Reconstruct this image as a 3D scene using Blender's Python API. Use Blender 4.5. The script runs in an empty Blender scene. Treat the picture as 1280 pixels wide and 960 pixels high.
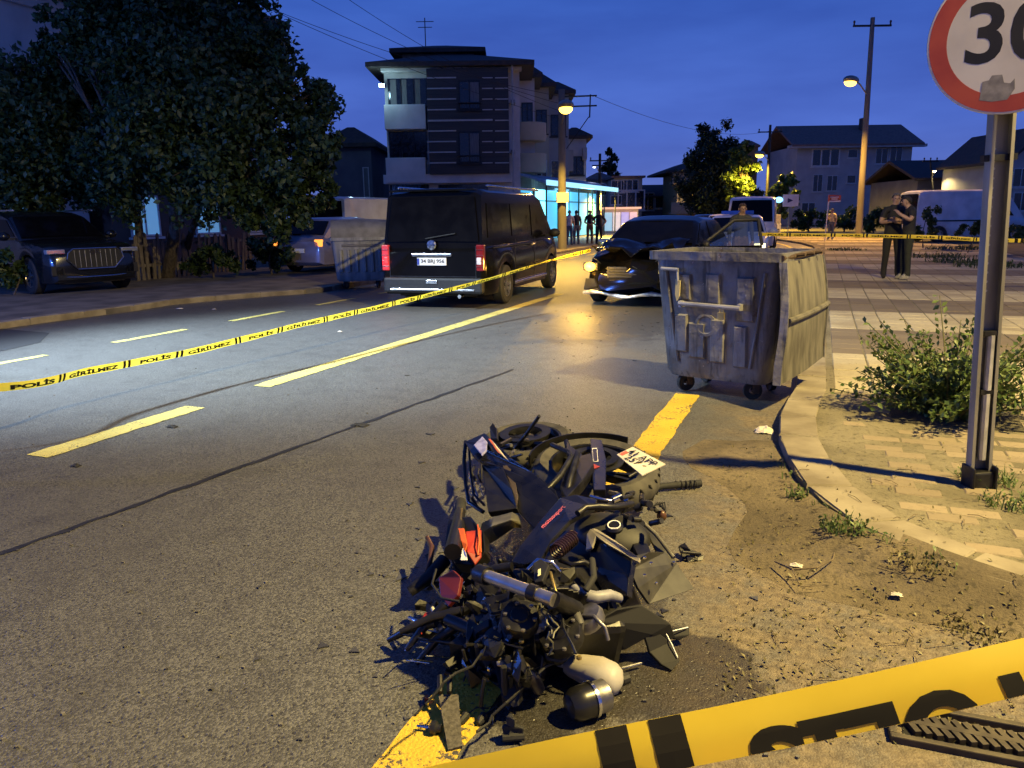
import bpy, bmesh, math, random
import numpy as np
from mathutils import Vector, Matrix, Euler
from mathutils.geometry import tessellate_polygon
random.seed(7); RNG = np.random.default_rng(7)
SC = bpy.context.scene; C = SC.collection
PI = math.pi
# ------------------------------------------------------------------ camera
FPX, ROLL, CAMH = 960.0, 0.014, 1.5
TH, YAW = math.radians(12.313), math.radians(21.697)
cam = bpy.data.cameras.new('camera'); camo = bpy.data.objects.new('camera', cam); C.objects.link(camo)
cam.sensor_width = 36; cam.lens = 36*FPX/1280; cam.clip_start = .05; cam.clip_end = 3000
_f = Vector((-math.sin(YAW)*math.cos(TH), math.cos(YAW)*math.cos(TH), -math.sin(TH)))
_r = Vector((math.cos(YAW), math.sin(YAW), 0)); _u = _r.cross(_f)
_rc = _r*math.cos(ROLL) - _u*math.sin(ROLL); _uc = _u*math.cos(ROLL) + _r*math.sin(ROLL)
camo.matrix_world = Matrix(((_rc.x, _uc.x, -_f.x, 0), (_rc.y, _uc.y, -_f.y, 0), (_rc.z, _uc.z, -_f.z, CAMH), (0, 0, 0, 1)))
SC.camera = camo
# ------------------------------------------------------------------ dusk sky
W = bpy.data.worlds.new('World'); SC.world = W; W.use_nodes = True
nt = W.node_tree; nt.nodes.clear()
N = nt.nodes.new
sky = N('ShaderNodeTexSky'); sky.sky_type = 'NISHITA'; sky.sun_disc = False
sky.sun_elevation = math.radians(-2.5); sky.sun_rotation = math.radians(160); sky.dust_density = 1.0; sky.ozone_density = 6.0
tc = N('ShaderNodeTexCoord'); sep = N('ShaderNodeSeparateXYZ'); nt.links.new(tc.outputs['Generated'], sep.inputs[0])
ramp = N('ShaderNodeValToRGB'); e = ramp.color_ramp.elements
e[0].position = 0.0; e[0].color = (.095, .135, .41, 1); e[1].position = .9; e[1].color = (.012, .04, .2, 1)
for p, c in ((.10, (.058, .115, .45, 1)), (.28, (.024, .080, .37, 1)), (.5, (.013, .056, .31, 1))):
    k = e.new(p); k.color = c
nt.links.new(sep.outputs['Z'], ramp.inputs[0])
mp = N('ShaderNodeMapping'); mp.inputs['Scale'].default_value = (1.6, 1.6, 7.0); nt.links.new(tc.outputs['Generated'], mp.inputs[0])
cl = N('ShaderNodeTexNoise'); cl.inputs['Scale'].default_value = 2.2; cl.inputs['Detail'].default_value = 5; nt.links.new(mp.outputs[0], cl.inputs['Vector'])
cr = N('ShaderNodeValToRGB'); cr.color_ramp.elements[0].position = .38; cr.color_ramp.elements[0].color = (.80, .80, .84, 1)
cr.color_ramp.elements[1].position = .68; cr.color_ramp.elements[1].color = (1.14, 1.12, 1.06, 1); nt.links.new(cl.outputs['Fac'], cr.inputs[0])
mul = N('ShaderNodeMixRGB'); mul.blend_type = 'MULTIPLY'; mul.inputs[0].default_value = 1
nt.links.new(ramp.outputs[0], mul.inputs[1]); nt.links.new(cr.outputs[0], mul.inputs[2])
add = N('ShaderNodeMixRGB'); add.blend_type = 'ADD'; add.inputs[0].default_value = .10
nt.links.new(mul.outputs[0], add.inputs[1]); nt.links.new(sky.outputs[0], add.inputs[2])
bg = N('ShaderNodeBackground'); bg.inputs['Strength'].default_value = .98
nt.links.new(add.outputs[0], bg.inputs[0])
wo = N('ShaderNodeOutputWorld'); nt.links.new(bg.outputs[0], wo.inputs[0])
VS = SC.view_settings; VS.view_transform = 'Standard'; VS.look = 'None'; VS.exposure = 0.42; VS.gamma = 1.0
SC.render.engine = 'CYCLES'; SC.cycles.use_denoising = True; SC.cycles.max_bounces = 6
SC.cycles.sample_clamp_indirect = 4.0; SC.cycles.use_light_tree = True; SC.cycles.caustics_reflective = False; SC.cycles.caustics_refractive = False
# ------------------------------------------------------------------ pixels to places
def ray(x, y):
    dx, dy = x-640, y-480; c, s = math.cos(ROLL), math.sin(ROLL)
    a, b = dx*c-dy*s, dx*s+dy*c
    F = FPX*math.cos(TH)-b*math.sin(TH); U = -b*math.cos(TH)-FPX*math.sin(TH)
    return Vector((a*math.cos(YAW)-F*math.sin(YAW), a*math.sin(YAW)+F*math.cos(YAW), U)), F
def G(x, y, z=0.0):                       # where the pixel's ray meets height z
    d, F = ray(x, y); t = (z-CAMH)/d.z; return Vector((d.x*t, d.y*t, z))
def P(x, y, F):                           # at a given forward distance
    d, f0 = ray(x, y); t = F/f0; return Vector((d.x*t, d.y*t, d.z*t+CAMH))
def RF(r, f, z=0.0):                      # right / forward of where the photographer stands
    return Vector((r*math.cos(YAW)-f*math.sin(YAW), r*math.sin(YAW)+f*math.cos(YAW), z))
def PX(x, F): return (x-640)*F/FPX*1.0
# ------------------------------------------------------------------ mesh helpers
class MB:
    def __init__(s): s.v = []; s.f = []
    def add(s, vs, fs):
        o = len(s.v); s.v += [tuple(v) for v in vs]; s.f += [tuple(i+o for i in f) for f in fs]; return s
    def box(s, c, d, rz=0.0, m=None, taper=1.0):
        hx, hy, hz = d[0]/2, d[1]/2, d[2]/2; R = m if m is not None else Matrix.Rotation(rz, 3, 'Z'); vs = []
        for z in (-hz, hz):
            t = taper if z > 0 else 1.0
            for x, y in ((-hx, -hy), (hx, -hy), (hx, hy), (-hx, hy)):
                vs.append(Vector(c) + R @ Vector((x*t, y*t, z)))
        return s.add(vs, [(3, 2, 1, 0), (4, 5, 6, 7), (0, 1, 5, 4), (1, 2, 6, 5), (2, 3, 7, 6), (3, 0, 4, 7)])
    def tube(s, pts, r, n=8, cap=True):
        pts = [Vector(p) for p in pts]; k = len(pts); rs = r if isinstance(r, (list, tuple)) else [r]*k
        t0 = (pts[1]-pts[0]).normalized(); a = Vector((0, 0, 1)) if abs(t0.z) < .9 else Vector((1, 0, 0))
        nrm = t0.cross(a).normalized(); vs = []
        for i in range(k):
            t = ((pts[min(i+1, k-1)]-pts[max(i-1, 0)])).normalized()
            nrm = (nrm - t*nrm.dot(t)).normalized(); b = t.cross(nrm)
            for j in range(n):
                an = 2*PI*j/n; vs.append(pts[i] + (nrm*math.cos(an)+b*math.sin(an))*rs[i])
        fs = [(i*n+j, i*n+(j+1) % n, (i+1)*n+(j+1) % n, (i+1)*n+j) for i in range(k-1) for j in range(n)]
        if cap: fs += [tuple(range(n-1, -1, -1)), tuple(range((k-1)*n, k*n))]
        return s.add(vs, fs)
    def lathe(s, prof, n=20, m=None, closed=False):     # prof (r, z) about z
        m = m or Matrix.Identity(4); vs = []; k = len(prof)
        for r, z in prof:
            for j in range(n):
                an = 2*PI*j/n; vs.append(m @ Vector((r*math.cos(an), r*math.sin(an), z)))
        fs = [(i*n+j, i*n+(j+1) % n, (i+1)*n+(j+1) % n, (i+1)*n+j) for i in range(k-1) for j in range(n)]
        if closed: fs += [((k-1)*n+j, (k-1)*n+(j+1) % n, (j+1) % n, j) for j in range(n)]
        else: fs += [tuple(range(n-1, -1, -1)), tuple(range((k-1)*n, k*n))]
        return s.add(vs, fs)
    def loft(s, secs, closed=False, cap=True):
        n = len(secs[0]); vs = [p for q in secs for p in q]; fs = []
        for i in range(len(secs)-1):
            for j in range(n if closed else n-1):
                fs.append((i*n+j, i*n+(j+1) % n, (i+1)*n+(j+1) % n, (i+1)*n+j))
        if cap and closed: fs += [tuple(range(n-1, -1, -1)), tuple(range((len(secs)-1)*n, len(secs)*n))]
        return s.add(vs, fs)
    def slab(s, pts, th, d=None):                        # thick polygon
        pts = [Vector(p) for p in pts]; n = len(pts)
        if d is None:
            d = Vector((0, 0, 0))
            for i in range(n): d += (pts[i]-pts[0]).cross(pts[(i+1) % n]-pts[0])
            d.normalize()
            if d.z < 0: d = -d
            d = -d
        lo = [p + d*th for p in pts]; tr = tessellate_polygon([pts])
        fs = [tuple(t) for t in tr] + [tuple(i+n for i in reversed(t)) for t in tr]
        fs += [(i, (i+1) % n, (i+1) % n+n, i+n) for i in range(n)]
        return s.add(pts+lo, fs)
    def sphere(s, c, r, n=12, k=8, m=None):
        m = m or Matrix.Identity(3); c = Vector(c); r = r if isinstance(r, (tuple, list)) else (r, r, r); vs = []; fs = []
        for i in range(k+1):
            ph = PI*i/k
            for j in range(n):
                th = 2*PI*j/n; vs.append(c + m @ Vector((r[0]*math.sin(ph)*math.cos(th), r[1]*math.sin(ph)*math.sin(th), r[2]*math.cos(ph))))
        for i in range(k):
            for j in range(n): fs.append((i*n+j, (i+1)*n+j, (i+1)*n+(j+1) % n, i*n+(j+1) % n))
        return s.add(vs, fs)
def link(name, me, mat, parent=None):
    o = bpy.data.objects.new(name, me); C.objects.link(o)
    for m in (mat if isinstance(mat, (list, tuple)) else [mat]): me.materials.append(m)
    if parent is not None: o.parent = parent
    return o
def obj(name, mb, mat, parent=None, smooth=False, bevel=0, ang=35, segs=2):
    me = bpy.data.meshes.new(name); me.from_pydata(mb.v, [], mb.f); me.update()
    bm = bmesh.new(); bm.from_mesh(me); bmesh.ops.recalc_face_normals(bm, faces=bm.faces)
    if bevel:
        es = [e for e in bm.edges if len(e.link_faces) == 2 and e.calc_face_angle(0) > .5]
        bmesh.ops.bevel(bm, geom=es, offset=bevel, segments=segs, affect='EDGES', profile=.5, clamp_overlap=True)
    bm.to_mesh(me); bm.free()
    if smooth:
        me.shade_smooth(); me.set_sharp_from_angle(angle=math.radians(ang))
    return link(name, me, mat, parent)
def thing(name, label, cat, loc=(0, 0, 0), rz=0.0, group=None):
    o = bpy.data.objects.new(name, None); C.objects.link(o); o.empty_display_size = .1
    o.location = loc; o.rotation_euler = (0, 0, rz); return tag(o, label, cat, group)
def tag(o, label, cat, group=None):
    o['label'] = label; o['category'] = cat
    if group: o['group'] = group
    return o
def struct(o): o['kind'] = 'structure'; return o
def stuff(o, label=None, cat=None):
    o['kind'] = 'stuff'
    if label: o['label'] = label; o['category'] = cat
    return o
def dup(root, loc, rz=None, label=None):
    r = root.copy(); C.objects.link(r); r.location = loc
    if rz is not None: r.rotation_euler = (0, 0, rz)
    if label: r['label'] = label
    for ch in root.children:
        c = ch.copy(); C.objects.link(c); c.parent = r
        for g in ch.children:
            d = g.copy(); C.objects.link(d); d.parent = c
    return r
def set_origin(o, p):                                   # move a world-built mesh so its origin sits at p
    o.data.transform(Matrix.Translation(-Vector(p))); o.location = p; return o
def text_mesh(txt, size=1.0, bold=0.0, sx=1.0, shear=0.0):
    cu = bpy.data.curves.new('t', 'FONT'); cu.body = txt; cu.size = size; cu.offset = bold; cu.shear = shear
    cu.align_x = 'CENTER'; cu.align_y = 'CENTER'; cu.resolution_u = 4
    o = bpy.data.objects.new('t', cu); C.objects.link(o)
    dg = bpy.context.evaluated_depsgraph_get(); me = bpy.data.meshes.new_from_object(o.evaluated_get(dg))
    bpy.data.objects.remove(o); bpy.data.curves.remove(cu)
    if len(me.vertices):
        xs = [v.co.x for v in me.vertices]; ys = [v.co.y for v in me.vertices]; cx, cy = (min(xs)+max(xs))/2, (min(ys)+max(ys))/2
        for v in me.vertices: v.co.x = (v.co.x-cx)*sx; v.co.y -= cy
    return me
def text_on(name, txt, o, ux, uy, h, mat, parent, bold=0.0, width=None, lift=.004, shear=0.0):
    """lettering lying on a plane: o centre, ux reading direction, uy up direction"""
    me = text_mesh(txt, 1.0, bold, shear=shear); ys = [v.co.y for v in me.vertices]; xs = [v.co.x for v in me.vertices]
    k = h/(max(ys)-min(ys)); kx = k if width is None else width/(max(xs)-min(xs))
    ux, uy, o = Vector(ux).normalized(), Vector(uy).normalized(), Vector(o); nn = ux.cross(uy)
    for v in me.vertices: v.co = o + ux*v.co.x*kx + uy*v.co.y*k + nn*lift
    return link(name, me, mat, parent)
# ------------------------------------------------------------------ materials
MAT = {}
def M(name, c, rough=.6, metal=0.0, var=.2, scale=5.0, bump=0.0, bscale=60.0, c2=None, coat=0.0, spec=.5, detail=5.0, streak=None, rvar=.12):
    if name in MAT: return MAT[name]
    m = bpy.data.materials.new(name); m.use_nodes = True; t = m.node_tree; b = t.nodes['Principled BSDF']
    tcn = t.nodes.new('ShaderNodeTexCoord'); vec = tcn.outputs['Object']
    if streak:
        mpn = t.nodes.new('ShaderNodeMapping'); mpn.inputs['Scale'].default_value = streak; t.links.new(vec, mpn.inputs[0]); vec = mpn.outputs[0]
    n = t.nodes.new('ShaderNodeTexNoise'); n.inputs['Scale'].default_value = scale; n.inputs['Detail'].default_value = detail; t.links.new(vec, n.inputs['Vector'])
    r = t.nodes.new('ShaderNodeValToRGB'); t.links.new(n.outputs['Fac'], r.inputs[0])
    a = c if c2 is not None else [max(0, x*(1-var)) for x in c]; d = c2 if c2 is not None else [min(1, x*(1+var)) for x in c]
    r.color_ramp.elements[0].position = .36; r.color_ramp.elements[0].color = (*a, 1)
    r.color_ramp.elements[1].position = .64; r.color_ramp.elements[1].color = (*d, 1)
    t.links.new(r.outputs[0], b.inputs['Base Color'])
    mr = t.nodes.new('ShaderNodeMapRange'); mr.inputs['To Min'].default_value = max(.02, rough-rvar); mr.inputs['To Max'].default_value = min(1, rough+rvar)
    t.links.new(n.outputs['Fac'], mr.inputs[0]); t.links.new(mr.outputs[0], b.inputs['Roughness'])
    b.inputs['Metallic'].default_value = metal; b.inputs['Coat Weight'].default_value = coat; b.inputs['Specular IOR Level'].default_value = spec
    if bump:
        n2 = t.nodes.new('ShaderNodeTexNoise'); n2.inputs['Scale'].default_value = bscale; n2.inputs['Detail'].default_value = 3; t.links.new(vec, n2.inputs['Vector'])
        bp = t.nodes.new('ShaderNodeBump'); bp.inputs['Strength'].default_value = min(1, bump*4); bp.inputs['Distance'].default_value = bump*.1
        t.links.new(n2.outputs['Fac'], bp.inputs['Height']); t.links.new(bp.outputs[0], b.inputs['Normal'])
    MAT[name] = m; return m
def EM(name, c, s, base=None):
    if name in MAT: return MAT[name]
    m = bpy.data.materials.new(name); m.use_nodes = True; b = m.node_tree.nodes['Principled BSDF']
    b.inputs['Base Color'].default_value = (*(base or c), 1); b.inputs['Emission Color'].default_value = (*c, 1); b.inputs['Emission Strength'].default_value = s
    b.inputs['Roughness'].default_value = .4; MAT[name] = m; return m
def lamp(name, kind, loc, power, col, parent=None, size=.12, target=None, spot=120, blend=.5):
    l = bpy.data.lights.new(name, kind); l.energy = power; l.color = col; l.shadow_soft_size = size
    if kind == 'SPOT': l.spot_size = math.radians(spot); l.spot_blend = blend
    o = bpy.data.objects.new(name, l); C.objects.link(o); o.location = loc
    if target is not None: o.rotation_euler = (Vector(target)-Vector(loc)).to_track_quat('-Z', 'Y').to_euler()
    if parent is not None:
        o.parent = parent; o.matrix_parent_inverse = Matrix.LocRotScale(parent.location, parent.rotation_euler, None).inverted()
    return o
SODIUM = (1.0, .74, .25)
black_plastic = M('black_plastic', (.010, .010, .010), .62, var=.4, scale=30)
rubber = M('rubber', (.018, .018, .018), .8, var=.3, scale=20)
dark_glass = M('dark_glass', (.004, .004, .005), .12, var=.2, spec=.10)
chrome = M('chrome', (.6, .6, .62), .18, 1.0, var=.15, scale=30)
galv = M('galvanised', (.20, .20, .215), .48, .45, c2=(.36, .36, .385), scale=3.5, bump=.02, bscale=30, streak=(1, 1, .35))
steel_post = M('post_steel', (.22, .21, .19), .55, .5, c2=(.34, .33, .30), scale=8, streak=(1, 1, .15))
concrete = M('concrete', (.22, .21, .19), .85, c2=(.34, .32, .29), scale=4, bump=.03, bscale=40)
pole_concrete = M('pole_concrete', (.11, .105, .095), .9, c2=(.19, .18, .16), scale=3, streak=(1, 1, .2), bump=.02)
white_paint = M('white_paint', (.7, .7, .7), .5, var=.12, scale=2)
dark_metal = M('dark_metal', (.03, .03, .032), .45, .6, var=.4, scale=15)
wood_grey = M('weathered_wood', (.10, .085, .07), .85, c2=(.22, .19, .16), scale=9, streak=(4, 4, .5), bump=.05)
# leaves: colour varies by leaf
def leaf_mat(name, a, b):
    m = bpy.data.materials.new(name); m.use_nodes = True; t = m.node_tree; p = t.nodes['Principled BSDF']
    g = t.nodes.new('ShaderNodeNewGeometry'); r = t.nodes.new('ShaderNodeValToRGB')
    r.color_ramp.elements[0].color = (*a, 1); r.color_ramp.elements[1].color = (*b, 1)
    t.links.new(g.outputs['Random Per Island'], r.inputs[0]); t.links.new(r.outputs[0], p.inputs['Base Color'])
    p.inputs['Roughness'].default_value = .5
    tr = t.nodes.new('ShaderNodeBsdfTranslucent'); t.links.new(r.outputs[0], tr.inputs[0])
    mx = t.nodes.new('ShaderNodeMixShader'); mx.inputs[0].default_value = .25
    t.links.new(p.outputs[0], mx.inputs[1]); t.links.new(tr.outputs[0], mx.inputs[2]); t.links.new(mx.outputs[0], t.nodes['Material Output'].inputs[0])
    return m
leaf_dark = leaf_mat('leaf_dark', (.018, .038, .013), (.05, .088, .026))
leaf_bright = leaf_mat('leaf_bright', (.045, .085, .02), (.12, .17, .04))
leaf_dry = leaf_mat('leaf_dry', (.10, .09, .03), (.2, .17, .07))
leaf_conifer = leaf_mat('leaf_conifer', (.02, .035, .015), (.04, .065, .025))
bark = M('bark', (.05, .04, .03), .9, c2=(.11, .09, .07), scale=12, streak=(2, 2, .5), bump=.08)
def leaf_cloud(name, pts, nrm, size, mat, parent, ratio=.55, jit=.5):
    """one mesh of folded leaf blades, each an island"""
    n = len(pts); pts = np.asarray(pts); d = RNG.normal(size=(n, 3)); d[:, 2] -= .25; d /= np.linalg.norm(d, axis=1)[:, None]
    a = np.cross(d, RNG.normal(size=(n, 3))+np.asarray(nrm)*1.0); a /= np.linalg.norm(a, axis=1)[:, None]+1e-9
    up = np.cross(a, d); s = (size*(1-jit/2+jit*RNG.random(n)))[:, None]
    b = pts-d*s*.5; t = pts+d*s*.5; l = pts-d*s*.08+a*s*ratio*.5+up*s*.10; r = pts-d*s*.08-a*s*ratio*.5+up*s*.10
    V = np.stack([b, l, t, r], 1).reshape(-1, 3)
    F = np.array([[0, 1, 2], [0, 2, 3]]); F = (np.arange(n)[:, None, None]*4+F[None]).reshape(-1, 3)
    me = bpy.data.meshes.new(name); me.vertices.add(len(V)); me.vertices.foreach_set('co', V.ravel().astype(np.float32))
    me.loops.add(len(F)*3); me.loops.foreach_set('vertex_index', F.ravel().astype(np.int32))
    me.polygons.add(len(F)); me.polygons.foreach_set('loop_start', (np.arange(len(F))*3).astype(np.int32)); me.update(); me.validate()
    return link(name, me, mat, parent)
def clump_points(cen, rad, n, shell=.5):
    d = RNG.normal(size=(n, 3)); d /= np.linalg.norm(d, axis=1)[:, None]
    r = (shell+(1-shell)*RNG.random(n))[:, None]; rad = np.asarray(rad if isinstance(rad, (list, tuple)) else (rad,)*3)
    return np.asarray(cen)+d*r*rad, d
# ================================================================== ground, road, pavements
def nodes_mat(name):
    m = bpy.data.materials.new(name); m.use_nodes = True; t = m.node_tree; b = t.nodes['Principled BSDF']
    tcn = t.nodes.new('ShaderNodeTexCoord')
    def noise(scale, detail=4, rough=.55, vec=None):
        n = t.nodes.new('ShaderNodeTexNoise'); n.inputs['Scale'].default_value = scale; n.inputs['Detail'].default_value = detail; n.inputs['Roughness'].default_value = rough
        t.links.new(vec or tcn.outputs['Object'], n.inputs['Vector']); return n.outputs['Fac']
    def voro(scale, out='Distance', vec=None):
        n = t.nodes.new('ShaderNodeTexVoronoi'); n.inputs['Scale'].default_value = scale; t.links.new(vec or tcn.outputs['Object'], n.inputs['Vector']); return n.outputs[out]
    def mr(a, f0, f1, t0=0, t1=1):
        n = t.nodes.new('ShaderNodeMapRange'); n.interpolation_type = 'SMOOTHSTEP'
        for k, v in (('From Min', f0), ('From Max', f1), ('To Min', t0), ('To Max', t1)): n.inputs[k].default_value = v
        t.links.new(a, n.inputs['Value']); return n.outputs[0]
    def ma(op, a, b2):
        n = t.nodes.new('ShaderNodeMath'); n.operation = op
        for i, v in enumerate((a, b2)):
            if isinstance(v, (int, float)): n.inputs[i].default_value = v
            else: t.links.new(v, n.inputs[i])
        return n.outputs[0]
    def mix(fac, a, b2, mode='MIX'):
        n = t.nodes.new('ShaderNodeMixRGB'); n.blend_type = mode
        for i, v in enumerate((fac, a, b2)):
            if isinstance(v, (int, float)): n.inputs[i].default_value = v
            elif isinstance(v, tuple): n.inputs[i].default_value = (*v, 1)
            else: t.links.new(v, n.inputs[i])
        return n.outputs[0]
    def bump(h, strength, dist, prev=None):
        n = t.nodes.new('ShaderNodeBump'); n.inputs['Strength'].default_value = strength; n.inputs['Distance'].default_value = dist
        t.links.new(h, n.inputs['Height'])
        if prev is not None: t.links.new(prev, n.inputs['Normal'])
        return n.outputs[0]
    sx = t.nodes.new('ShaderNodeSeparateXYZ'); t.links.new(tcn.outputs['Object'], sx.inputs[0])
    return m, t, b, noise, voro, mr, ma, mix, bump, sx.outputs['X'], sx.outputs['Y'], tcn
def asphalt_material():
    m, t, b, noise, voro, mr, ma, mix, bump, X, Y, tcn = nodes_mat('asphalt')
    agg = voro(150); aggc = voro(150, 'Color'); big = noise(.7, 5); mid = noise(4, 4); fine = noise(170, 2)
    bw = t.nodes.new('ShaderNodeRGBToBW'); t.links.new(aggc, bw.inputs[0])
    col = mix(mr(bw.outputs[0], .25, .85), (.060, .060, .056), (.155, .154, .145))
    col = mix(mr(big, .35, .7, 0, .45), col, (.075, .072, .068))
    col = mix(mr(mid, .45, .75, 0, .35), col, (.04, .038, .036))
    pbw = t.nodes.new('ShaderNodeRGBToBW'); t.links.new(voro(62, 'Color'), pbw.inputs[0])               # small open pores, one cell in four
    pits = ma('MULTIPLY', mr(voro(62), .25, .50, 1, 0), mr(pbw.outputs[0], .34, .40, 1, 0)); pits = ma('MULTIPLY', pits, mr(noise(5, 3), .35, .55, .35, 1))
    col = mix(ma('MULTIPLY', pits, .6), col, (.018, .016, .014))
    # blown soil along the gutter on the right
    dm = ma('MULTIPLY', mr(ma('ADD', X, ma('MULTIPLY', ma('SUBTRACT', noise(1.6, 5), .5), 1.4)), -.85, -.15), mr(Y, 9, 26, 1, .35))
    dm = ma('MULTIPLY', dm, mr(X, 3, 8, 1, .3))
    dm2 = ma('MULTIPLY', dm, mr(noise(7, 6, .65), .3, .6, .35, 1))
    col = mix(ma('MULTIPLY', dm2, .85), col, mix(mr(noise(30, 4), .3, .7), (.10, .075, .045), (.21, .165, .10)))
    # oil and coolant run from the wreck
    def blob(cx, cy, rx, ry, r0, r1, amp):
        dx = ma('DIVIDE', ma('SUBTRACT', X, cx), rx); dy = ma('DIVIDE', ma('SUBTRACT', Y, cy), ry)
        d = ma('ADD', ma('MULTIPLY', dx, dx), ma('MULTIPLY', dy, dy)); d = ma('ADD', d, ma('MULTIPLY', ma('SUBTRACT', noise(5, 5, .6), .5), amp))
        return mr(d, r0, r1, 1, 0)
    st = ma('MAXIMUM', blob(-.38, 2.35, .34, .33, .62, .9, 2.2), blob(-.75, 2.1, .33, .28, .55, .85, 2.6))
    st = ma('MAXIMUM', st, blob(-.95, 2.9, .5, .75, .6, 1.0, 2.0))
    st = ma('MAXIMUM', st, ma('MULTIPLY', blob(-.05, 2.1, .1, .08, .4, .8, 3.0), .7))
    col = mix(ma('MULTIPLY', st, .72), col, (.014, .012, .010))
    # damp run under the damaged car
    st2 = ma('MULTIPLY', blob(-2.6, 11.0, 1.1, 2.6, .5, 1.1, 2.2), .55); col = mix(st2, col, (.02, .018, .016))
    t.links.new(col, b.inputs['Base Color'])
    ro = ma('SUBTRACT', mr(fine, .3, .7, .40, .60), ma('MULTIPLY', st, .2)); ro = ma('ADD', ro, ma('MULTIPLY', dm, .2)); t.links.new(ro, b.inputs['Roughness'])
    h = ma('ADD', ma('MULTIPLY', agg, -1.0), ma('MULTIPLY', pits, -1.1)); h = ma('ADD', h, ma('MULTIPLY', fine, .25))
    t.links.new(bump(h, .5, .005), b.inputs['Normal']); b.inputs['Specular IOR Level'].default_value = .45
    return m
def paint_material(name, c, worn):
    m, t, b, noise, voro, mr, ma, mix, bump, X, Y, tcn = nodes_mat(name)
    w = ma('ADD', ma('MULTIPLY', noise(55, 4, .7), .65), ma('MULTIPLY', noise(6, 4), .5))
    col = mix(mr(noise(3, 4), .3, .7), tuple(x*.75 for x in c), c)
    col = mix(mr(w, worn, worn+.07), col, (.06, .055, .05)); t.links.new(col, b.inputs['Base Color']); b.inputs['Roughness'].default_value = .65
    t.links.new(bump(ma('ADD', ma('MULTIPLY', voro(85), -1.0), noise(150, 2)), .6, .005), b.inputs['Normal']); return m
def soil_material(name, c1, c2, c3):
    m, t, b, noise, voro, mr, ma, mix, bump, X, Y, tcn = nodes_mat(name)
    col = mix(mr(noise(1.5, 6), .35, .65), c1, c2); col = mix(mr(noise(22, 5, .7), .5, .7), col, c3); t.links.new(col, b.inputs['Base Color'])
    b.inputs['Roughness'].default_value = .95; t.links.new(bump(ma('ADD', noise(60, 5, .7), ma('MULTIPLY', noise(9, 4), 1.5)), .7, .02), b.inputs['Normal']); return m
asphalt = asphalt_material()
paint_edge = paint_material('road_paint_yellow', (.66, .44, .035), .625)
paint_centre = paint_material('road_paint_pale_yellow', (.62, .54, .15), .635)
sand = soil_material('sandy_dirt', (.125, .11, .07), (.21, .185, .125), (.075, .064, .042))
gutter_soil = soil_material('gutter_soil', (.088, .070, .043), (.175, .14, .087), (.05, .041, .026))
earth = soil_material('earth', (.05, .045, .03), (.09, .08, .05), (.03, .03, .02))
kerb_mat = M('kerb_concrete', (.15, .125, .085), .9, c2=(.27, .235, .17), scale=3.5, bump=.06, bscale=50, detail=9)
def shift(y): return -max(0, y-32)**2*.012 if y < 90 else -40.4-(y-90)*1.4
# the sheet that reaches the horizon
g = MB(); g.add([(-900, -300, -.05), (900, -300, -.05), (900, 1500, -.05), (-900, 1500, -.05)], [(0, 1, 2, 3)])
struct(obj('ground', g, earth))
g = MB(); ys = [-20, 0, 10, 20, 30]+[32+2*i for i in range(40)]; vs = []
for y in ys:
    l = -40 if y <= 10 else -12; vs += [(l+shift(y), y, 0), (14+shift(y), y, 0)]
g.add(vs, [(2*i, 2*i+1, 2*i+3, 2*i+2) for i in range(len(ys)-1)])
road = struct(obj('road', g, asphalt))
def strip(name, x0, x1, ya, yb, mat, z=.004, n=None):
    mb = MB(); k = n or max(1, int((yb-ya)/(.07 if yb < 16 else 1.0))); vs = []
    for i in range(k+1):
        y = ya+(yb-ya)*i/k; vs += [(x0+shift(y)+random.gauss(0, .005), y+random.gauss(0, .01)*(0 < i < k), z), (x1+shift(y)+random.gauss(0, .005), y, z)]
    mb.add(vs, [(2*i, 2*i+1, 2*i+3, 2*i+2) for i in range(k)]); return obj(name, mb, mat, road)
strip('edge_marking', -1.065, -.86, -1, 6.45, paint_edge)
strip('edge_marking', -1.07, -.90, 27, 62, paint_centre)
for a, b in ((-.9, .6), (1.5, 2.5), (3.34, 4.75), (5.57, 14.4), (18, 24), (28, 34)): strip('centre_dash', -4.80, -4.60, a, b, paint_centre)
for k in range(14): strip('lane_dash', -8.33, -8.21, .6+2.16*k+.03*(k % 2), 1.85+2.16*k, paint_centre)
# narrow tarred joint along the lane and a square patch of newer asphalt
tar = M('tar_seal', (.018, .018, .018), .5, var=.3, scale=12)
mb = MB(); a, b = G(-60, 714), G(572, 487); d = (b-a); n = Vector((-d.y, d.x, 0)).normalized()
L = []; Rr = []
for i in range(41):
    p = a+d*(i/40)*1.25+n*(random.uniform(-.012, .012)); w = random.uniform(.012, .026); L.append((p+n*w)); Rr.append((p-n*w))
mb.add([Vector((q.x, q.y, .003)) for pr in zip(L, Rr) for q in pr], [(2*i, 2*i+1, 2*i+3, 2*i+2) for i in range(40)]); obj('tar_joint', mb, tar, road)
newer = M('newer_asphalt', (.025, .025, .026), .75, var=.3, scale=60, bump=.03, bscale=150)
mb = MB(); mb.add([G(-30, 408, .003), G(62, 416, .003), G(50, 428, .003), G(-30, 446, .003)], [(0, 1, 2, 3)]); obj('asphalt_patch', mb, newer, road)
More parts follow.
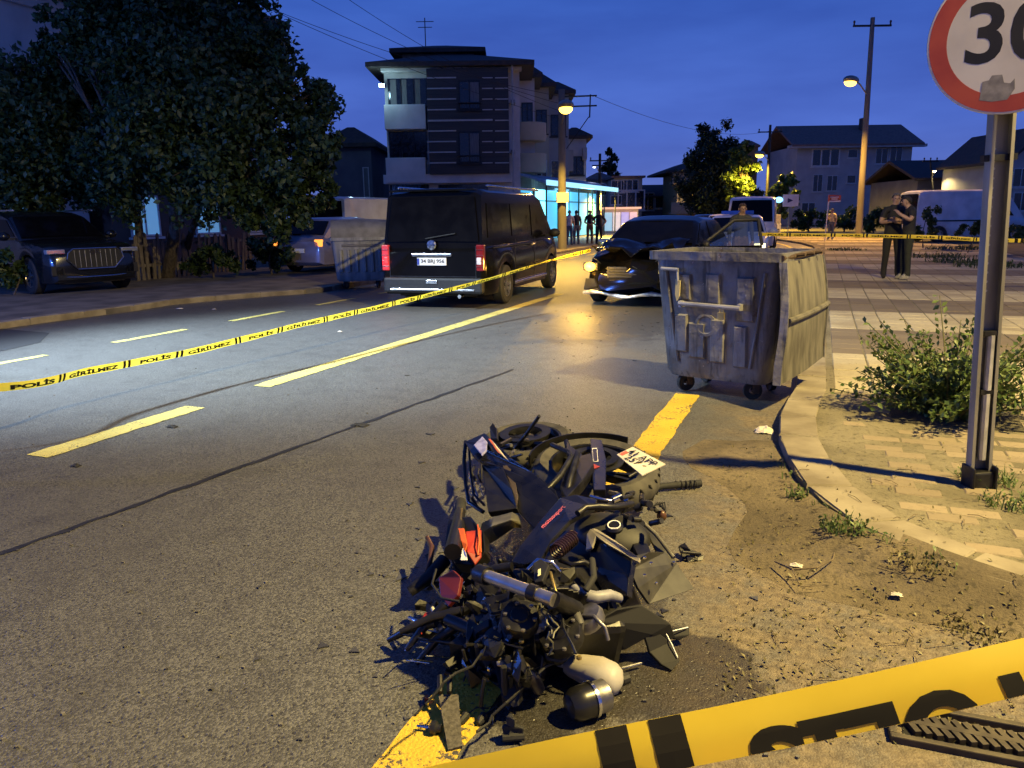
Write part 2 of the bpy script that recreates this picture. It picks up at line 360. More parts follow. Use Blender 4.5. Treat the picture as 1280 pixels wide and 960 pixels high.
# drain grate in the gutter ------------------------------------------------------
gd = thing('drain_grate', 'iron storm drain grate with diagonal slots in the dirty gutter', 'drain', G(1200, 895, 0))
mb = MB(); c = G(1232, 926, 0); axu = (G(1290, 905, 0)-G(1085, 868, 0)).normalized(); axv = Vector((-axu.y, axu.x, 0))
rot = Matrix((axu, axv, Vector((0, 0, 1)))).transposed()
iron = M('cast_iron', (.05, .042, .033), .7, .5, c2=(.10, .085, .06), scale=15, bump=.05)
o0 = gd.location
def gl(u, v, z): return axu*u+axv*v+Vector((0, 0, z))+(c-o0)
w2, h2 = .25, .085
mb = MB()
for u, v, du, dv in ((0, -h2, 2*w2+.02, .022), (0, h2, 2*w2+.02, .022), (-w2, 0, .022, 2*h2-.022), (w2, 0, .022, 2*h2-.022)): mb.box(gl(u, v, .007), (du, dv, .03), m=rot)
obj('frame', mb, iron, gd, bevel=.004)
mb = MB(); mb.box(gl(0, 0, .0015), (2*w2-.06, 2*h2-.06, .002), m=rot); obj('pit', mb, M('pit_black', (.006, .006, .005), .9), gd)
for i in range(15):
    mb = MB(); u = -w2+.05+i*(2*w2-.1)/14
    mm = Matrix((axu*.92+axv*.39, -axu*.39+axv*.92, Vector((0, 0, 1)))).transposed(); mb.box(gl(u, 0, .008), (.018, 2*h2-.07, .022), m=mm); obj('bar', mb, iron, gd)
mb = MB(); mb.box(gl(0, 0, .0095), (2*w2-.06, .02, .02), m=rot); obj('cross_bar', mb, iron, gd)
# right pavement -------------------------------------------------------------------
KZ = .09
KL = [(-.10+shift(y), y) for y in (104, 96, 90, 84, 78, 72, 66, 60, 54, 48, 44, 40, 36, 32, 28, 24, 20, 17, 14, 11, 9, 7.6, 6.6)]
KL += [(-.18, 5.75), (-.15, 5.0), (-.03, 4.3), (.10, 3.92), (.30, 3.58), (.55, 3.36), (.85, 3.17), (1.35, 2.98), (2.2, 2.85), (4, 2.75), (9, 2.7), (14, 2.7)]
mb = MB(); top = [Vector((x, y, KZ)) for x, y in KL]+[Vector((14, 104, KZ))]
mb.slab(top, KZ+.04, Vector((0, 0, -1)))
pave = struct(obj('pavement_right', mb, sand))
# kerb stones
def poly_at(PL, s):
    for (a, b) in zip(PL[:-1], PL[1:]):
        d = math.hypot(b[0]-a[0], b[1]-a[1])
        if s <= d: t = s/d; return Vector((a[0]+(b[0]-a[0])*t, a[1]+(b[1]-a[1])*t, 0)), Vector((b[0]-a[0], b[1]-a[1], 0)).normalized()
        s -= d
    return Vector((*PL[-1], 0)), Vector((PL[-1][0]-PL[-2][0], PL[-1][1]-PL[-2][1], 0)).normalized()
def kerbs(PL, side, step, smax, parent, wid=.27, s0=0.0, gap=.006):
    s = s0
    while s+step < smax:
        a, ta = poly_at(PL, s+gap/2); b, tb = poly_at(PL, s+step-gap/2); na = Vector((-ta.y, ta.x, 0))*side; nb = Vector((-tb.y, tb.x, 0))*side
        z = KZ+.006+random.uniform(-.004, .006); e = .004
        q = [a-na*.012, b-nb*.012, b+nb*wid, a+na*wid]; mb = MB()
        lo = [Vector((p.x, p.y, -.02)) for p in q]; m1 = [Vector((p.x, p.y, z-.018)) for p in q]
        cen = sum(q, Vector())/4; hi = [Vector((p.x, p.y, z))+(cen-p).normalized()*.018 for p in q]
        mb.add(lo+m1+hi, [(i, (i+1) % 4, 4+(i+1) % 4, 4+i) for i in range(4)]+[(4+i, 4+(i+1) % 4, 8+(i+1) % 4, 8+i) for i in range(4)]+[(8, 9, 10, 11)])
        obj('kerb_stone', mb, kerb_mat, parent); s += step
tot = sum(math.hypot(b[0]-a[0], b[1]-a[1]) for a, b in zip(KL[:-1], KL[1:]))
kerbs(KL[::-1], -1, .5, 46, pave, s0=8, wid=.23)
# soil washed up against the kerb bend
mb = MB(); vs = []; bp = [(-.16, 5.2), (-.10, 4.7), (-.02, 4.25), (.10, 3.92), (.30, 3.58), (.55, 3.36), (.85, 3.17), (1.35, 2.98), (2.2, 2.85), (4, 2.75)]; bpl = []
for k in range(41): bpl.append(poly_at(bp, 6.1*k/40))
for k, (p, t_) in enumerate(bpl):
    n_ = Vector((t_.y, -t_.x, 0)); n_ = n_ if n_.y < 0 else -n_; ramp_ = min(1, .25+k/16)
    for j in range(9):
        u = j/8; vs.append(p+n_*(-.10+.72*u*(.8+.2*math.sin(k*.7)+(random.gauss(0, .05) if j > 5 else 0)))+Vector((0, 0, max(.001, (KZ+.010)*ramp_*min(1, (1-u)/.78)**1.7+.006*math.sin(k*1.3+j*2.1)*(1-u)*u*4-.002*(u > .95)))))
mb.add(vs, [(i*9+j, i*9+j+1, (i+1)*9+j+1, (i+1)*9+j) for i in range(40) for j in range(8)]); struct(obj('soil_bank', mb, gutter_soil, smooth=True, ang=80))
BANK = [p for p, _ in bpl]
def bank_z(x, y):                                         # height of that soil, 0 where there is none
    d, k = min((math.hypot(p.x-x, p.y-y), i) for i, p in enumerate(BANK))
    if k == 0 or x > kerb_x(y)+.02: return 0.0
    u = (d+.10)/(.72*(.8+.2*math.sin(k*.7))); return max(0, (KZ+.010)*min(1, .25+k/16)*min(1, max(0, 1-u)/.78)**1.7) if u < 1 else 0.0
# paving: plain slabs in alternating pale and dark bands, small blocks near the sign
def tile_mesh(lx, ly, h, name):
    mb = MB(); c = .007
    lo = [(-lx/2, -ly/2, 0), (lx/2, -ly/2, 0), (lx/2, ly/2, 0), (-lx/2, ly/2, 0)]; mid = [(x, y, h-c) for x, y, _ in lo]
    hi = [(x*(1-2*c/lx), y*(1-2*c/ly), h) for x, y, _ in lo]
    mb.add(lo+mid+hi, [(i, (i+1) % 4, 4+(i+1) % 4, 4+i) for i in range(4)]+[(4+i, 4+(i+1) % 4, 8+(i+1) % 4, 8+i) for i in range(4)]+[(8, 9, 10, 11)]); return mb
def tile_material(name, a, b):
    m, t, bs, noise, voro, mr, ma, mix, bump, X, Y, tcn = nodes_mat(name)
    oi = t.nodes.new('ShaderNodeObjectInfo'); gm = t.nodes.new('ShaderNodeNewGeometry')
    rnd = ma('FRACT', ma('ADD', oi.outputs['Random'], gm.outputs['Random Per Island']), 0); pos = gm.outputs['Position']
    col = mix(rnd, a, b); n1 = noise(1.3, 5, .6, pos); col = mix(mr(n1, .45, .68, 0, .45), col, (.17, .135, .085))
    col = mix(mr(noise(35, 4, .7, pos), .5, .75, 0, .5), col, (.10, .085, .06)); t.links.new(col, bs.inputs['Base Color'])
    bs.inputs['Roughness'].default_value = .85; t.links.new(bump(noise(120, 4, .6, pos), .35, .004), bs.inputs['Normal']); return m
tile_light = tile_material('paver_pale', (.34, .30, .21), (.43, .38, .265)); tile_dark = tile_material('paver_dark', (.12, .095, .07), (.165, .135, .10)); tile_block = tile_material('paver_block', (.19, .155, .105), (.27, .22, .15))
S = .308; tm = tile_mesh(S-.012, S-.012, .03, 'tile'); bl = tile_mesh(.218, .108, .03, 'block')
def shared(mb, name, mat):
    me = bpy.data.meshes.new(name); me.from_pydata(mb.v, [], mb.f); me.update(); me.materials.append(mat); return me
meL, meD, meB = shared(tm, 'paving_slab', tile_light), shared(tm, 'paving_slab', tile_dark), shared(bl, 'paving_block', tile_block)
def kerb_x(y):
    for (a, b) in zip(KL[:-1], KL[1:]):
        if a[1] >= y >= b[1]: return a[0]+(b[0]-a[0])*(a[1]-y)/max(1e-6, a[1]-b[1])
    return 14
slabs = []; blocks = []
for j in range(144):
    y = 6.53+S/2+j*S; band = int((y-6.53)/(6*S)) % 2
    for i in range(-90, 19):
        x = .18+S/2+i*S+(S/2 if j % 2 else 0)*0
        if kerb_x(y)+.27+S/2 < x < 5.6+shift(y)*.6 and not (.28 < x < 1.55 and 0): slabs.append((x, y, band))
for j in range(28):
    y = 3.45+j*.11
    for i in range(16):
        x = .22+i*.22+(.11 if j % 2 else 0)
        if x > kerb_x(y)+.44 and y < 6.47 and x < 3.2: blocks.append((x, y))
def vis(x, y):
    d = Vector((x, y, 0)); F = -x*math.sin(YAW)+y*math.cos(YAW); R = x*math.cos(YAW)+y*math.sin(YAW); return F > 1 and R/F < .68
def place_tiles(items, meshes, name, cap, key, zf, dirty):
    items = sorted(items, key=lambda q: q[0]**2+q[1]**2); n = 0; rest = {}
    for q in items:
        z = KZ-.03+zf(); rz = random.gauss(0, .006)
        if vis(q[0], q[1]) and n < cap:
            o = bpy.data.objects.new(name, meshes[key(q)]); C.objects.link(o); o.parent = pave
            o.location = (q[0], q[1], z); o.rotation_euler = (random.gauss(0, .004), random.gauss(0, .004), rz); n += 1
        else: rest.setdefault(key(q), []).append((q[0], q[1], z))
    for k, L in rest.items():
        mb = MB()
        for x, y, z in L: mb.add([(vx+x, vy+y, vz+z) for vx, vy, vz in dirty.v], dirty.f)
        me = bpy.data.meshes.new(name+'_field'); me.from_pydata(mb.v, [], mb.f); me.update(); stuff(link('paving', me, meshes[k].materials[0], pave))
place_tiles(slabs, [meL, meD], 'paving_slab', 150, lambda q: q[2], lambda: random.uniform(.004, .010), tm)
place_tiles(blocks, [meB], 'paving_block', 150, lambda q: 0, lambda: random.uniform(-.007, .007), bl)
# verge of bare earth and weeds right of the paving
mb = MB(); vs = []
for y in (12, 16, 20, 26, 32, 40, 50): vs += [(5.7+shift(y)*.6+random.uniform(-.3, .3)+(2 if y < 14 else 0), y, KZ+.012), (13.9, y, KZ+.03)]
mb.add(vs, [(2*i, 2*i+1, 2*i+3, 2*i+2) for i in range(6)]); struct(obj('verge', mb, earth))
# left pavement ----------------------------------------------------------------------
LL = [(x, y) for x, y in ((-9.75+shift(y), y) for y in (104, 90, 78, 66, 54, 44, 36, 30, 24, 20, 17, 15))]
for px, py in ((400, 366), (330, 371), (270, 376), (215, 381), (160, 390), (80, 400), (0, 411), (-120, 430)): p = G(px, py, 0); LL.append((p.x, p.y))
LL += [(-22, 2.0), (-40, -3)]
mb = MB(); mb.slab([Vector((x, y, KZ)) for x, y in LL]+[Vector((-80, -3, KZ)), Vector((-80, 104, KZ))], KZ+.04, Vector((0, 0, -1)))
left_floor = M('worn_concrete_paving', (.07, .064, .055), .9, c2=(.15, .135, .115), scale=2.2, bump=.06, bscale=30, detail=8)
pavl = struct(obj('pavement_left', mb, left_floor))
tot = sum(math.hypot(b[0]-a[0], b[1]-a[1]) for a, b in zip(LL[:-1], LL[1:]))
kerbs(LL[::-1], 1, .9, 62, pavl, wid=.2, s0=22.5)
# ================================================================== buildings
def rz_of(x, y, F):
    p = P(x, y, F); return p.x*math.cos(YAW)+p.y*math.sin(YAW), p.z
stucco = M('stucco_white', (.56, .54, .50), .9, c2=(.70, .67, .63), scale=1.2, bump=.01)
stucco_cream = M('stucco_cream', (.42, .37, .26), .9, c2=(.50, .44, .31), scale=1.2)
stucco_grey = M('stucco_grey', (.36, .34, .33), .9, c2=(.44, .42, .40), scale=1.0)
stucco_dark = M('stucco_dark', (.10, .10, .12), .9, c2=(.14, .14, .16), scale=1.0)
panel_brown = M('brown_cladding', (.032, .028, .026), .6, c2=(.055, .048, .044), scale=2, streak=(.3, 1, 6))
rooftile = M('roof_tile', (.17, .10, .075), .85, c2=(.25, .155, .12), scale=4, bump=.05, bscale=12)
rooftile_dk = M('roof_tile_dark', (.045, .035, .03), .85, c2=(.075, .055, .045), scale=4, bump=.05, bscale=12)
brown_wall = M('brown_render', (.10, .06, .045), .9, c2=(.14, .085, .06), scale=1.5)
pane_dark = M('window_pane', (.012, .015, .022), .12, var=.3, spec=.6)
curtain_and_reflection = M('window_curtain_and_reflection', (.16, .155, .15), .7, var=.25, scale=6, streak=(6, 6, .4))
frame_white = M('window_frame_white', (.55, .54, .52), .5, var=.1)
def hip_roof(mb, x0, x1, y0, y1, z, h, o=.6, inset=None):
    i = inset if inset is not None else min(x1-x0, y1-y0)/2*.9
    b = [(x0-o, y0-o, z), (x1+o, y0-o, z), (x1+o, y1+o, z), (x0-o, y1+o, z)]; t = [(x0+i, y0+i, z+h), (x1-i, y0+i, z+h), (x1-i, y1-i, z+h), (x0+i, y1-i, z+h)]
    l = [(x, y, z-.22) for x, y, z in b]
    mb.add(l+b+t, [(3, 2, 1, 0)]+[(k, (k+1) % 4, 4+(k+1) % 4, 4+k) for k in range(4)]+[(4+k, 4+(k+1) % 4, 8+(k+1) % 4, 8+k) for k in range(4)]+[(8, 9, 10, 11)]); return mb
def gable_roof(mb, x0, x1, y0, y1, z, h, o=.6, along='x'):
    x0 -= o; x1 += o; y0 -= o; y1 += o; t = .2
    if along == 'x': prof = [(y0, z), ((y0+y1)/2, z+h), (y1, z), (y1, z-t), ((y0+y1)/2, z+h-t-.05), (y0, z-t)]; S = [[(x, a, b) for a, b in prof] for x in (x0, x1)]
    else: prof = [(x0, z), ((x0+x1)/2, z+h), (x1, z), (x1, z-t), ((x0+x1)/2, z+h-t-.05), (x0, z-t)]; S = [[(a, y, b) for a, b in prof] for y in (y0, y1)]
    return mb.loft(S, closed=True)
def window(parent, x, z, w, h, y=0.0, pane=pane_dark, nm=2, fr=frame_white, d=.06, axis='y', sgn=-1):
    """window on a wall at depth y facing -y (or on a +x wall when axis='x')"""
    def T(a, b, c):  # a along, b out, c up
        return (x+a, y+sgn*b, z+c) if axis == 'y' else (y-sgn*b, x+a, z+c)
    def D(a, b, c): return (a, b, c) if axis == 'y' else (b, a, c)
    mb = MB(); t = max(.05, w*.05)
    mb.box(T(0, d/2, h/2-t/2), D(w, d, t)); mb.box(T(0, d/2, -h/2+t/2), D(w, d, t))
    for k in range(nm+1): mb.box(T(-w/2+t/2+k*(w-t)/nm, d/2, 0), D(t, d*.96, h-2*t))
    f = obj('window', mb, fr, parent)
    mb = MB(); mb.box(T(0, d*.2, 0), D(w-t*.5, d*.3, h-t*.5)); obj('pane', mb, pane, f)
    mb = MB(); mb.box(T(0, d*.9, -h/2-.06), D(w+.2, d*1.8, .08)); obj('sill', mb, fr, f)
    return f
# ---- four storey block ------------------------------------------------------------
F0 = 42.0
def bl(x, y): return rz_of(x, y, F0)
B = thing('apartment_block', 'four storey apartment block with dark clad panel, white stripes and hipped roof', 'building', RF(0, F0), YAW)
def bx(mb, xa, xb, ya, yb, d0, d1):                       # box from pixel extents on the facade, d0..d1 in metres behind (+) or before (-) it
    r0, z1 = bl(xa, ya); r1, z0 = bl(xb, yb); return mb.box(((r0+r1)/2, (d0+d1)/2, (z0+z1)/2), (abs(r1-r0), d1-d0, abs(z1-z0)))
rl, _ = bl(481, 150); rr, _ = bl(650, 150); _, ze = bl(560, 81)
mb = MB(); mb.box(((rl+rr)/2, 5.2, ze/2), (rr-rl, 9.6, ze)); obj('wall', mb, stucco, B)
mb = MB(); hip_roof(mb, rl, rr, 0, 10, ze+.05, 1.1, .75, 3.2); roof = obj('roof', mb, rooftile_dk, B)
mb = MB(); r0, zt = bl(493, 57); r1, _ = bl(589, 57); mb.box(((r0+r1)/2, 5.2, (ze+zt)/2+.35), (r1-r0, 4.2, zt-ze+.1)); ph = obj('penthouse', mb, M('penthouse_render', (.24, .22, .20), .9), B)
mb = MB(); hip_roof(mb, r0-.1, r1+.1, 3.1, 7.3, zt+.4, .55, .55, 1.7); obj('penthouse_roof', mb, rooftile_dk, B)
mb = MB(); bx(mb, 476, 652, 81, 88, -.25, .39); obj('cornice', mb, stucco, B, bevel=.03)
mb = MB(); bx(mb, 534, 637, 88, 217, -.5, .38); clad = obj('cladding_panel', mb, panel_brown, B)
trimw = M('white_trim', (.50, .47, .43), .7, var=.1)
for k in range(9):
    y = 30+(222+42*k)/3.2
    for xa, xb in ((535, 571), (603, 616), (619, 636.5)) if k != 4 else ((535, 616), (619, 636.5)):
        mb = MB(); bx(mb, xa, xb, y-.55, y+.55, -.53, -.49); obj('stripe', mb, trimw, B)
for (ya, yb, yr) in ((103, 138, 131), (166, 204, 196)):
    r0, z1 = bl(574, ya); r1, z0 = bl(601, yb); w = window(B, (r0+r1)/2, (z0+z1)/2, r1-r0, z1-z0, -.5, pane_dark, 2, dark_metal)
    mb = MB(); bx(mb, 588, 600, ya+2, yr, -.535, -.525); obj('curtain_and_reflection', mb, curtain_and_reflection, w)  # paler sheet puts the reflection in this pane into colour
    for k in range(9):
        mb = MB(); x = 574+27*k/8; bx(mb, x-.25, x+.25, yr, yb+2, -.75, -.72); obj('balcony_bar', mb, dark_metal, B)
    mb = MB(); bx(mb, 573, 602, yr-.6, yr, -.76, -.5); obj('balcony_rail', mb, dark_metal, B)
for (xa, xb, ya, yb) in ((482, 534, 97, 133), (484, 534, 164, 199)):
    mb = MB(); bx(mb, xa+.5, xb-.5, ya, yb, .36, .398); o = obj('balcony_opening', mb, pane_dark, B)
    for k in range(4):
        mb = MB(); x = xa+2+(xb-xa-4)*k/3; bx(mb, x-.5, x+.5, ya, yb, .28, .36); obj('balcony_frame', mb, dark_metal, o)
    mb = MB(); bx(mb, xa-1, xb-.5, yb-1, yb+29, -.35, .38); obj('balcony_parapet', mb, stucco, B, bevel=.02)
for (xa, xb) in ((488, 537), (548, 611)):
    mb = MB(); bx(mb, xa, xb, 231, 300, .33, .399); o = obj('shopfront', mb, pane_dark, B)
    for k in range(4):
        mb = MB(); x = xa+1+(xb-xa-2)*k/3; bx(mb, x-.6, x+.6, 231, 300, .27, .33); obj('shopfront_frame', mb, dark_metal, o)
mb = MB(); bx(mb, 480, 640, 219, 228, -.3, .38); obj('band_course', mb, stucco, B, bevel=.02)
for (x, y) in ((641, 128), (641, 190)):
    mb = MB(); bx(mb, x-3, x+3, y-2.2, y+2.2, -.45, .395); ac = obj('air_conditioner', mb, stucco_grey, B, bevel=.03); mb = MB(); bx(mb, x-2, x+1, y-1.6, y+1.6, -.46, -.45); obj('fan_grille', mb, dark_metal, ac)
for xa in (486, 499, 516): mb = MB(); bx(mb, xa, xa+9, 98, 132, .345, .358); obj('curtain_and_reflection', mb, curtain_and_reflection, B)
mb = MB(); rq, zq = bl(640, 84); mb.tube([(rq, -.56, .3), (rq, -.56, zq)], .05, 8); obj('downpipe', mb, stucco_grey, B)
mb = MB(); rq, zq = bl(520, 60); mb.tube([(rq, 5, zq), (rq, 5, zq+2.6)], .03, 6); mb.tube([(rq-.5, 5, zq+2.4), (rq+.5, 5, zq+2.4)], .02, 6); mb.tube([(rq-.4, 5, zq+2.1), (rq+.4, 5, zq+2.1)], .02, 6); obj('aerial', mb, dark_metal, B)
# stepped bays to the right
def bay(F, xa, xb, ytop, mat, rooflike=True, d=7):
    r0, _ = rz_of(xa, 150, F); r1, zt = rz_of(xb, ytop, F); dy = F-F0
    mb = MB(); mb.box(((r0+r1)/2, dy+d/2, zt/2), (r1-r0, d, zt)); o = obj('bay_wall', mb, mat, B)
    if rooflike: mb = MB(); hip_roof(mb, r0, r1, dy, dy+d, zt+.02, .7, .45, min(1.2, (r1-r0)*.4)); obj('bay_roof', mb, rooftile_dk, B)
    return r0, r1, zt, dy
for args in ((46, 646, 668, 93, stucco), (50, 664, 686, 105, stucco_cream), (55, 680, 711, 114, stucco_grey), (62, 704, 733, 170, stucco)):
    r0, r1, zt, dy = bay(*args); k = 0; z = zt-2.2
    while z > 4.2:
        w = min(1.5, (r1-r0)*.62); window(B, r1-(r1-r0)*.42, z, w, 1.4, dy, pane_dark, 2, frame_white if k else dark_metal); z -= 3.0; k += 1
r0, z1 = bl(641, 144); r1, z0 = bl(666, 176)
for (ya, yb) in ((144, 176), (186, 219)):
    _, z1 = bl(650, ya); _, z0 = bl(650, yb); mb = MB(); mb.lathe([(1.0, z0+.3), (1.05, z0+.5), (1.05, z1), (.95, z1), (.95, z0+.45)], 24, Matrix.Translation(((r0+r1)/2+.35, 3.8, 0))); obj('round_balcony', mb, stucco_cream, B, smooth=True)
for (xa, xb, ya, yb) in ((707, 716, 188, 214), (728, 733, 185, 200)):
    r0, z1 = rz_of(xa, ya, 61.5); r1, z0 = rz_of(xb, yb, 61.5); mb = MB(); mb.box(((r0+r1)/2, 19.4, (z0+z1)/2), (r1-r0, .8, z1-z0)); obj('balcony', mb, stucco_grey, B)
# cold white floodlight on the corner of the block
fl = thing('floodlight', 'small cold white floodlight fixed to the corner of the apartment block', 'lamp', P(477, 108, F0-.35), YAW)
mb = MB(); mb.box((0, .12, .05), (.28, .16, .2)); obj('housing', mb, dark_metal, fl, bevel=.02)
mb = MB(); mb.box((0, .02, .05), (.24, .05, .17)); obj('lens', mb, EM('flood_lens', (.5, .85, 1.0), 28), fl)
mb = MB(); mb.box((.1, .28, .05), (.06, .3, .06)); obj('bracket', mb, dark_metal, fl)
lamp('flood_light', 'POINT', P(475, 109, F0-1.0), 40, (.45, .8, 1), fl, .15)
# ---- lit shop under the block, along the road -----------------------------------------
XS = -15.6
S_ = thing('shop', 'brightly lit shop with cyan glass front, awning and posts', 'shop', (XS, 49, KZ))
cy = EM('lit_shop_glass', (.08, .55, .95), .62, (.1, .3, .4)); cy2 = EM('lit_shop_bright', (.25, .85, 1.0), 1.7)
mb = MB(); mb.box((-2.1, 0, 1.75), (3.8, 16, 3.5)); obj('wall', mb, stucco_dark, S_)
for k in range(7):
    mb = MB(); mb.box((-.17, -6.9+2.3*k, 1.5), (.06, 2.2, 2.9)); o = obj('glass_panel', mb, cy if k not in (1, 3) else cy2, S_)
    mb = MB(); mb.box((-.12, -6.9+2.3*k+1.14, 1.5), (.1, .07, 3.0)); obj('mullion', mb, dark_metal, S_)
    mb = MB(); mb.box((-.13, -6.9+2.3*k, 2.3), (.06, 2.2, .06)); obj('transom', mb, dark_metal, o)
mb = MB(); mb.slab([(-.1, -8, 3.75), (1.5, -8, 3.25), (1.5, 8, 3.25), (-.1, 8, 3.75)], .12); obj('awning', mb, M('awning_sheet', (.25, .38, .5), .5), S_)
mb = MB(); mb.box((1.5, 0, 3.2), (.08, 16, .28)); obj('sign_board', mb, EM('shop_sign', (.35, .75, 1), 1.0), S_)
for k in range(6): mb = MB(); mb.tube([(1.4, -7.8+3.1*k, 0), (1.4, -7.8+3.1*k, 3.22)], .045); obj('awning_post', mb, dark_metal, S_)
for k in range(4): mb = MB(); mb.tube([(.7, -6+4*k, 3.3), (.7, -4.2+4*k, 3.3)], .03); obj('tube_light', mb, EM('tube_cyan', (.45, .9, 1), 10), S_)
lamp('shop_light', 'AREA', (XS+.9, 49, 3.2), 260, (.3, .8, 1), S_, 1).data.size = 3
# ---- dark narrow house left of the block -----------------------------------------------
def simple_house(name, label, xa, xb, yt, F, wall, roofm, depth=8, rh=1.4, wins=(), gable='x', over=.4, flat=False):
    r0, _ = rz_of(xa, 200, F); r1, zt = rz_of(xb, yt, F); cx = (r0+r1)/2
    H_ = thing(name, label, 'house', RF(cx, F), YAW); w = r1-r0
    mb = MB(); mb.box((0, depth/2, zt/2), (w, depth, zt)); obj('wall', mb, wall, H_)
    mb = MB()
    if flat: mb.box((0, depth/2, zt+.1), (w+2*over, depth+2*over, .22))
    elif gable == 'hip': hip_roof(mb, -w/2, w/2, 0, depth, zt+.05, rh, over, min(w, depth)*.42)
    else: gable_roof(mb, -w/2, w/2, 0, depth, zt+.05, rh, over, gable)
    obj('roof', mb, roofm, H_)
    if gable == 'y' and not flat:
        mb = MB(); mb.loft([[(-w/2, d, zt), (w/2, d, zt), (0, d, zt+rh*.9)] for d in (.02, depth-.02)], closed=True); obj('gable_wall', mb, wall, H_)
    for (px, py, ww, hh, n, pn) in wins:
        r, z = rz_of(px, py, F); window(H_, r-cx, z, ww, hh, 0, pn, n)
    return H_
simple_house('narrow_house', 'tall dark narrow house beside the apartment block', 408, 463, 180, 46, stucco_dark, rooftile_dk, 9, 1.0, ((458, 228, .35, 1.7, 1, curtain_and_reflection),), gable='hip')
yh = simple_house('yellow_house', 'low house with a yellow lit wall in the gap beside the block', 462, 492, 204, 58, stucco_cream, rooftile_dk, 6, .8)
r0, z = rz_of(473, 228, 57.8); r1, _ = rz_of(477, 204, 57.8)
mb = MB(); mb.box((-.15, -.04, 3.0), (1.0, .06, 2.6)); obj('wall_glow_panel', mb, EM('lit_yellow', (1, .66, .06), .85), yh)  # emissive panel stands in for lamp light on the yellow wall
for k in range(5): mb = MB(); mb.tube([(-.6+.25*k, -.1, 1.6), (-.5+.22*k+random.uniform(-.2, .2), -.12, 3.2+random.uniform(0, 1))], .02, 5); obj('slanted_bar', mb, dark_metal, yh)
# ---- two houses behind the big tree (facades run along the road) --------------------------
def road_house(name, label, X, y0, y1, ze, wall, roofm, wins, lit=()):
    H_ = thing(name, label, 'house', (X, (y0+y1)/2, KZ)); L = y1-y0
    mb = MB(); mb.box((-5, 0, (ze-KZ)/2), (10, L, ze-KZ)); obj('wall', mb, wall, H_)
    mb = MB(); hip_roof(mb, -10, 0, -L/2, L/2, ze-KZ+.05, 1.8, .7, 4.2); obj('roof', mb, roofm, H_)
    mb = MB(); mb.box((.06, 0, ze-KZ-.45), (.16, L+.2, .35)); obj('cornice', mb, wall, H_)
    for i_, (yy, z, w, h) in enumerate(wins): window(H_, yy, z, w, h, 0, EM('lit_pane_cyan', (.25, .65, 1), .22) if z < 2 and i_ in lit else pane_dark, 2, axis='x')
    return H_
road_house('pale_house', 'pale rendered house with a moulded cornice behind the broad tree', -22, 5, 18.6, 8.3, M('pale_render', (.38, .35, .33), .9, c2=(.46, .43, .40), scale=1.2), rooftile_dk, [(-5+3.2*k, z, 1.3, 1.4) for k in range(4) for z in (1.6, 4.6)], (4, 6))
road_house('brown_house', 'brown rendered house with overhanging dark roof behind the broad tree', -22, 19.4, 28.2, 9.5, brown_wall, rooftile_dk, [(-3+3*k, z, 1.3, 1.4) for k in range(3) for z in (1.6, 4.6, 7.2)], (0, 3))
# ---- far houses ---------------------------------------------------------------------------
simple_house('cream_house', 'cream two storey house with a flat eave beyond the shop', 768, 803, 222, 86, stucco_cream, rooftile, 8, .8, ((772, 233, 1.4, 1.3, 2, pane_dark), (787, 232, 1.9, 1.3, 3, pane_dark), (770, 250, 1.2, 1.0, 1, pane_dark), (789, 250, 3.0, 2.2, 3, pane_dark)), flat=True, over=.3)
simple_house('annex_house', 'low cream annex joined to the cream two storey house', 733, 768, 224, 92, stucco_cream, rooftile, 8, .8, ((752, 238, 1.2, 1.1, 2, pane_dark),), gable='hip', over=.3)
dk = simple_house('dark_row_house', 'low dark house with a long tiled roof and one small lit lamp', 803, 845, 245, 92, stucco_dark, rooftile_dk, 8, 1.4, ((810, 252, 1.4, 2, 2, pane_dark), (830, 253, 2.2, 1.4, 2, pane_dark)))
yl = simple_house('lamp_lit_house', 'ochre house lit by street lamps with wide eaves and balcony', 848, 875, 214, 84, M('ochre_render', (.46, .33, .14), .9, var=.12), rooftile_dk, 8, .9, ((853, 222, 1.1, 1.5, 1, pane_dark), (855, 250, 1.5, 2.3, 2, curtain_and_reflection)), gable='hip', over=1.6)
for k in range(2): mb = MB(); mb.box((-.4, -.6, 1.6+3.1*k), (3.2, 1.2, .16)); sl = obj('balcony', mb, stucco_cream, yl); mb = MB(); mb.box((-.4, -1.15, 2.2+3.1*k), (3.2, .06, 1.0)); obj('balcony_rail', mb, stucco_cream, sl)
mb = MB(); mb.sphere((1.2, -.35, 3.9), (.16, .16, .2)); obj('wall_lamp', mb, EM('wall_lamp_warm', (1, .7, .25), 20), yl, smooth=True)
lamp('wall_light', 'POINT', yl.location+RF(1.2, -1.0, 3.9-KZ), 420, (1, .62, .2), yl, .2)
simple_house('tower_house', 'narrow ochre house top rising above the conifer', 931, 948, 182, 100, M('ochre_dark', (.25, .16, .08), .9), rooftile, 6, .6, gable='hip', over=.2)
hw = ((1032, 197, 3.2, 2.0, 3, pane_dark), (1066, 192, 1.1, .9, 1, pane_dark), (1102, 195, 1.4, 1.7, 2, pane_dark), (1120, 192, 1.4, 1.9, 2, pane_dark), (1022, 229, 1.1, 1.9, 2, pane_dark), (1040, 229, 1.2, 1.7, 2, pane_dark), (1064, 224, 1.0, .9, 1, pane_dark), (1107, 226, 2.0, 1.8, 3, pane_dark), (1010, 262, 1.6, 1.6, 2, pane_dark))
GH = simple_house('grey_house', 'wide grey three storey house with large tiled roof behind the hedge', 996, 1141, 180, 90, stucco_grey, rooftile, 10, 2.6, hw, gable='x', over=.9)
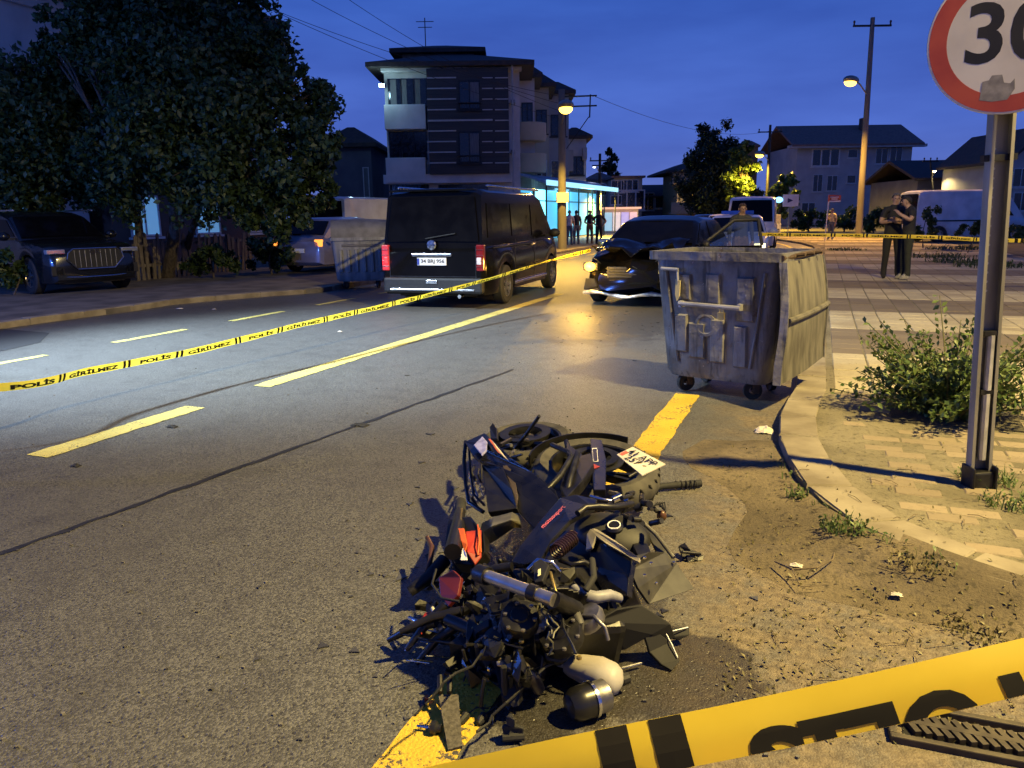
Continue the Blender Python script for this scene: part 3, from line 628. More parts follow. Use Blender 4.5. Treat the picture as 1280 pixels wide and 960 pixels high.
rr_, zz_ = rz_of(1068, 178, 90); mb = MB(); mb.box((0, -.5, zz_-.45), (15.4, .7, .3)); obj('eave_board', mb, stucco_grey, GH)
mb = MB(); mb.box((2.2, 3.4, zz_+2.2), (.7, .7, 1.5)); obj('chimney', mb, brown_wall, GH)
simple_house('low_dark_house', 'long low dark tiled house behind the white van', 1150, 1262, 222, 62, stucco_dark, rooftile_dk, 8, 1.6, ((1200, 246, 1.1, 1.4, 2, curtain_and_reflection), (1208, 246, .6, 1.4, 1, curtain_and_reflection), (1228, 247, 3.4, 1.8, 3, pane_dark)), over=.5)
simple_house('gabled_house', 'grey gabled house seen behind the speed limit post', 1264, 1345, 200, 52, stucco_grey, rooftile_dk, 8, 2.2, ((1276, 222, 1.1, 1.2, 2, pane_dark), (1276, 252, 1.1, 1.2, 2, pane_dark)), gable='y')
simple_house('far_house', 'distant pale house at the end of the street beyond the cars', 866, 925, 246, 120, stucco_grey, rooftile_dk, 8, 1.2, ((880, 258, 1.5, 1.4, 2, pane_dark), (905, 258, 1.5, 1.4, 2, pane_dark)), gable='hip')
# lit kiosk fronts beside the shop
K1 = thing('kiosk', 'small lit kiosk with pale printed shutters beyond the bystanders', 'kiosk', RF(*[rz_of(776, 275, 66)[0], 66]), YAW)
mb = MB(); mb.box((0, 1, 1.0), (2.9, 2, 2.0)); obj('wall', mb, stucco, K1)
for k, c in enumerate(((.4, .7, .9), (.9, .8, .8), (.55, .5, .95), (.85, .6, .7))): mb = MB(); mb.box((-1.05+.7*k, -.03, .95), (.6, .06, 1.5)); obj('shutter', mb, EM('kiosk_%d' % k, c, .5), K1)
mb = MB(); mb.box((0, -.3, 2.05), (3.2, .8, .16)); obj('canopy', mb, EM('kiosk_canopy', (1, .55, .35), .7), K1)
# ================================================================== street lamps and poles
def lamp_head(parent, p, d, col, s=1.0, e=40):
    d = Vector((d[0], d[1], 0)).normalized(); m = Matrix((d, Vector((-d.y, d.x, 0)), Vector((0, 0, 1)))).transposed(); p = Vector(p)
    mb = MB(); mb.sphere(p, (.36*s, .17*s, .11*s), 14, 8, m); h = obj('lamp_head', mb, steel_post, parent, smooth=True)
    mb = MB(); mb.sphere(p+Vector((0, 0, -.07*s))+d*.05*s, (.25*s, .14*s, .10*s), 14, 8, m); obj('lens', mb, EM('lens_%s' % parent.name, col, e), h, smooth=True)
def pole(name, label, base, top, lamp_at, col, power, r0=.15, r1=.09, arms=(), hs=1.0, mat=pole_concrete, spot=None, e=40, group=None, tilt=1.2, cone=138):
    base = Vector(base); T_ = thing(name, label, 'street lamp' if lamp_at is not None else 'pole', base, 0, group); top = Vector(top)-base
    mb = MB(); mb.tube([(0, 0, -.05), top*.5, top], [r0, (r0+r1)/2, r1], 14); obj('pole', mb, mat, T_, smooth=True)
    if lamp_at is not None:
        l = Vector(lamp_at)-base; at = top*max(.3, min(.97, (l.z-.5)/top.z)); d = Vector((l.x-at.x, l.y-at.y, 0)); mb = MB()
        mb.tube([at, at+(l-at)*.5+Vector((0, 0, .18)), l-d.normalized()*.25+Vector((0, 0, .06))], .035, 8); obj('arm', mb, steel_post, T_, smooth=True)
        lamp_head(T_, l, d, col, hs, e)
        if power: lamp('lamp_light', 'SPOT', base+l+Vector((0, 0, -.26*hs)), power, col, T_, .14, base+l+Vector((0, 0, -5))+d.normalized()*tilt, cone, .5)
    for z, ang, ln, ins in arms:
        dv = Vector((math.cos(ang), math.sin(ang), 0)); c = top*(z/top.z); mb = MB()
        mb.box(c, (2*ln, .09, .09), ang); a = obj('cross_arm', mb, dark_metal, T_)
        for k in ins:
            mb = MB(); mb.lathe([(.02, 0), (.05, .03), (.03, .08), (.06, .12), (.05, .2), (.02, .22)], 10, Matrix.Translation(c+dv*k*ln+Vector((0, 0, .045)))); obj('insulator', mb, M('insulator', (.05, .03, .02), .3), a, smooth=True)
    return T_
bR = G(1073, 297, KZ); FR = -bR.x*math.sin(YAW)+bR.y*math.cos(YAW)
pole('street_lamp', 'tall street lamp pole with glowing orange lamp beside the grey house', bR, P(1091, 22, FR), P(1064, 100, FR-1.9), (1, .50, .07), 6500, .19, .11, arms=((P(1091, 27, FR).z-bR.z-.2, YAW, 1.0, (-.95, 0, .95)),), hs=1.9, e=5)
b1 = G(703, 311, KZ); F1 = -b1.x*math.sin(YAW)+b1.y*math.cos(YAW)
p1 = pole('street_lamp', 'concrete pole with bright yellow lamp in front of the lit shop', b1, P(702, 112, F1), P(707, 132, F1-2.2), (1, .58, .07), 3000, .2, .13, hs=1.9, e=5)
for y in (121, 133.5):
    a, b = P(703, y, F1)-b1, P(746, y-1.5, F1)-b1; mb = MB(); mb.tube([a, b], .035, 6); obj('cross_arm', mb, dark_metal, p1)
a, b = P(738, 118, F1)-b1, P(737, 147, F1)-b1; mb = MB(); mb.tube([a, b], .03, 6); obj('arm_brace', mb, dark_metal, p1)
a, b = P(736, 146, F1)-b1, P(708, 186, F1)-b1; mb = MB(); mb.tube([a, b], .022, 6); obj('stay', mb, dark_metal, p1)
mb = MB(); q = P(703, 247, F1)-b1; mb.box((q.x, q.y-.02, q.z), (.5, .48, .42), YAW); obj('pole_band', mb, stucco, p1)
b2 = G(750, 287, KZ); F2 = 62.0; b2 = RF(rz_of(749, 290, F2)[0], F2, KZ)
pole('street_lamp', 'slender yellow street lamp in front of the cream annex', RF(rz_of(750, 290, 58)[0], 58, KZ), P(751.5, 228, 58), P(753.5, 232, 57.6), (1, .64, .08), 4500, .08, .06, hs=1.5, mat=steel_post, e=5)
pole('utility_pole', 'dark utility pole with short white lamp arm near the cypress', b2, P(750, 192, F2), P(743, 208, F2-1.2), (.8, .85, 1.0), 60, .14, .1, arms=((P(750, 194, F2).z-.5, YAW, .8, (-.9, .9)), (P(750, 200, F2).z-.5, YAW, .6, ())), hs=.7, mat=dark_metal, e=6)
b3 = RF(rz_of(957, 280, 66)[0], 66, KZ)
pole('street_lamp', 'utility pole with yellow lamp lighting the leafy tree', b3, P(963, 156, 66), P(950, 192, 64.5), (1, .60, .07), 8000, .16, .1, arms=((P(963, 160, 66).z-.4, YAW, 1.0, (-.9, 0, .9)),), hs=2.0, mat=dark_metal, e=5, tilt=0, cone=168)
# street lamp the photographer stands near: its light throws the shadows of bin, sign and wreck
LAMP = Vector((4.3, 3.45, 8.0))
pole('street_lamp', 'street lamp on a steel pole at the corner by the drain', (5.6, 3.1, KZ), (5.6, 3.1, 8.1), LAMP, SODIUM, 7800, .1, .06, mat=steel_post, hs=1.0, e=40, tilt=.6, cone=160)
# cold white floodlight on a pole at the mouth of the side street, pooling on the lanes
FP = thing('floodlight_pole', 'steel pole with cold white floodlight at the side street corner', 'street lamp', (-12.2, 2.6, 0))
mb = MB(); mb.tube([(0, 0, -.05), (0, 0, 7.2)], [.09, .06], 12); obj('pole', mb, steel_post, FP, smooth=True); mb = MB(); mb.tube([(0, 0, 7.1), (.9, .3, 7.25)], .03, 8); obj('arm', mb, steel_post, FP)
fm = (Vector((-5.3, 7.6, 0))-Vector((-11.2, 2.95, 7.15))).normalized(); mm = fm.to_track_quat('-Z', 'Y').to_matrix(); mb = MB(); mb.box((1.0, .35, 7.2), (.4, .3, .12), m=mm); fh = obj('lamp_head', mb, dark_metal, FP, bevel=.02); mb = MB(); mb.box(Vector((1.0, .35, 7.2))+fm*.065, (.36, .26, .02), m=mm); obj('lens', mb, EM('flood_white', (.8, .92, 1), 12), fh)
lamp('flood_beam', 'SPOT', Vector((-11.2, 2.95, 7.2))+fm*.12, 17000, (.66, .84, 1.0), FP, .45, (-6.3, 7.2, 0), 53, 1.0)
# lamp far right and a small dark pole behind the van
bq = RF(rz_of(1170, 290, 60)[0], 60, KZ)
pole('street_lamp', 'small warm lamp on a dark pole above the low dark house', bq, P(1163, 200, 60), P(1168, 213, 59.6), (1, .75, .3), 500, .07, .05, arms=((P(1170, 196, 60).z-.4, YAW, .6, (-.8, 0, .8)),), hs=.8, mat=dark_metal, e=25)
# overhead wires, one object each
wire_m = M('cable_black', (.02, .02, .022), .6)
def wire(a, b, sag, label, r=.010):
    a, b = Vector(a), Vector(b); mb = MB(); mb.tube([a.lerp(b, k/16)-Vector((0, 0, sag*4*(k/16)*(1-k/16))) for k in range(17)], r, 5)
    return tag(obj('overhead_wire', mb, wire_m), label, 'wire', 'overhead wires')
wl = 'thin black overhead wire strung across the dusk sky to the lamp pole by the shop'
top1 = P(703, 121, F1)
for k, (x, y, F) in enumerate(((300, -5, 30), (375, -8, 30), (425, -8, 31), (250, -30, 28))): wire(P(x, y, F), top1+Vector((0, 0, -.3*k)), .35, wl)
wire(P(740, 119, F1), b3+Vector((0, 0, P(963, 160, 66).z-.3)), .8, 'long sagging wire between the shop lamp pole and the leafy tree pole', .010)
# ================================================================== trees and plants
def tree(name, label, base, clumps, n, size, mat, trunks, cat='tree', group=None, ratio=.6, limb=True, shell=.35):
    """clumps: (centre, radius) in world; leaves spread through them, limbs reach each"""
    base = Vector(base); T_ = thing(name, label, cat, base, 0, group); pts = []; nr = []
    vol = sum((r if not isinstance(r, tuple) else (r[0]*r[1]*r[2])**(1/3))**2.2 for _, r in clumps)
    for c, r in clumps:
        rr = r if not isinstance(r, tuple) else (r[0]*r[1]*r[2])**(1/3)
        k = max(20, int(n*rr**2.2/vol)); c = Vector(c)-base
        m = max(6, int(k/120))                                  # sprigs: leaves gather in small bunches
        sp, sd = clump_points(c, r, m, shell); per = k//m
        for q, d in zip(sp, sd):
            pp, dd = clump_points(q, rr*.40, per, .05); pts.append(pp); nr.append(np.repeat(d[None], per, 0)+np.array([0, 0, .5]))
    leaf_cloud('crown', np.concatenate(pts), np.concatenate(nr), size, mat, T_, ratio, .9)
    mb = MB()
    for tb, tt, r0 in trunks:
        tb, tt = Vector(tb)-base, Vector(tt)-base; mid = tb.lerp(tt, .5)+Vector((random.uniform(-.2, .2), random.uniform(-.2, .2), 0)); mb.tube([tb-Vector((0, 0, .1)), mid, tt], [r0, r0*.8, r0*.5], 9)
    obj('trunk', mb, bark, T_, smooth=True)
    if limb:
        mb = MB()
        for c, r in clumps:
            c = Vector(c)-base; tt = min((Vector(t[1])-base for t in trunks), key=lambda q: (q-c).length); q = tt.lerp(c, .55)+Vector((0, 0, .25))
            mb.tube([tt, q, c], [.07, .045, .015], 6)
            for _ in range(3): e = c+Vector((random.gauss(0, 1), random.gauss(0, 1), random.gauss(0, 1)))*(r if not isinstance(r, tuple) else r[0])*.5; mb.tube([q, q.lerp(e, .5)+Vector((0, 0, .1)), e], [.03, .02, .006], 5)
        obj('limb', mb, bark, T_, smooth=True)
    return T_
def cl(x, y, F, rpx): return (P(x, y, F), rpx*F/FPX*(1.22 if F > 60 else 1))
bt = G(208, 347, KZ)
tree('broad_tree', 'broad dark leafy tree overhanging the wooden fence and kerb', bt,
     [cl(300, 140, 18.5, 70), cl(215, 90, 19, 75), cl(150, 40, 19, 60), cl(370, 190, 18.5, 48), cl(385, 130, 19, 38), cl(330, 75, 19.5, 45), cl(270, 20, 20, 60), cl(260, 215, 18, 60), cl(345, 245, 18, 45), cl(200, 170, 18, 65),
      cl(400, 165, 18.6, 24), cl(392, 228, 18.3, 26), cl(315, 25, 20, 22), cl(322, 8, 20, 12), cl(350, 95, 19, 25), cl(180, -20, 20, 70), cl(90, 45, 19, 34), cl(60, 60, 19, 22), cl(360, 270, 18, 28), cl(310, 262, 17.8, 30), cl(150, 225, 18.5, 50), cl(400, 110, 19, 15), cl(412, 190, 18.5, 16), cl(405, 255, 18.3, 15), cl(380, 92, 19, 13)],
     80000, .145, leaf_dark, [(bt, P(215, 230, 18.6), .17), (G(192, 347, KZ), P(170, 240, 19), .13), (G(225, 342, KZ), P(260, 230, 19), .1)])
bt2 = G(30, 352, KZ)
tree('shade_tree', 'dark leafy tree standing behind the parked black car', bt2,
     [cl(60, 165, 19.5, 75), cl(0, 140, 19, 70), cl(120, 190, 19.5, 55), cl(20, 215, 19, 55), cl(-60, 180, 19, 70), cl(95, 120, 20, 45), cl(80, 235, 19.8, 40)], 40000, .145, leaf_dark, [(bt2, P(40, 220, 19.4), .16)])
# conifer group with lamp-lit side
bc = RF(rz_of(900, 280, 74)[0], 74, KZ)
tree('conifer_tree', 'large dark rounded conifer beside the ochre house', bc,
     [cl(893, 172, 74, 18), cl(885, 195, 74, 24), cl(905, 195, 74, 22), cl(878, 222, 74, 26), cl(905, 225, 74, 30), cl(890, 250, 74, 30), cl(915, 248, 74, 26), cl(866, 200, 74, 13), cl(868, 240, 74, 20), cl(935, 255, 74, 20)], 26000, .40, leaf_conifer, [(bc, P(893, 200, 74), .3)], ratio=.4)
bd = RF(rz_of(930, 280, 67)[0], 67, KZ)
tree('leafy_tree', 'bright leafy tree lit yellow green by the street lamp', bd,
     [cl(928, 200, 67, 12), cl(935, 215, 67, 13), cl(924, 225, 67, 14), cl(936, 232, 67, 10), cl(918, 208, 67, 9), cl(930, 186, 67, 8), cl(925, 240, 67, 12)], 4200, .36, leaf_bright, [(bd, P(928, 225, 67), .16)])
bcy = RF(rz_of(763, 280, 100)[0], 100, KZ)
tree('cypress_tree', 'slim dark cypress behind the cream house', bcy, [cl(763, 190, 100, 5), cl(763, 200, 100, 8), cl(763, 213, 100, 9), cl(763, 228, 100, 10), cl(763, 245, 100, 10)], 2500, .45, leaf_conifer, [(bcy, P(763, 215, 100), .2)], limb=False)
be = RF(rz_of(972, 285, 60)[0], 60, KZ)
tree('roadside_tree', 'loose olive roadside tree between the lamp pole and the grey house', be, [cl(975, 240, 60, 14), cl(985, 228, 60, 12), cl(965, 250, 60, 12), cl(990, 250, 60, 12), cl(978, 262, 60, 12)], 2600, .3, leaf_bright, [(be, P(977, 255, 60), .12)])
# hedges and shrubs, each its own
def shrub(name, label, x, y, F, rpx, n, size, mat, flat=.7, group=None, extra=()):
    c = P(x, y, F); r = rpx*F/FPX; base = Vector((c.x, c.y, KZ if F > 3 else 0)); cls = [(c, (r, r, r*flat))]+[(P(a, b, F), (q*F/FPX,)*3) for a, b, q in extra]
    return tree(name, label, base, cls, n, size, mat, [(base, c, max(.02, r*.05))], 'shrub', group, limb=False, shell=.25)
shrub('hedge_bush', 'dark round bush in front of the grey house near the street sign', 1012, 274, 58, 22, 1500, .25, leaf_dark, .7, extra=((995, 280, 14), (1030, 278, 14)))
shrub('hedge_bush', 'wide dark bush between the street sign and the tall lamp pole', 1056, 272, 56, 20, 1500, .25, leaf_dark, .8, extra=((1042, 280, 12), (1070, 278, 14)))
shrub('hedge_bush', 'dark bush right of the tall lamp pole behind the two men', 1094, 270, 52, 20, 1500, .25, leaf_dark, .8, extra=((1110, 276, 15), (1085, 282, 12)))
shrub('weedy_bush', 'tall weedy bush beside the two men in front of the white van', 1158, 272, 30, 14, 1300, .12, leaf_dark, 1.1, extra=((1150, 285, 10), (1166, 288, 10)))
shrub('weedy_bush', 'low weedy bush in front of the white van by the sign post', 1212, 283, 26, 14, 1000, .11, leaf_dark, .9, extra=((1228, 292, 12),))
shrub('weedy_bush', 'dark weeds behind the speed limit post', 1255, 292, 24, 16, 900, .11, leaf_dark, .7, extra=((1275, 292, 14),))
shrub('garden_shrub', 'dark shrub against the wooden fence under the broad tree', 265, 318, 19.4, 26, 1600, .13, leaf_dark, .9, extra=((285, 328, 16), (240, 330, 14)))
shrub('garden_shrub', 'square clipped dark hedge right of the wooden fence', 338, 310, 20.5, 26, 2600, .11, leaf_dark, .85, extra=((320, 318, 18), (358, 318, 18), (335, 328, 16), (352, 300, 14)))
shrub('garden_shrub', 'ragged shrub by the kerb left of the parked black car', 8, 330, 15.5, 24, 1300, .13, leaf_dark, 1.2)
# wooden picket fence -------------------------------------------------------------------
fa, fb = G(172, 351, KZ), G(318, 336, KZ)
fence = thing('picket_fence', 'leaning weathered wooden picket fence under the broad tree', 'fence', fa); fd = fb-fa; fl_ = fd.length; fd.normalize(); fang = math.atan2(fd.y, fd.x)
for k in range(int(fl_/.165)):
    c = fd*(.165*k+.05+random.uniform(-.02, .02)); h = random.uniform(.95, 1.2); mb = MB(); m = Matrix.Rotation(fang, 3, 'Z') @ Matrix.Rotation(random.gauss(.03, .05), 3, 'Y') @ Matrix.Rotation(random.gauss(0, .03), 3, 'X')
    hw = random.uniform(.04, .055); o = c; pr = [(-hw, 0), (hw, 0), (hw, h-.05), (random.uniform(-.02, .02), h), (-hw, h-.06)]
    mb.loft([[o+m @ Vector((a, d, b-.03)) for a, b in pr] for d in (-.012, .012)], closed=True); obj('picket', mb, wood_grey, fence)
for z in (.35, .85):
    mb = MB(); mb.box(fd*fl_/2+Vector((-fd.y*.035, fd.x*.035, z)), (fl_, .04, .07), fang); obj('rail', mb, wood_grey, fence)
# bush growing by the sign -----------------------------------------------------------------
bb = G(1185, 520, KZ); T_ = thing('pavement_bush', 'bright green weedy bush growing from a tree pit in the paving', 'bush', bb); T_.scale = (1.1, 1.1, 1.15)
pts = []; nr = []; mb = MB(); mbx = []
for k in range(150):
    an = random.uniform(0, 2*PI); el = random.betavariate(2, 1.6); ln = random.uniform(.34, .62); d = Vector((math.cos(an)*(1-el*.75), math.sin(an)*(1-el*.75)*.75, .18+el*.8)).normalized()
    st = Vector((math.cos(an), math.sin(an), 0))*random.uniform(0, .16); p1 = st+d*ln*.5; p2 = st+d*ln+Vector((math.cos(an)*.06, math.sin(an)*.06, -.05+random.uniform(-.03, .04)))
    mb.tube([st, p1, p2], [.005, .004, .002], 4)
    nl = int(ln*75)
    for i in range(nl):
        t = (i+2)/(nl+2); q = st.lerp(p1, t*2) if t < .5 else p1.lerp(p2, t*2-1); sd = Vector((-d.y, d.x, random.uniform(-.3, .4))).normalized()*(1 if i % 2 else -1)
        w = .045*(1.15-abs(t-.5)); pts.append(q+sd*w*random.uniform(.3, 1.2)+Vector((random.gauss(0, .012), random.gauss(0, .012), random.gauss(0, .012)))); nr.append((0, 0, 1.6))
for k in range(9):  # long shoots
    an = random.choice((PI*1.0, PI*.9, .3, PI*.75, 1.2, PI*1.15, PI*.55)); d = Vector((math.cos(an)*.7, math.sin(an)*.4, random.uniform(.55, 1.0))).normalized(); ln = random.uniform(.6, .82); e = d*ln
    mb.tube([(0, 0, 0), d*ln*.5+Vector((0, 0, .05)), e], [.007, .005, .002], 5)
    for i in range(26):
        t = .35+.65*i/26; sd = Vector((-d.y, d.x, .2)).normalized()*(1 if i % 2 else -1); pts.append(e*t+sd*.035); nr.append((0, 0, 1.5))
pp = [p for p in pts if Vector(p).z > .02]; nn = [n for p, n in zip(pts, nr) if Vector(p).z > .02]
leaf_cloud('foliage', np.array([tuple(p) for p in pp]), np.array(nn), .043, leaf_bright, T_, .6); obj('stem', mb, M('green_stem', (.08, .08, .03), .8), T_)
mb = MB(); mb.box((0, 0, 0), (1, 1, 1))
# pit soil and edging
pit = MB(); pit.slab([bb+Vector((x, y, .012)) for x, y in ((-.38, -.3), (.4, -.32), (.45, .3), (-.36, .34))], .01); struct(obj('tree_pit_soil', pit, earth))
# weeds: several small tufts, counted as single plants
def tuft(label, p, r, n, size, mat, h=.1, blades=True):
    p = Vector(p); p.z = max(p.z, bank_z(p.x, p.y) if p.z < .02 else p.z); T2 = thing('weed_tuft', label, 'weed', p); mb = MB(); pts = []; nr = []
    for k in range(n):
        an = random.uniform(0, 2*PI); rr = r*math.sqrt(random.random()); b = Vector((math.cos(an)*rr, math.sin(an)*rr*.8, 0)); d = Vector((random.gauss(0, .5), random.gauss(0, .5), 1)).normalized(); l = h*random.uniform(.4, 1.1); w = size*.12
        s = Vector((-d.y, d.x, 0)).normalized()*w if abs(d.z) < .999 else Vector((w, 0, 0)); e = b+d*l+Vector((d.x, d.y, -.2))*l*.3
        mb.add([b-s, b+s, b+d*l*.6+s*.7, b+d*l*.6-s*.7, e], [(0, 1, 2, 3), (3, 2, 4)])
        if random.random() < .6: pts.append(b+d*l*random.uniform(.3, .9)); nr.append((0, 0, 2))
    stuff(obj('blades', mb, mat, T2))
    if pts: stuff(leaf_cloud('leaf', np.array([tuple(q) for q in pts]), np.array(nr), size*.8, mat, T2, .5))
    return T2
tuft('green weeds sprouting round the foot of the speed limit post', G(1235, 602, KZ), .16, 150, .03, leaf_bright, .09)
tuft('leafy weeds spreading right of the speed limit post', G(1270, 632, KZ), .16, 130, .03, leaf_bright, .07)
tuft('small weeds at the kerb foot beside the pale gravel', G(1055, 685, 0), .11, 110, .03, leaf_bright, .07)
tuft('thin weeds in the kerb joint between bin and post', G(1000, 632, 0), .07, 60, .03, leaf_bright, .06)
tuft('dry grass tuft in the gutter below the kerb bend', G(1150, 730, 0), .14, 90, .03, leaf_dry, .04)
tuft('dry flattened grass in the gutter near the drain', G(1225, 790, 0), .14, 90, .03, leaf_dry, .035)
tuft('low dark weeds on the far paving beside the road', G(1058, 313, KZ), .7, 120, .12, leaf_dark, .14)
for k, (x, y, lb) in enumerate(((1165, 322, 'grassy weeds on the verge behind the two men'), (1200, 328, 'weeds on the verge beyond the green bush'), (1240, 334, 'weeds on the verge behind the speed limit post'), (1190, 312, 'tall weeds on the verge below the white van'))):
    tuft(lb, G(x, y, KZ), .9, 200, .1, leaf_dark, .22)
# litter of dry leaves, twigs and grit in the gutter (uncountable)
pts = []
for k in range(1900):
    x, y = random.uniform(900, 1270), random.uniform(560, 930); p = G(x, y, 0)
    if p.x < kerb_x(p.y)-.02 or p.y < 2.6:
        if p.x > -.75+random.gauss(0, .2): pts.append((p.x, p.y, .006+bank_z(p.x, p.y)))
for k in range(330):
    x, y = random.uniform(1000, 1280), random.uniform(430, 760); p = G(x, y, KZ)
    if p.x > kerb_x(p.y)+.05: pts.append((p.x, p.y, KZ+.012))
lc = leaf_cloud('leaf_litter', np.array(pts), np.tile((0, 0, 9.), (len(pts), 1)), .016, leaf_dry, None, .5, 1.3); stuff(lc, 'dry leaf crumbs and grit scattered along the gutter and paving', 'litter')
mb = MB()
for k in range(70):
    p = G(random.uniform(960, 1270), random.uniform(600, 900), 0.0)
    if p.x > kerb_x(p.y)-.03 and p.y > 2.75: p.z = KZ+.008
    else: p.z = bank_z(p.x, p.y)
    an = random.uniform(0, PI); l = random.uniform(.03, .12); d = Vector((math.cos(an), math.sin(an), 0)); mb.tube([p+Vector((0, 0, .004)), p+d*l*.5+Vector((0, 0, .012)), p+d*l+Vector((0, 0, .004))], .0018, 4)
stuff(obj('twig_litter', mb, M('twig', (.13, .10, .06), .9)), 'dry straw and twigs scattered in the gutter', 'litter')
mb = MB()
for k in range(300):
    p = G(random.uniform(-20, 1000), random.uniform(400, 950), 0); s = random.uniform(.003, .009); mb.box((p.x, p.y, s*.4), (s*1.3, s, s), random.uniform(0, 3))
stuff(obj('grit', mb, M('grit', (.11, .105, .095), .9, var=.5, scale=3)), 'loose grit and crumbs of glass spread over the road', 'grit')

# crumbs of broken plastic and glass thrown around the two damaged vehicles (uncountable)
mb = MB()
for k in range(260):
    if k % 2: c = Vector((random.gauss(-2.6, 1.0), random.gauss(10.6, 1.3), .002))
    else: c = Vector((random.gauss(-1.1, .55), random.gauss(2.9, .9), .002))
    s = abs(random.gauss(.012, .010))+.004; a = random.uniform(0, 6); mb.slab([c+Vector((math.cos(a+t)*s*random.uniform(.5, 1.2), math.sin(a+t)*s*random.uniform(.5, 1.2), .004)) for t in (0, 1.9, 4.0)], .004)
stuff(obj('crash_crumbs', mb, M('shard_black', (.012, .012, .012), .4, c2=(.10, .10, .10), scale=1.2)), 'broken plastic and glass crumbs thrown around the wreck and car', 'debris')

# low weeds rooted all along the kerb foot and joints: one ragged growth
mb = MB(); lp = []
for k in range(420):
    sgm = random.uniform(9.0, 15.5); p, t_ = poly_at(KL[::-1], sgm); n_ = Vector((-t_.y, t_.x, 0)); dens = math.sin(sgm*2.3)+math.sin(sgm*5.1+1)
    if dens < .1+random.uniform(-.5, .5): continue
    b = p+n_*random.gauss(.03, .03)+Vector((0, 0, max(.004, bank_z(p.x-.02, p.y-.02)))); d = Vector((random.gauss(0, .6), random.gauss(0, .6), 1)).normalized(); l = random.uniform(.02, .06); s = Vector((-d.y, d.x, 0)).normalized()*.003
    mb.add([b-s, b+s, b+d*l], [(0, 1, 2)]); lp.append(tuple(b+d*l*.7))
stuff(obj('kerb_weeds', mb, leaf_bright), 'thin ragged weeds rooted along the foot of the kerb', 'weeds')
lc = leaf_cloud('kerb_weed_leaves', np.array(lp), np.tile((0, 0, 2.), (len(lp), 1)), .022, leaf_bright, None, .5, 1.0); stuff(lc, 'small leaves of the ragged weeds along the kerb foot', 'weeds')
# ================================================================== vehicles (local x forward, y left)
def paintm(name, c, metal=.3, rough=.25): return M(name, c, rough, metal, var=.15, scale=2, coat=.6, rvar=.06)
paint_black = M('car_paint_black', (.004, .0037, .0035), .14, 0, var=.2, scale=2, coat=0, spec=.18, rvar=.04); paint_white = paintm('car_paint_white', (.55, .56, .58), 0, .35); paint_navy = paintm('car_paint_dark', (.010, .012, .016))
paint_purple = paintm('car_paint_grey', (.22, .2, .24), .3, .35); paint_yellow = paintm('car_paint_yellow', (.65, .48, .05), 0, .35)
red_lens = M('red_lens', (.16, .008, .01), .15, spec=.7); red_lit = EM('red_lens_lit', (1, .05, .04), .28, (.3, .02, .02)); amber_lit = EM('amber_lens_lit', (1, .45, .04), 7); lens_clear = M('lens_clear', (.4, .42, .45), .1, .5, spec=.8)
plate_white = M('plate_white', (.7, .7, .68), .45, var=.08); plate_black = M('plate_letters', (.01, .01, .012), .6); plate_blue = M('plate_blue', (.02, .05, .35), .5)
clear = bpy.data.materials.new('clear_glass'); clear.use_nodes = True; _t = clear.node_tree; _t.nodes.remove(_t.nodes['Principled BSDF'])
_a = _t.nodes.new('ShaderNodeBsdfTransparent'); _a.inputs[0].default_value = (.75, .8, .78, 1); _g = _t.nodes.new('ShaderNodeBsdfGlossy'); _g.inputs['Roughness'].default_value = .04; _m = _t.nodes.new('ShaderNodeMixShader'); _m.inputs[0].default_value = .12
_t.links.new(_a.outputs[0], _m.inputs[1]); _t.links.new(_g.outputs[0], _m.inputs[2]); _t.links.new(_m.outputs[0], _t.nodes['Material Output'].inputs[0])
rim_m = M('alloy_rim', (.35, .35, .36), .3, .9, var=.2, scale=20)
def make_wheel(parent, x, y, r, w, rim=rim_m, spokes=7):
    s = 1 if y > 0 else -1; m = Matrix.Translation((x, y, r)) @ Matrix.Rotation(-s*PI/2, 4, 'X')
    mb = MB(); mb.lathe([(r*.63, -w/2), (r*.9, -w/2), (r*.985, -w*.38), (r, 0), (r*.985, w*.38), (r*.9, w/2), (r*.63, w/2)], 28, m, closed=True); t = obj('wheel', mb, rubber, parent, smooth=True)
    mb = MB(); mb.lathe([(r*.64, -w*.4), (r*.64, w*.46), (r*.58, w*.46), (r*.55, w*.1), (.001, w*.1)], 24, m)
    for k in range(spokes):
        a = 2*PI*k/spokes; mm = m @ Matrix.Rotation(a, 4, 'Z'); c = mm @ Vector((r*.33, 0, w*.3)); mb.box(c, (r*.52, r*.11, w*.16), m=mm.to_3x3())
    mb.lathe([(r*.15, w*.1), (r*.15, w*.42), (.001, w*.44)], 12, m); obj('rim', mb, rim, t, smooth=True)
    return t
class Car: pass
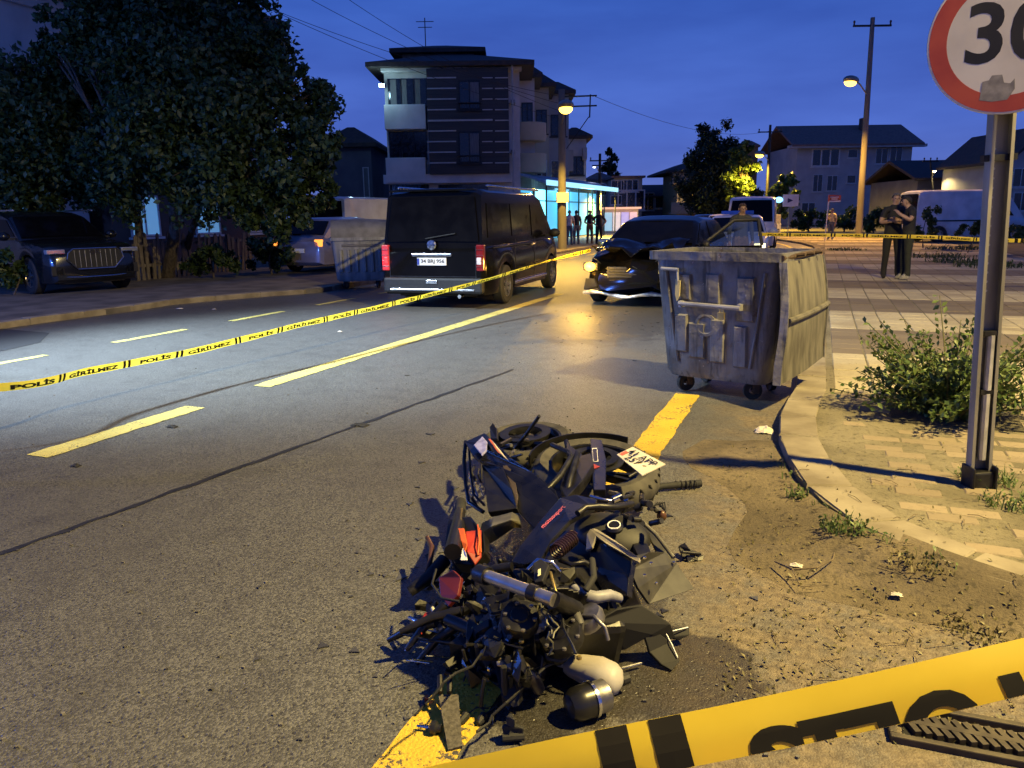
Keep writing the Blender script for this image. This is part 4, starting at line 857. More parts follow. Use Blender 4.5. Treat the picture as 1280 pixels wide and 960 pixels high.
def vehicle(name, label, cat, loc, rz, L, W_, H, belt, cab, wheels, r, paint, glass=dark_glass, side=(), width=None, crumple=None, under=.2, roof_in=.80, group=None, tl=None, hl=None, wheelm=rim_m, tint=None):
    """belt: [(x, z)] top line of the lower body; cab: [(x, z)] outline of the cabin from front to rear; side: polygons of side glass"""
    V = thing(name, label, cat, loc, rz, group); c = Car(); c.o = V; hw = W_/2
    bx_, bz_ = zip(*sorted(belt)); wid = width or [(-L/2, .80), (-L/2+.07, .93), (-L/2+.4, 1), (L/2-.75, 1), (L/2-.3, .93), (L/2-.08, .78), (L/2, .60)]; wx, ww = zip(*wid)
    zt = lambda x: float(np.interp(x, bx_, bz_)); wf = lambda x: float(np.interp(x, wx, ww))*hw
    st = sorted(set([round(v, 3) for v in list(np.arange(-L/2, L/2+.001, .11))+[-L/2+.03, -L/2+.07, L/2-.03, L/2-.08, L/2]])); secs = []
    for x in st:
        za = under+.04
        for xw in wheels:
            d = abs(x-xw)
            if d < r+.055: za = max(za, r+math.sqrt((r+.055)**2-d*d))
        T = zt(x); w = wf(x); e = min(1, min(x+L/2, L/2-x)/.12); zu = under+.10*(1-e); za = min(max(za, zu), T-.1); T2 = T-.05*(1-e)
        half = [(0, zu), (w*.70, zu), (w*.71, za), (w*.97, za), (w, za+(T2-za)*.35), (w*.995, za+(T2-za)*.7), (w*.95, T2-.02), (w*.86, T2+.004), (w*.4, T2+.02), (0, T2+.025)]
        secs.append([Vector((x, y, z)) for y, z in half]+[Vector((x, -y, z)) for y, z in half[-2:0:-1]])
    mb = MB(); mb.loft(secs, closed=True)
    if crumple: mb.v = [tuple(crumple(Vector(v))) for v in mb.v]
    c.body = obj('body', mb, paint, V, smooth=True, ang=40)
    yb, yr = hw*.93, hw*roof_in; zb = lambda x: zt(x); Hh = max(z for _, z in cab); cx, cz = zip(*cab[::-1])
    zr = lambda x: float(np.interp(x, cx, cz)); b0 = min(z for _, z in cab)
    def side_y(z): return yb+(yr-yb)*max(0, min(1, (z-b0)/(Hh-b0)))
    c.side_y = side_y; xs = sorted(set(list(cx)+[v for v in np.arange(cx[0], cx[-1], .25)])); secs = []
    for x in xs:
        z = zr(x); lo = min(zb(x), z)-.03; t = (z-b0)/(Hh-b0); y1 = side_y(z); half = [(side_y(lo), lo), (side_y(lo+(z-lo)*.5), lo+(z-lo)*.5), (side_y(z-.05*t), z-.05*t), (y1-.06*t-.01, z), (y1*.5, z+.025*t), (0, z+.03*t)]
        secs.append([Vector((x, y, q)) for y, q in half]+[Vector((x, -y, q)) for y, q in half[-2::-1]])
    mb = MB(); mb.loft(secs, closed=True)
    if crumple: mb.v = [tuple(crumple(Vector(v))) for v in mb.v]
    c.cabin = obj('cabin', mb, paint, V, smooth=True, ang=40)
    def end_glass(nm, a, b, g):
        (x0, z0), (x1, z1) = a, b; d = Vector((x1-x0, 0, z1-z0)); n = Vector((z1-z0, 0, x0-x1)).normalized()
        if (n.x > 0) != (x0 > 0): n = -n
        q0 = Vector((x0, 0, z0))+d*.1; q1 = Vector((x0, 0, z0))+d*.93; y0, y1 = side_y(q0.z)*.93, side_y(q1.z)*.88
        mb = MB(); mb.slab([q0+Vector((0, y0, 0))+n*.028, q0+Vector((0, 0, .01))+n*.035, q0+Vector((0, -y0, 0))+n*.028, q1+Vector((0, -y1, 0))+n*.03, q1+n*.036+Vector((0, 0, .008)), q1+Vector((0, y1, 0))+n*.03], .02, -n); return obj(nm, mb, g, V)
    c.ws = end_glass('windscreen', cab[0], cab[1], glass); c.rw = end_glass('rear_window', cab[-1], cab[-2], glass)
    for sgn in (1, -1):
        for poly in side:
            mb = MB(); mb.slab([(x, sgn*(side_y(z)+.012), z) for x, z in poly], .02, Vector((0, -sgn, 0))); obj('side_window', mb, glass, V)
    for xw in wheels:
        for y in (hw-.1, -hw+.1): make_wheel(V, xw, y, r, .2, wheelm)
    c.hw = hw; c.L = L; c.V = V; c.zt = zt; return c
def lens(c, nm, x, y, z, d, m, par=None, bevel=.015): mb = MB(); mb.box((x, y, z), d); return obj(nm, mb, m, par or c.V, bevel=bevel)
def plate(c, x, z, txt, w=.50, h=.115, front=False):
    s = 1 if front else -1; mb = MB(); mb.box((x, 0, z), (.02, w, h)); p = obj('number_plate', mb, plate_white, c.V, bevel=.004)
    mb = MB(); mb.box((x+s*.0115, (-1 if front else 1)*(w/2-.022), z), (.004, .036, h-.02)); obj('plate_band', mb, plate_blue, p)
    if txt: text_on('plate_lettering', txt, (x+s*.0105, (.02 if front else -.02), z), (0, s, 0), (0, 0, 1), h*.62, plate_black, p, bold=.02, width=w*.80, lift=.003)
    return p
def mirrors(c, x, z, paint):
    for s in (1, -1):
        mb = MB(); mb.sphere((x, s*(c.hw+.12), z), (.09, .12, .09), 10, 7); m = obj('wing_mirror', mb, paint, c.V, smooth=True); mb = MB(); mb.box((x+.02, s*(c.hw+.0), z-.05), (.06, .14, .04)); obj('mirror_arm', mb, black_plastic, m)
# ---- black van, seen from behind -------------------------------------------------------------
ang = math.radians(90+3.5); rear = Vector((-5.93, 11.42, 0)); hd = Vector((math.cos(ang), math.sin(ang), 0)); vc = rear+hd*2.5
vb = [(-2.5, .98), (-2.4, 1.04), (1.75, 1.06), (2.1, 1.0), (2.4, .86), (2.5, .74)]
van = vehicle('black_van', 'black passenger van with lit red tail lamp waiting in the road', 'van', vc, ang, 5.0, 1.9, 1.97, vb, [(1.95, 1.04), (1.05, 1.86), (.7, 1.94), (-2.2, 1.94), (-2.36, 1.88), (-2.47, 1.02)], (1.62, -1.42), .34, paint_black,
    side=([(-2.2, 1.16), (-1.0, 1.16), (-1.0, 1.72), (-2.15, 1.72)], [(-.92, 1.16), (.22, 1.16), (.22, 1.72), (-.92, 1.72)], [(.32, 1.14), (1.5, 1.14), (.98, 1.70), (.32, 1.72)]), width=[(-2.5, .90), (-2.42, .97), (-2.1, 1), (1.6, 1), (2.2, .94), (2.42, .8), (2.5, .62)], roof_in=.86)
van.rw['label'] = 'dark tinted rear window'
for s in (1, -1):
    lens(van, 'tail_lamp', -2.47, s*.845, .85, (.10, .13, .42), red_lit if s > 0 else red_lens)
    t_ = lens(van, 'tail_lamp_lens', -2.50, s*.83, .80, (.06, .085, .12), M('lamp_white', (.55, .5, .5), .2) if s < 0 else red_lit)
    for kz in range(4): lens(van, 'lamp_rib', -2.522, s*.845, .71+.09*kz, (.012, .125, .012), M('rib_dark_red', (.08, .004, .006), .3), None, .002)
    lens(van, 'side_rail', -.5, s*.80, 2.0, (3.0, .045, .04), chrome)
    lens(van, 'reflector', -2.515, s*.72, .42, (.02, .16, .05), red_lens)
    mb = MB(); mb.box((0, s*.955, .34), (2.1, .05, .05)); obj('side_step', mb, chrome, van.V, bevel=.01)
lens(van, 'chrome_strip', -2.515, 0, .90, (.03, .72, .055), chrome)
plate(van, -2.515, .79, '34 BRJ 956', .52, .125)
mb = MB(); mb.lathe([(.075, 0), (.085, .01), (.07, .025), (.001, .028)], 20, Matrix.Translation((-2.505, 0, 1.06)) @ Matrix.Rotation(-PI/2, 4, 'Y')); obj('round_badge', mb, chrome, van.V, smooth=True)
mb = MB(); mb.box((-2.48, 0, .40), (.14, 1.78, .26)); bmp = obj('bumper', mb, black_plastic, van.V, bevel=.04); lens(van, 'bumper_strip', -2.555, 0, .33, (.02, 1.5, .03), chrome, bmp, .005); lens(van, 'tow_plate', -2.555, 0, .46, (.02, .2, .06), chrome, bmp, .005)
mb = MB(); mb.box((-2.40, 0, 1.93), (.16, 1.5, .03)); obj('roof_spoiler', mb, paint_black, van.V, bevel=.01)
mb = MB(); mb.tube([(-2.52, .1, 1.16), (-2.50, -.42, 1.24)], .011, 6); obj('wiper', mb, black_plastic, van.V)
for s in (1, -1): mb = MB(); mb.box((-2.505, s*.77, .78), (.012, .008, .52)); obj('tailgate_seam', mb, dark_metal, van.V)
mb = MB(); mb.box((-2.505, 0, .545), (.012, 1.56, .008)); obj('tailgate_seam', mb, dark_metal, van.V)
lens(van, 'brake_light', -2.33, 0, 1.86, (.05, .3, .03), red_lens)
mb = MB(); mb.tube([(-2.35, -.5, .24), (-2.58, -.5, .23)], .03, 10); obj('exhaust_pipe', mb, chrome, van.V, smooth=True)
for s in (1, -1):
    for x in (.27, -.96): mb = MB(); mb.box((x, s*.951, .72), (.012, .006, .78)); obj('door_seam', mb, black_plastic, van.V)
    mb = MB(); mb.box((-1.0, s*.953, 1.0), (2.3, .008, .02)); obj('door_track', mb, black_plastic, van.V)
    mb = MB(); mb.box((.12, s*.965, .98), (.2, .03, .03)); obj('door_handle', mb, chrome, van.V, bevel=.008)
mirrors(van, 1.3, 1.16, black_plastic)
lamp('tail_glow', 'POINT', vc-hd*2.62+Vector((-.85, 0, .8)), 1.6, (1, .06, .04), van.V, .05)
# ---- crashed dark car, front smashed, driver's door open ---------------------------------------
def crump(v):
    f = max(0, min(1, (v.x-.95)/1.0))
    if f <= 0: return v
    n = lambda a, b, cc, ph: math.sin(v.x*a+v.y*b+v.z*cc+ph)
    s = (1 if v.y < 0 else .55)
    return Vector((v.x-f*f*(.14+.12*n(2, 5, 7, 1)+.07*n(9, 11, 5, 2)-(.16 if v.y > .3 else 0)), v.y+f*.05*n(6, 3, 9, .5)*s, v.z+f*(.06*n(7, 5, 3, 2.2)+.05*n(3, 13, 2, .2)*(v.z > .5))))
wa = math.radians(-90-4); wf_ = Vector((-2.86, 12.45, 0)); wd = Vector((math.cos(wa), math.sin(wa), 0)); wc = wf_-wd*2.1
wb_ = [(-2.15, .88), (-2.05, .94), (-1.3, .98), (.85, .97), (1.3, .90), (1.9, .76), (2.1, .68), (2.15, .60)]
wk = vehicle('crashed_car', 'dark crashed car with crumpled front, lit amber lamp and open door', 'car', wc, wa, 4.3, 1.76, 1.47, wb_, [(1.05, .95), (.28, 1.38), (-.1, 1.45), (-1.2, 1.43), (-1.5, 1.36), (-2.02, .96)], (1.32, -1.28), .31, paint_black, side=([(-.35, 1.02), (-1.25, 1.02), (-1.3, 1.3), (-1.1, 1.36), (-.35, 1.36)], [(-.25, 1.02), (.75, 1.02), (.2, 1.34), (-.25, 1.36)]), crumple=crump, roof_in=.76)
mb = MB(); hp = []
for i in range(9):
    for j in range(9):
        x = 1.0+1.05*i/8; y = -.74+1.48*j/8; hp.append((x, y*(1-.08*i/8), .985-.10*(i/8)**1.3+.12*max(0, math.sin(i*.8+1))*(.5+.5*math.sin(j*1.1))+.07*math.sin(j*2.3+i)*(i/8)+random.uniform(-.015, .015)))
mb.add(hp, [(i*9+j, i*9+j+1, (i+1)*9+j+1, (i+1)*9+j) for i in range(8) for j in range(8)]); ob = obj('buckled_bonnet', mb, paint_black, wk.V, smooth=True, ang=25); md = ob.modifiers.new('thick', 'SOLIDIFY'); md.thickness = .02
lens(wk, 'head_lamp', 1.98, -.70, .66, (.12, .26, .13), black_plastic); mb = MB(); mb.sphere((2.06, -.70, .66), (.05, .10, .075)); obj('lit_bulb', mb, amber_lit, wk.V, smooth=True)
lamp('indicator_light', 'POINT', wc+wd*2.35+Vector((-.75, 0, .68)), 70, (1, .55, .08), wk.V, .05)
hl = lens(wk, 'head_lamp', 1.90, .50, .62, (.12, .28, .13), M('broken_lens', (.25, .25, .25), .25, .6, c2=(.5, .5, .5), scale=30)); lens(wk, 'lamp_ring', 1.97, .45, .62, (.03, .12, .1), chrome, hl)
gr = lens(wk, 'grille', 1.95, -.08, .56, (.08, .7, .2), black_plastic)
for k in range(4): lens(wk, 'grille_bar', 2.0, -.08, .49+.045*k, (.02, .66+.02*k, .012), dark_metal, gr, .003)
mb = MB(); pts_ = [(2.06-.05*math.cos(k*1.7)-.10*(abs(k-5)/5)**2, -.86+.172*k, .21+.035*math.sin(k*1.1)-.02*(k/10)) for k in range(11)]; mb.tube(pts_, [.03+.012*math.sin(k*2) for k in range(11)], 7); obj('bent_bumper_bar', mb, M('scuffed_silver', (.45, .45, .45), .4, .4, var=.3, scale=20), wk.V, smooth=True)
mb = MB(); mb.slab([(1.99, -.8, .46), (2.03, -.2, .44), (2.0, .3, .47), (1.93, .8, .4), (1.95, .75, .25), (2.06, .1, .24), (2.04, -.5, .25), (1.95, -.85, .27)], .03, Vector((-1, 0, 0))); obj('bumper', mb, black_plastic, wk.V)
for k in range(14):
    mb = MB(); a = Vector((random.uniform(1.8, 2.02), random.uniform(-.6, .7), random.uniform(.38, .82))); b = a+Vector((random.uniform(-.1, .1), random.gauss(0, .14), random.gauss(0, .07))); mb.tube([a, a.lerp(b, .5)+Vector((.05, 0, .03)), b], random.uniform(.006, .016), 6); obj('torn_trim', mb, random.choice((chrome, dark_metal, black_plastic, dark_metal)), wk.V)
mb = MB(); mb.sphere((.62, -.97, 1.0), (.08, .11, .08), 10, 7); obj('wing_mirror', mb, M('mirror_face', (.35, .5, .6), .1, .8), wk.V, smooth=True)
# open driver's door, hinged at the front
dr = bpy.data.objects.new('open_door', None); C.objects.link(dr); dr.parent = wk.V; dr.location = (.72, .87, 0); dr.rotation_euler = (0, 0, math.radians(-62))
mb = MB(); mb.slab([(0, 0, .3), (-1.02, 0, .3), (-1.06, 0, .95), (.02, 0, .95)], .07, Vector((0, -1, 0))); obj('door_panel', mb, paint_black, dr, bevel=.015)
mb = MB(); mb.tube([(.02, -.035, .95), (-.55, -.05, 1.38), (-.98, -.06, 1.39), (-1.06, -.035, .95)], .032, 8); obj('window_frame', mb, black_plastic, dr, smooth=True)
mb = MB(); mb.slab([(-.04, -.03, .95), (-.56, -.04, 1.35), (-.95, -.045, 1.35), (-1.02, -.03, .95)], .006, Vector((0, -1, 0))); obj('door_glass', mb, clear, dr)
mb = MB(); mb.box((-.45, -.10, .62), (.6, .06, .25)); obj('door_pocket', mb, black_plastic, dr, bevel=.02)
mb = MB(); mb.sphere((-.02, .12, .98), (.07, .11, .08), 10, 7); obj('wing_mirror', mb, black_plastic, dr, smooth=True)
# ---- dark SUV parked left, facing the road -----------------------------------------------------
sa = math.radians(-17); sd = Vector((math.cos(sa), math.sin(sa), 0)); sf = G(126, 366, KZ); sf.z = KZ
sb = [(-2.3, .98), (-2.2, 1.05), (.8, 1.08), (1.3, 1.04), (1.9, .98), (2.2, .90), (2.3, .80)]
suv = vehicle('parked_suv', 'dark parked car with chrome outlined grille facing the road under the tree', 'car', sf-sd*2.35, sa, 4.6, 1.9, 1.66, sb, [(1.0, 1.06), (.2, 1.55), (-.2, 1.63), (-1.6, 1.6), (-1.9, 1.52), (-2.25, 1.05)], (1.42, -1.4), .37, paint_navy, side=([(-.4, 1.14), (-1.5, 1.14), (-1.5, 1.48), (-.4, 1.5)], [(-.3, 1.14), (.75, 1.14), (.2, 1.48), (-.3, 1.5)]), width=[(-2.3, .82), (-2.2, .95), (-1.8, 1), (1.7, 1), (2.1, .94), (2.25, .86), (2.3, .80)])
gp = [(-.52, .82), (-.42, .90), (.42, .90), (.52, .82), (.55, .70), (.36, .50), (-.36, .50), (-.55, .70)]
mb = MB(); mb.slab([(2.325, y, z) for y, z in gp], .06, Vector((-1, 0, 0))); gr = obj('grille', mb, black_plastic, suv.V)
mb = MB(); mb.tube([(2.335, y, z) for y, z in gp+gp[:1]], .012, 6); obj('grille_frame', mb, chrome, gr)
for k in range(9): y = -.4+.1*k; mb = MB(); mb.tube([(2.335, y, .53), (2.335, y, .87)], .006, 5); obj('grille_bar', mb, M('dull_chrome', (.22, .22, .23), .35, .8), gr)
for k in range(4): mb = MB(); mb.lathe([(.028, -.006), (.034, -.006), (.034, .006), (.028, .006)], 16, Matrix.Translation((2.345, -.075+.05*k, .83)) @ Matrix.Rotation(PI/2, 4, 'Y'), closed=True); obj('ring_emblem', mb, chrome, gr)
for s in (1, -1):
    h = lens(suv, 'head_lamp', 2.22, s*.72, .85, (.14, .34, .09), lens_clear); lens(suv, 'lamp_fin', 2.30, s*.66, .82, (.03, .2, .02), chrome, h, .004); lens(suv, 'air_intake', 2.27, s*.72, .48, (.06, .26, .2), black_plastic)
mb = MB(); mb.tube([(2.26, -.75, .36), (2.34, -.3, .34), (2.34, .3, .34), (2.26, .75, .36)], .012, 6); obj('lower_trim', mb, chrome, suv.V)
mirrors(suv, .75, 1.15, paint_navy)
mb = MB(); mb.box((-.3, .78, 1.67), (1.8, .04, .03)); mb.box((-.3, -.78, 1.67), (1.8, .04, .03)); obj('roof_rail', mb, chrome, suv.V)
# ---- background vehicles ------------------------------------------------------------------------
def sedan(name, label, loc, rz, paint, glass=dark_glass, cat='car', H=1.46):
    return vehicle(name, label, cat, loc, rz, 4.3, 1.76, H, wb_, [(1.05, .95), (.28, 1.38), (-.1, H-.02), (-1.2, H-.04), (-1.5, 1.36), (-2.02, .96)], (1.32, -1.28), .31, paint, glass, side=([(-.35, 1.02), (-1.25, 1.02), (-1.3, 1.3), (-1.1, 1.36), (-.35, 1.36)], [(-.25, 1.02), (.75, 1.02), (.2, 1.34), (-.25, 1.36)]), roof_in=.76)
def bigvan(name, label, loc, rz, paint, H=2.2, L=5.2):
    h = L/2; return vehicle(name, label, 'van', loc, rz, L, 1.95, H, [(-h, 1.0), (-h+.1, 1.05), (h-.75, 1.08), (h-.4, 1.0), (h-.1, .86), (h, .74)], [(h-.55, 1.06), (h-1.35, H-.1), (h-1.7, H-.02), (-h+.3, H-.02), (-h+.14, H-.08), (-h+.03, 1.04)], (h-.88, -h+1.08), .34, paint, side=([(h-2.2, 1.16), (h-1.0, 1.14), (h-1.5, 1.72), (h-2.2, 1.74)],), width=[(-h, .90), (-h+.08, .97), (-h+.4, 1), (h-.9, 1), (h-.3, .94), (h-.08, .8), (h, .62)], roof_in=.88)
def lamps(c, front_mat, rear_mat):
    for s in (1, -1): lens(c, 'head_lamp', c.L/2-.14, s*.66, .66, (.14, .28, .12), front_mat); lens(c, 'tail_lamp', -c.L/2+.05, s*.68, .8, (.1, .22, .18), rear_mat)
pc = sedan('patrol_car', 'white patrol car with yellow band behind the open car door', RF(rz_of(920, 300, 22.5)[0], 22.5), math.radians(-86), paint_white); lamps(pc, EM('headlamp_warm', (1, .85, .45), 2.2), red_lens)
lens(pc, 'yellow_band', 2.08, 0, .53, (.1, 1.3, .14), paint_yellow); lens(pc, 'bonnet_stripe', 1.5, 0, .875, (.5, .5, .02), paint_yellow); plate(pc, 2.17, .4, '', .5, .11, True); mirrors(pc, .62, 1.0, paint_white)
lens(pc, 'light_bar', -.3, 0, 1.52, (.2, .9, .1), M('light_bar_blue', (.03, .1, .5), .2))
wv = bigvan('white_van', 'white van parked on the road beyond the patrol car', RF(rz_of(940, 290, 33)[0], 33), math.radians(-88), paint_white, 2.15); lamps(wv, EM('headlamp_pale', (1, .9, .6), 1.4), red_lens); plate(wv, 2.62, .5, '', .5, .11, True)
dcar = sedan('far_car', 'dark car parked far along the street near the conifer', RF(rz_of(882, 290, 46)[0], 46), math.radians(-85), paint_navy); lamps(dcar, lens_clear, red_lens)
dcar2 = sedan('far_car', 'white car parked far along the street behind the white van', RF(rz_of(903, 290, 40)[0], 40), math.radians(-86), paint_white); lamps(dcar2, lens_clear, red_lens)
rv = bigvan('side_van', 'long white van parked side on beyond the verge', RF(rz_of(1203, 290, 36)[0], 36, KZ), YAW, paint_white, 2.3, 5.4); lamps(rv, lens_clear, red_lens)
for s in (1, -1): lens(rv, 'side_trim', -.6, s*.98, .95, (3.4, .02, .06), black_plastic)
gc = sedan('kerbside_car', 'pale car parked behind the closed metal bin', RF(-4.75, 22.5, KZ), math.radians(88), paint_purple); lamps(gc, lens_clear, EM('tail_amber', (1, .35, .05), 1.3)); plate(gc, -2.17, .6, '')
gv = bigvan('kerbside_van', 'white van with pale roof parked beyond the pale car', RF(-5.2, 28, KZ), math.radians(90), paintm('car_paint_pale_blue', (.26, .34, .46), 0, .4), 2.12); lamps(gv, lens_clear, red_lens)
# patrol car in the side street: its beacon tints the left kerb blue
oc = sedan('patrol_car', 'white patrol car with blue beacon standing in the side street', (-14.2, 1.6, 0), math.radians(40), paint_white); lamps(oc, lens_clear, red_lens)
lens(oc, 'light_bar', -.3, 0, 1.53, (.22, 1.0, .12), EM('beacon_blue', (.03, .12, 1), 8)); lens(oc, 'door_band', 0, 0, .62, (1.6, 1.79, .18), M('band_blue', (.02, .06, .3), .4)); mirrors(oc, .62, 1.0, paint_white)
lamp('beacon_light', 'POINT', (-14.4, 1.5, 1.85), 1700, (.08, .22, 1), oc.V, .12)
# ================================================================== waste containers
def grimy(name, a, b):
    m, t, bs, noise, voro, mr, ma, mix, bump, X, Y, tcn = nodes_mat(name)
    def st(sc):
        mpn = t.nodes.new('ShaderNodeMapping'); mpn.inputs['Scale'].default_value = sc; t.links.new(tcn.outputs['Object'], mpn.inputs[0]); return mpn.outputs[0]
    col = mix(mr(noise(3.0, 8, .6, st((1, 1, .5))), .35, .65), a, b)
    col = mix(mr(noise(9, 5, .6, st((2.5, 2.5, .16))), .52, .70, 0, .75), col, tuple(x*.35 for x in a))          # run marks
    col = mix(mr(noise(13, 6, .7), .60, .70, 0, .8), col, (.085, .048, .028)); col = mix(mr(noise(26, 4, .6), .66, .72, 0, .6), col, tuple(min(1, x*1.9) for x in b))   # rust, scrapes
    t.links.new(col, bs.inputs['Base Color']); bs.inputs['Metallic'].default_value = .25; t.links.new(mr(noise(6, 5), .3, .7, .5, .8), bs.inputs['Roughness'])
    t.links.new(bump(ma('ADD', ma('MULTIPLY', noise(2.6, 3), 2.0), ma('MULTIPLY', noise(22, 3), .25)), .5, .05), bs.inputs['Normal']); return m
bin_m = grimy('bin_steel', (.085, .082, .088), (.19, .185, .192)); bin_pad = grimy('bin_steel_pad', (.11, .106, .11), (.22, .214, .218))
bin_grey = M('bin_galvanised_grey', (.15, .16, .165), .6, .3, c2=(.28, .285, .28), scale=3, bump=.02, streak=(3, 3, .3), detail=8)
lid_inner = M('lid_inner_steel', (.075, .07, .057), .7, .15, c2=(.16, .15, .12), scale=6, streak=(1, 3, .6), bump=.04, bscale=20)
rust = M('rusty_iron', (.06, .04, .03), .8, .4, c2=(.12, .08, .05), scale=20)
def caster(parent, x, y, z0, a=0.0):
    m = Matrix.Translation((x, y, .075)) @ Matrix.Rotation(a, 4, 'Z') @ Matrix.Rotation(PI/2, 4, 'X'); mb = MB(); mb.lathe([(.03, -.02), (.07, -.022), (.075, 0), (.07, .022), (.03, .02)], 18, m, closed=True); w = obj('caster_wheel', mb, rubber, parent, smooth=True)
    mb = MB(); R = Matrix.Rotation(a, 3, 'Z')
    for s in (1, -1): mb.box(Vector((x, y, .12))+R @ Vector((.02, s*.032, 0)), (.05, .006, .13), m=R)
    mb.box((x, y, (.18+z0)/2), (.1, .1, max(.02, z0-.17)), m=R); mb.tube([Vector((x, y, .075))+R @ Vector((0, -.04, 0)), Vector((x, y, .075))+R @ Vector((0, .04, 0))], .012, 8); obj('caster_fork', mb, rust, w)
def container(name, label, loc, rz, wt, dt, wb, db, zb, zt, mat, pad, open_lid):
    T_ = thing(name, label, 'dumpster', loc, rz)
    def ring(w, d, z, r=.09, n=4):
        out = []
        for cx, cy, a0 in ((w/2-r, d/2-r, 0), (-w/2+r, d/2-r, PI/2), (-w/2+r, -d/2+r, PI), (w/2-r, -d/2+r, 1.5*PI)):
            for k in range(n+1): a = a0+PI/2*k/n; out.append(Vector((cx+r*math.cos(a), cy+r*math.sin(a), z)))
        return out
    zs = [(wb*.93, db*.93, zb-.03), (wb, db, zb+.02)]+[(wb+(wt-wb)*t, db+(dt-db)*t, zb+.02+(zt-zb-.02)*t) for t in (.25, .5, .75, 1)]
    secs = [ring(*q) for q in zs]+[ring(wt-.03, dt-.03, zt), ring(wb-.02, db-.02, zb+.06)]
    mb = MB(); mb.loft(secs, closed=True); obj('body', mb, mat, T_, smooth=True, ang=30)
    mb = MB(); o, i = (wt+.07, dt+.07), (wt-.005, dt-.005); mb.loft([ring(o[0], o[1], zt-.02, .05), ring(o[0], o[1], zt+.045, .05), ring(i[0], i[1], zt+.045, .04), ring(i[0], i[1], zt-.02, .04), ring(o[0], o[1], zt-.02, .05)], closed=True, cap=False); obj('rim', mb, mat, T_, smooth=True, ang=30)
    def front(x, z): t = (z-zb)/(zt-zb); return -(db+(dt-db)*t)/2          # y of the front face
    def fpad(xa, xb, za, zb_, out, m, nm='rib'):
        mb = MB(); q = [(xa, za), (xb, za), (xb, zb_), (xa, zb_)]; a = [Vector((x, front(x, z)+.01, z)) for x, z in q]; e = .018; q2 = [(xa+e, za+e), (xb-e, za+e), (xb-e, zb_-e), (xa+e, zb_-e)]; b = [Vector((x, front(x, z)-out, z)) for x, z in q2]
        mb.add(a+b, [(k, (k+1) % 4, 4+(k+1) % 4, 4+k) for k in range(4)]+[(4, 5, 6, 7)]); return obj(nm, mb, m, T_)
    for s in (1, -1):
        for y in (-db*.32, db*.32): caster(T_, s*wb*.33, y, zb, random.uniform(-1.2, 1.2))
    return T_, front, fpad
T_, front, fpad = container('dumpster', 'open dented metal waste container with its lid hanging at the kerb side', (-.66, 6.72, 0), math.radians(-17), 1.03, .76, .86, .62, .17, 1.10, bin_m, bin_pad, True); T_.scale = (1.05, 1.05, 1.05)
W2 = .5
for xa, xb, za, zb_ in ((-.29, -.19, .76, .98), (-.06, .05, .74, .99), (.19, .32, .62, .97), (-.32, -.22, .34, .66), (-.20, -.07, .30, .60), (-.02, .09, .28, .64), (.17, .27, .26, .60)): fpad(xa-.012, xb+.012, za, zb_, .02, bin_pad)
for s in (-1, 1): mb = MB(); mb.tube([(s*.30, front(0, .27)-.004, .27), (s*.335, front(0, .5)-.004, .5), (s*.40, front(0, 1.0)-.004, 1.0)], .013, 6); obj('edge_bead', mb, bin_m, T_, smooth=True)
y_ = front(0, .72)
mb = MB(); mb.tube([(-.26, y_-.07, .745), (.24, y_-.07, .735)], .019, 10); hb = obj('handle_bar', mb, galv, T_, smooth=True)
mb = MB()
for x in (-.25, .23): mb.box((x, y_-.03, .74), (.025, .09, .05))
obj('handle_bracket', mb, galv, hb)
mb = MB(); mb.box((.10, y_-.08, .67), (.055, .03, .055)); mb.tube([(.085, y_-.08, .69), (.085, y_-.08, .725), (.115, y_-.08, .725), (.115, y_-.08, .69)], .006, 6); obj('padlock', mb, M('brass', (.45, .36, .16), .4, .7), T_, bevel=.005)
mb = MB(); mb.tube([(-.43, front(0, 1.0)-.03, 1.01), (-.28, front(0, 1.0)-.03, 1.005)], .014, 8); mb.tube([(-.29, front(0, 1.0)-.03, 1.0), (-.28, front(0, .95)-.04, .92), (-.29, front(0, .9)-.03, .86)], .009, 6); obj('latch', mb, galv, T_)
mb = MB(); mb.slab([(-.30, front(0, .9)-.045, .93), (-.26, front(0, .9)-.045, .92), (-.262, front(0, .85)-.05, .80), (-.285, front(0, .85)-.05, .76), (-.30, front(0, .85)-.05, .81)], .012, Vector((0, 1, 0))); obj('tag', mb, M('worn_yellow', (.45, .38, .18), .7), T_)
mb = MB(); mb.lathe([(.09, 0), (.09, .012), (.07, .014), (.06, .006), (.001, .006)], 20, Matrix.Translation((-.06, front(0, .58)-.004, .58)) @ Matrix.Rotation(PI/2, 4, 'X')); obj('round_boss', mb, bin_pad, T_, smooth=True)
for k in range(3): mb = MB(); mb.tube([(.53, -.2+.2*k, 1.12), (.62, -.2+.2*k, 1.13)], .014, 6); obj('hinge', mb, rust, T_)
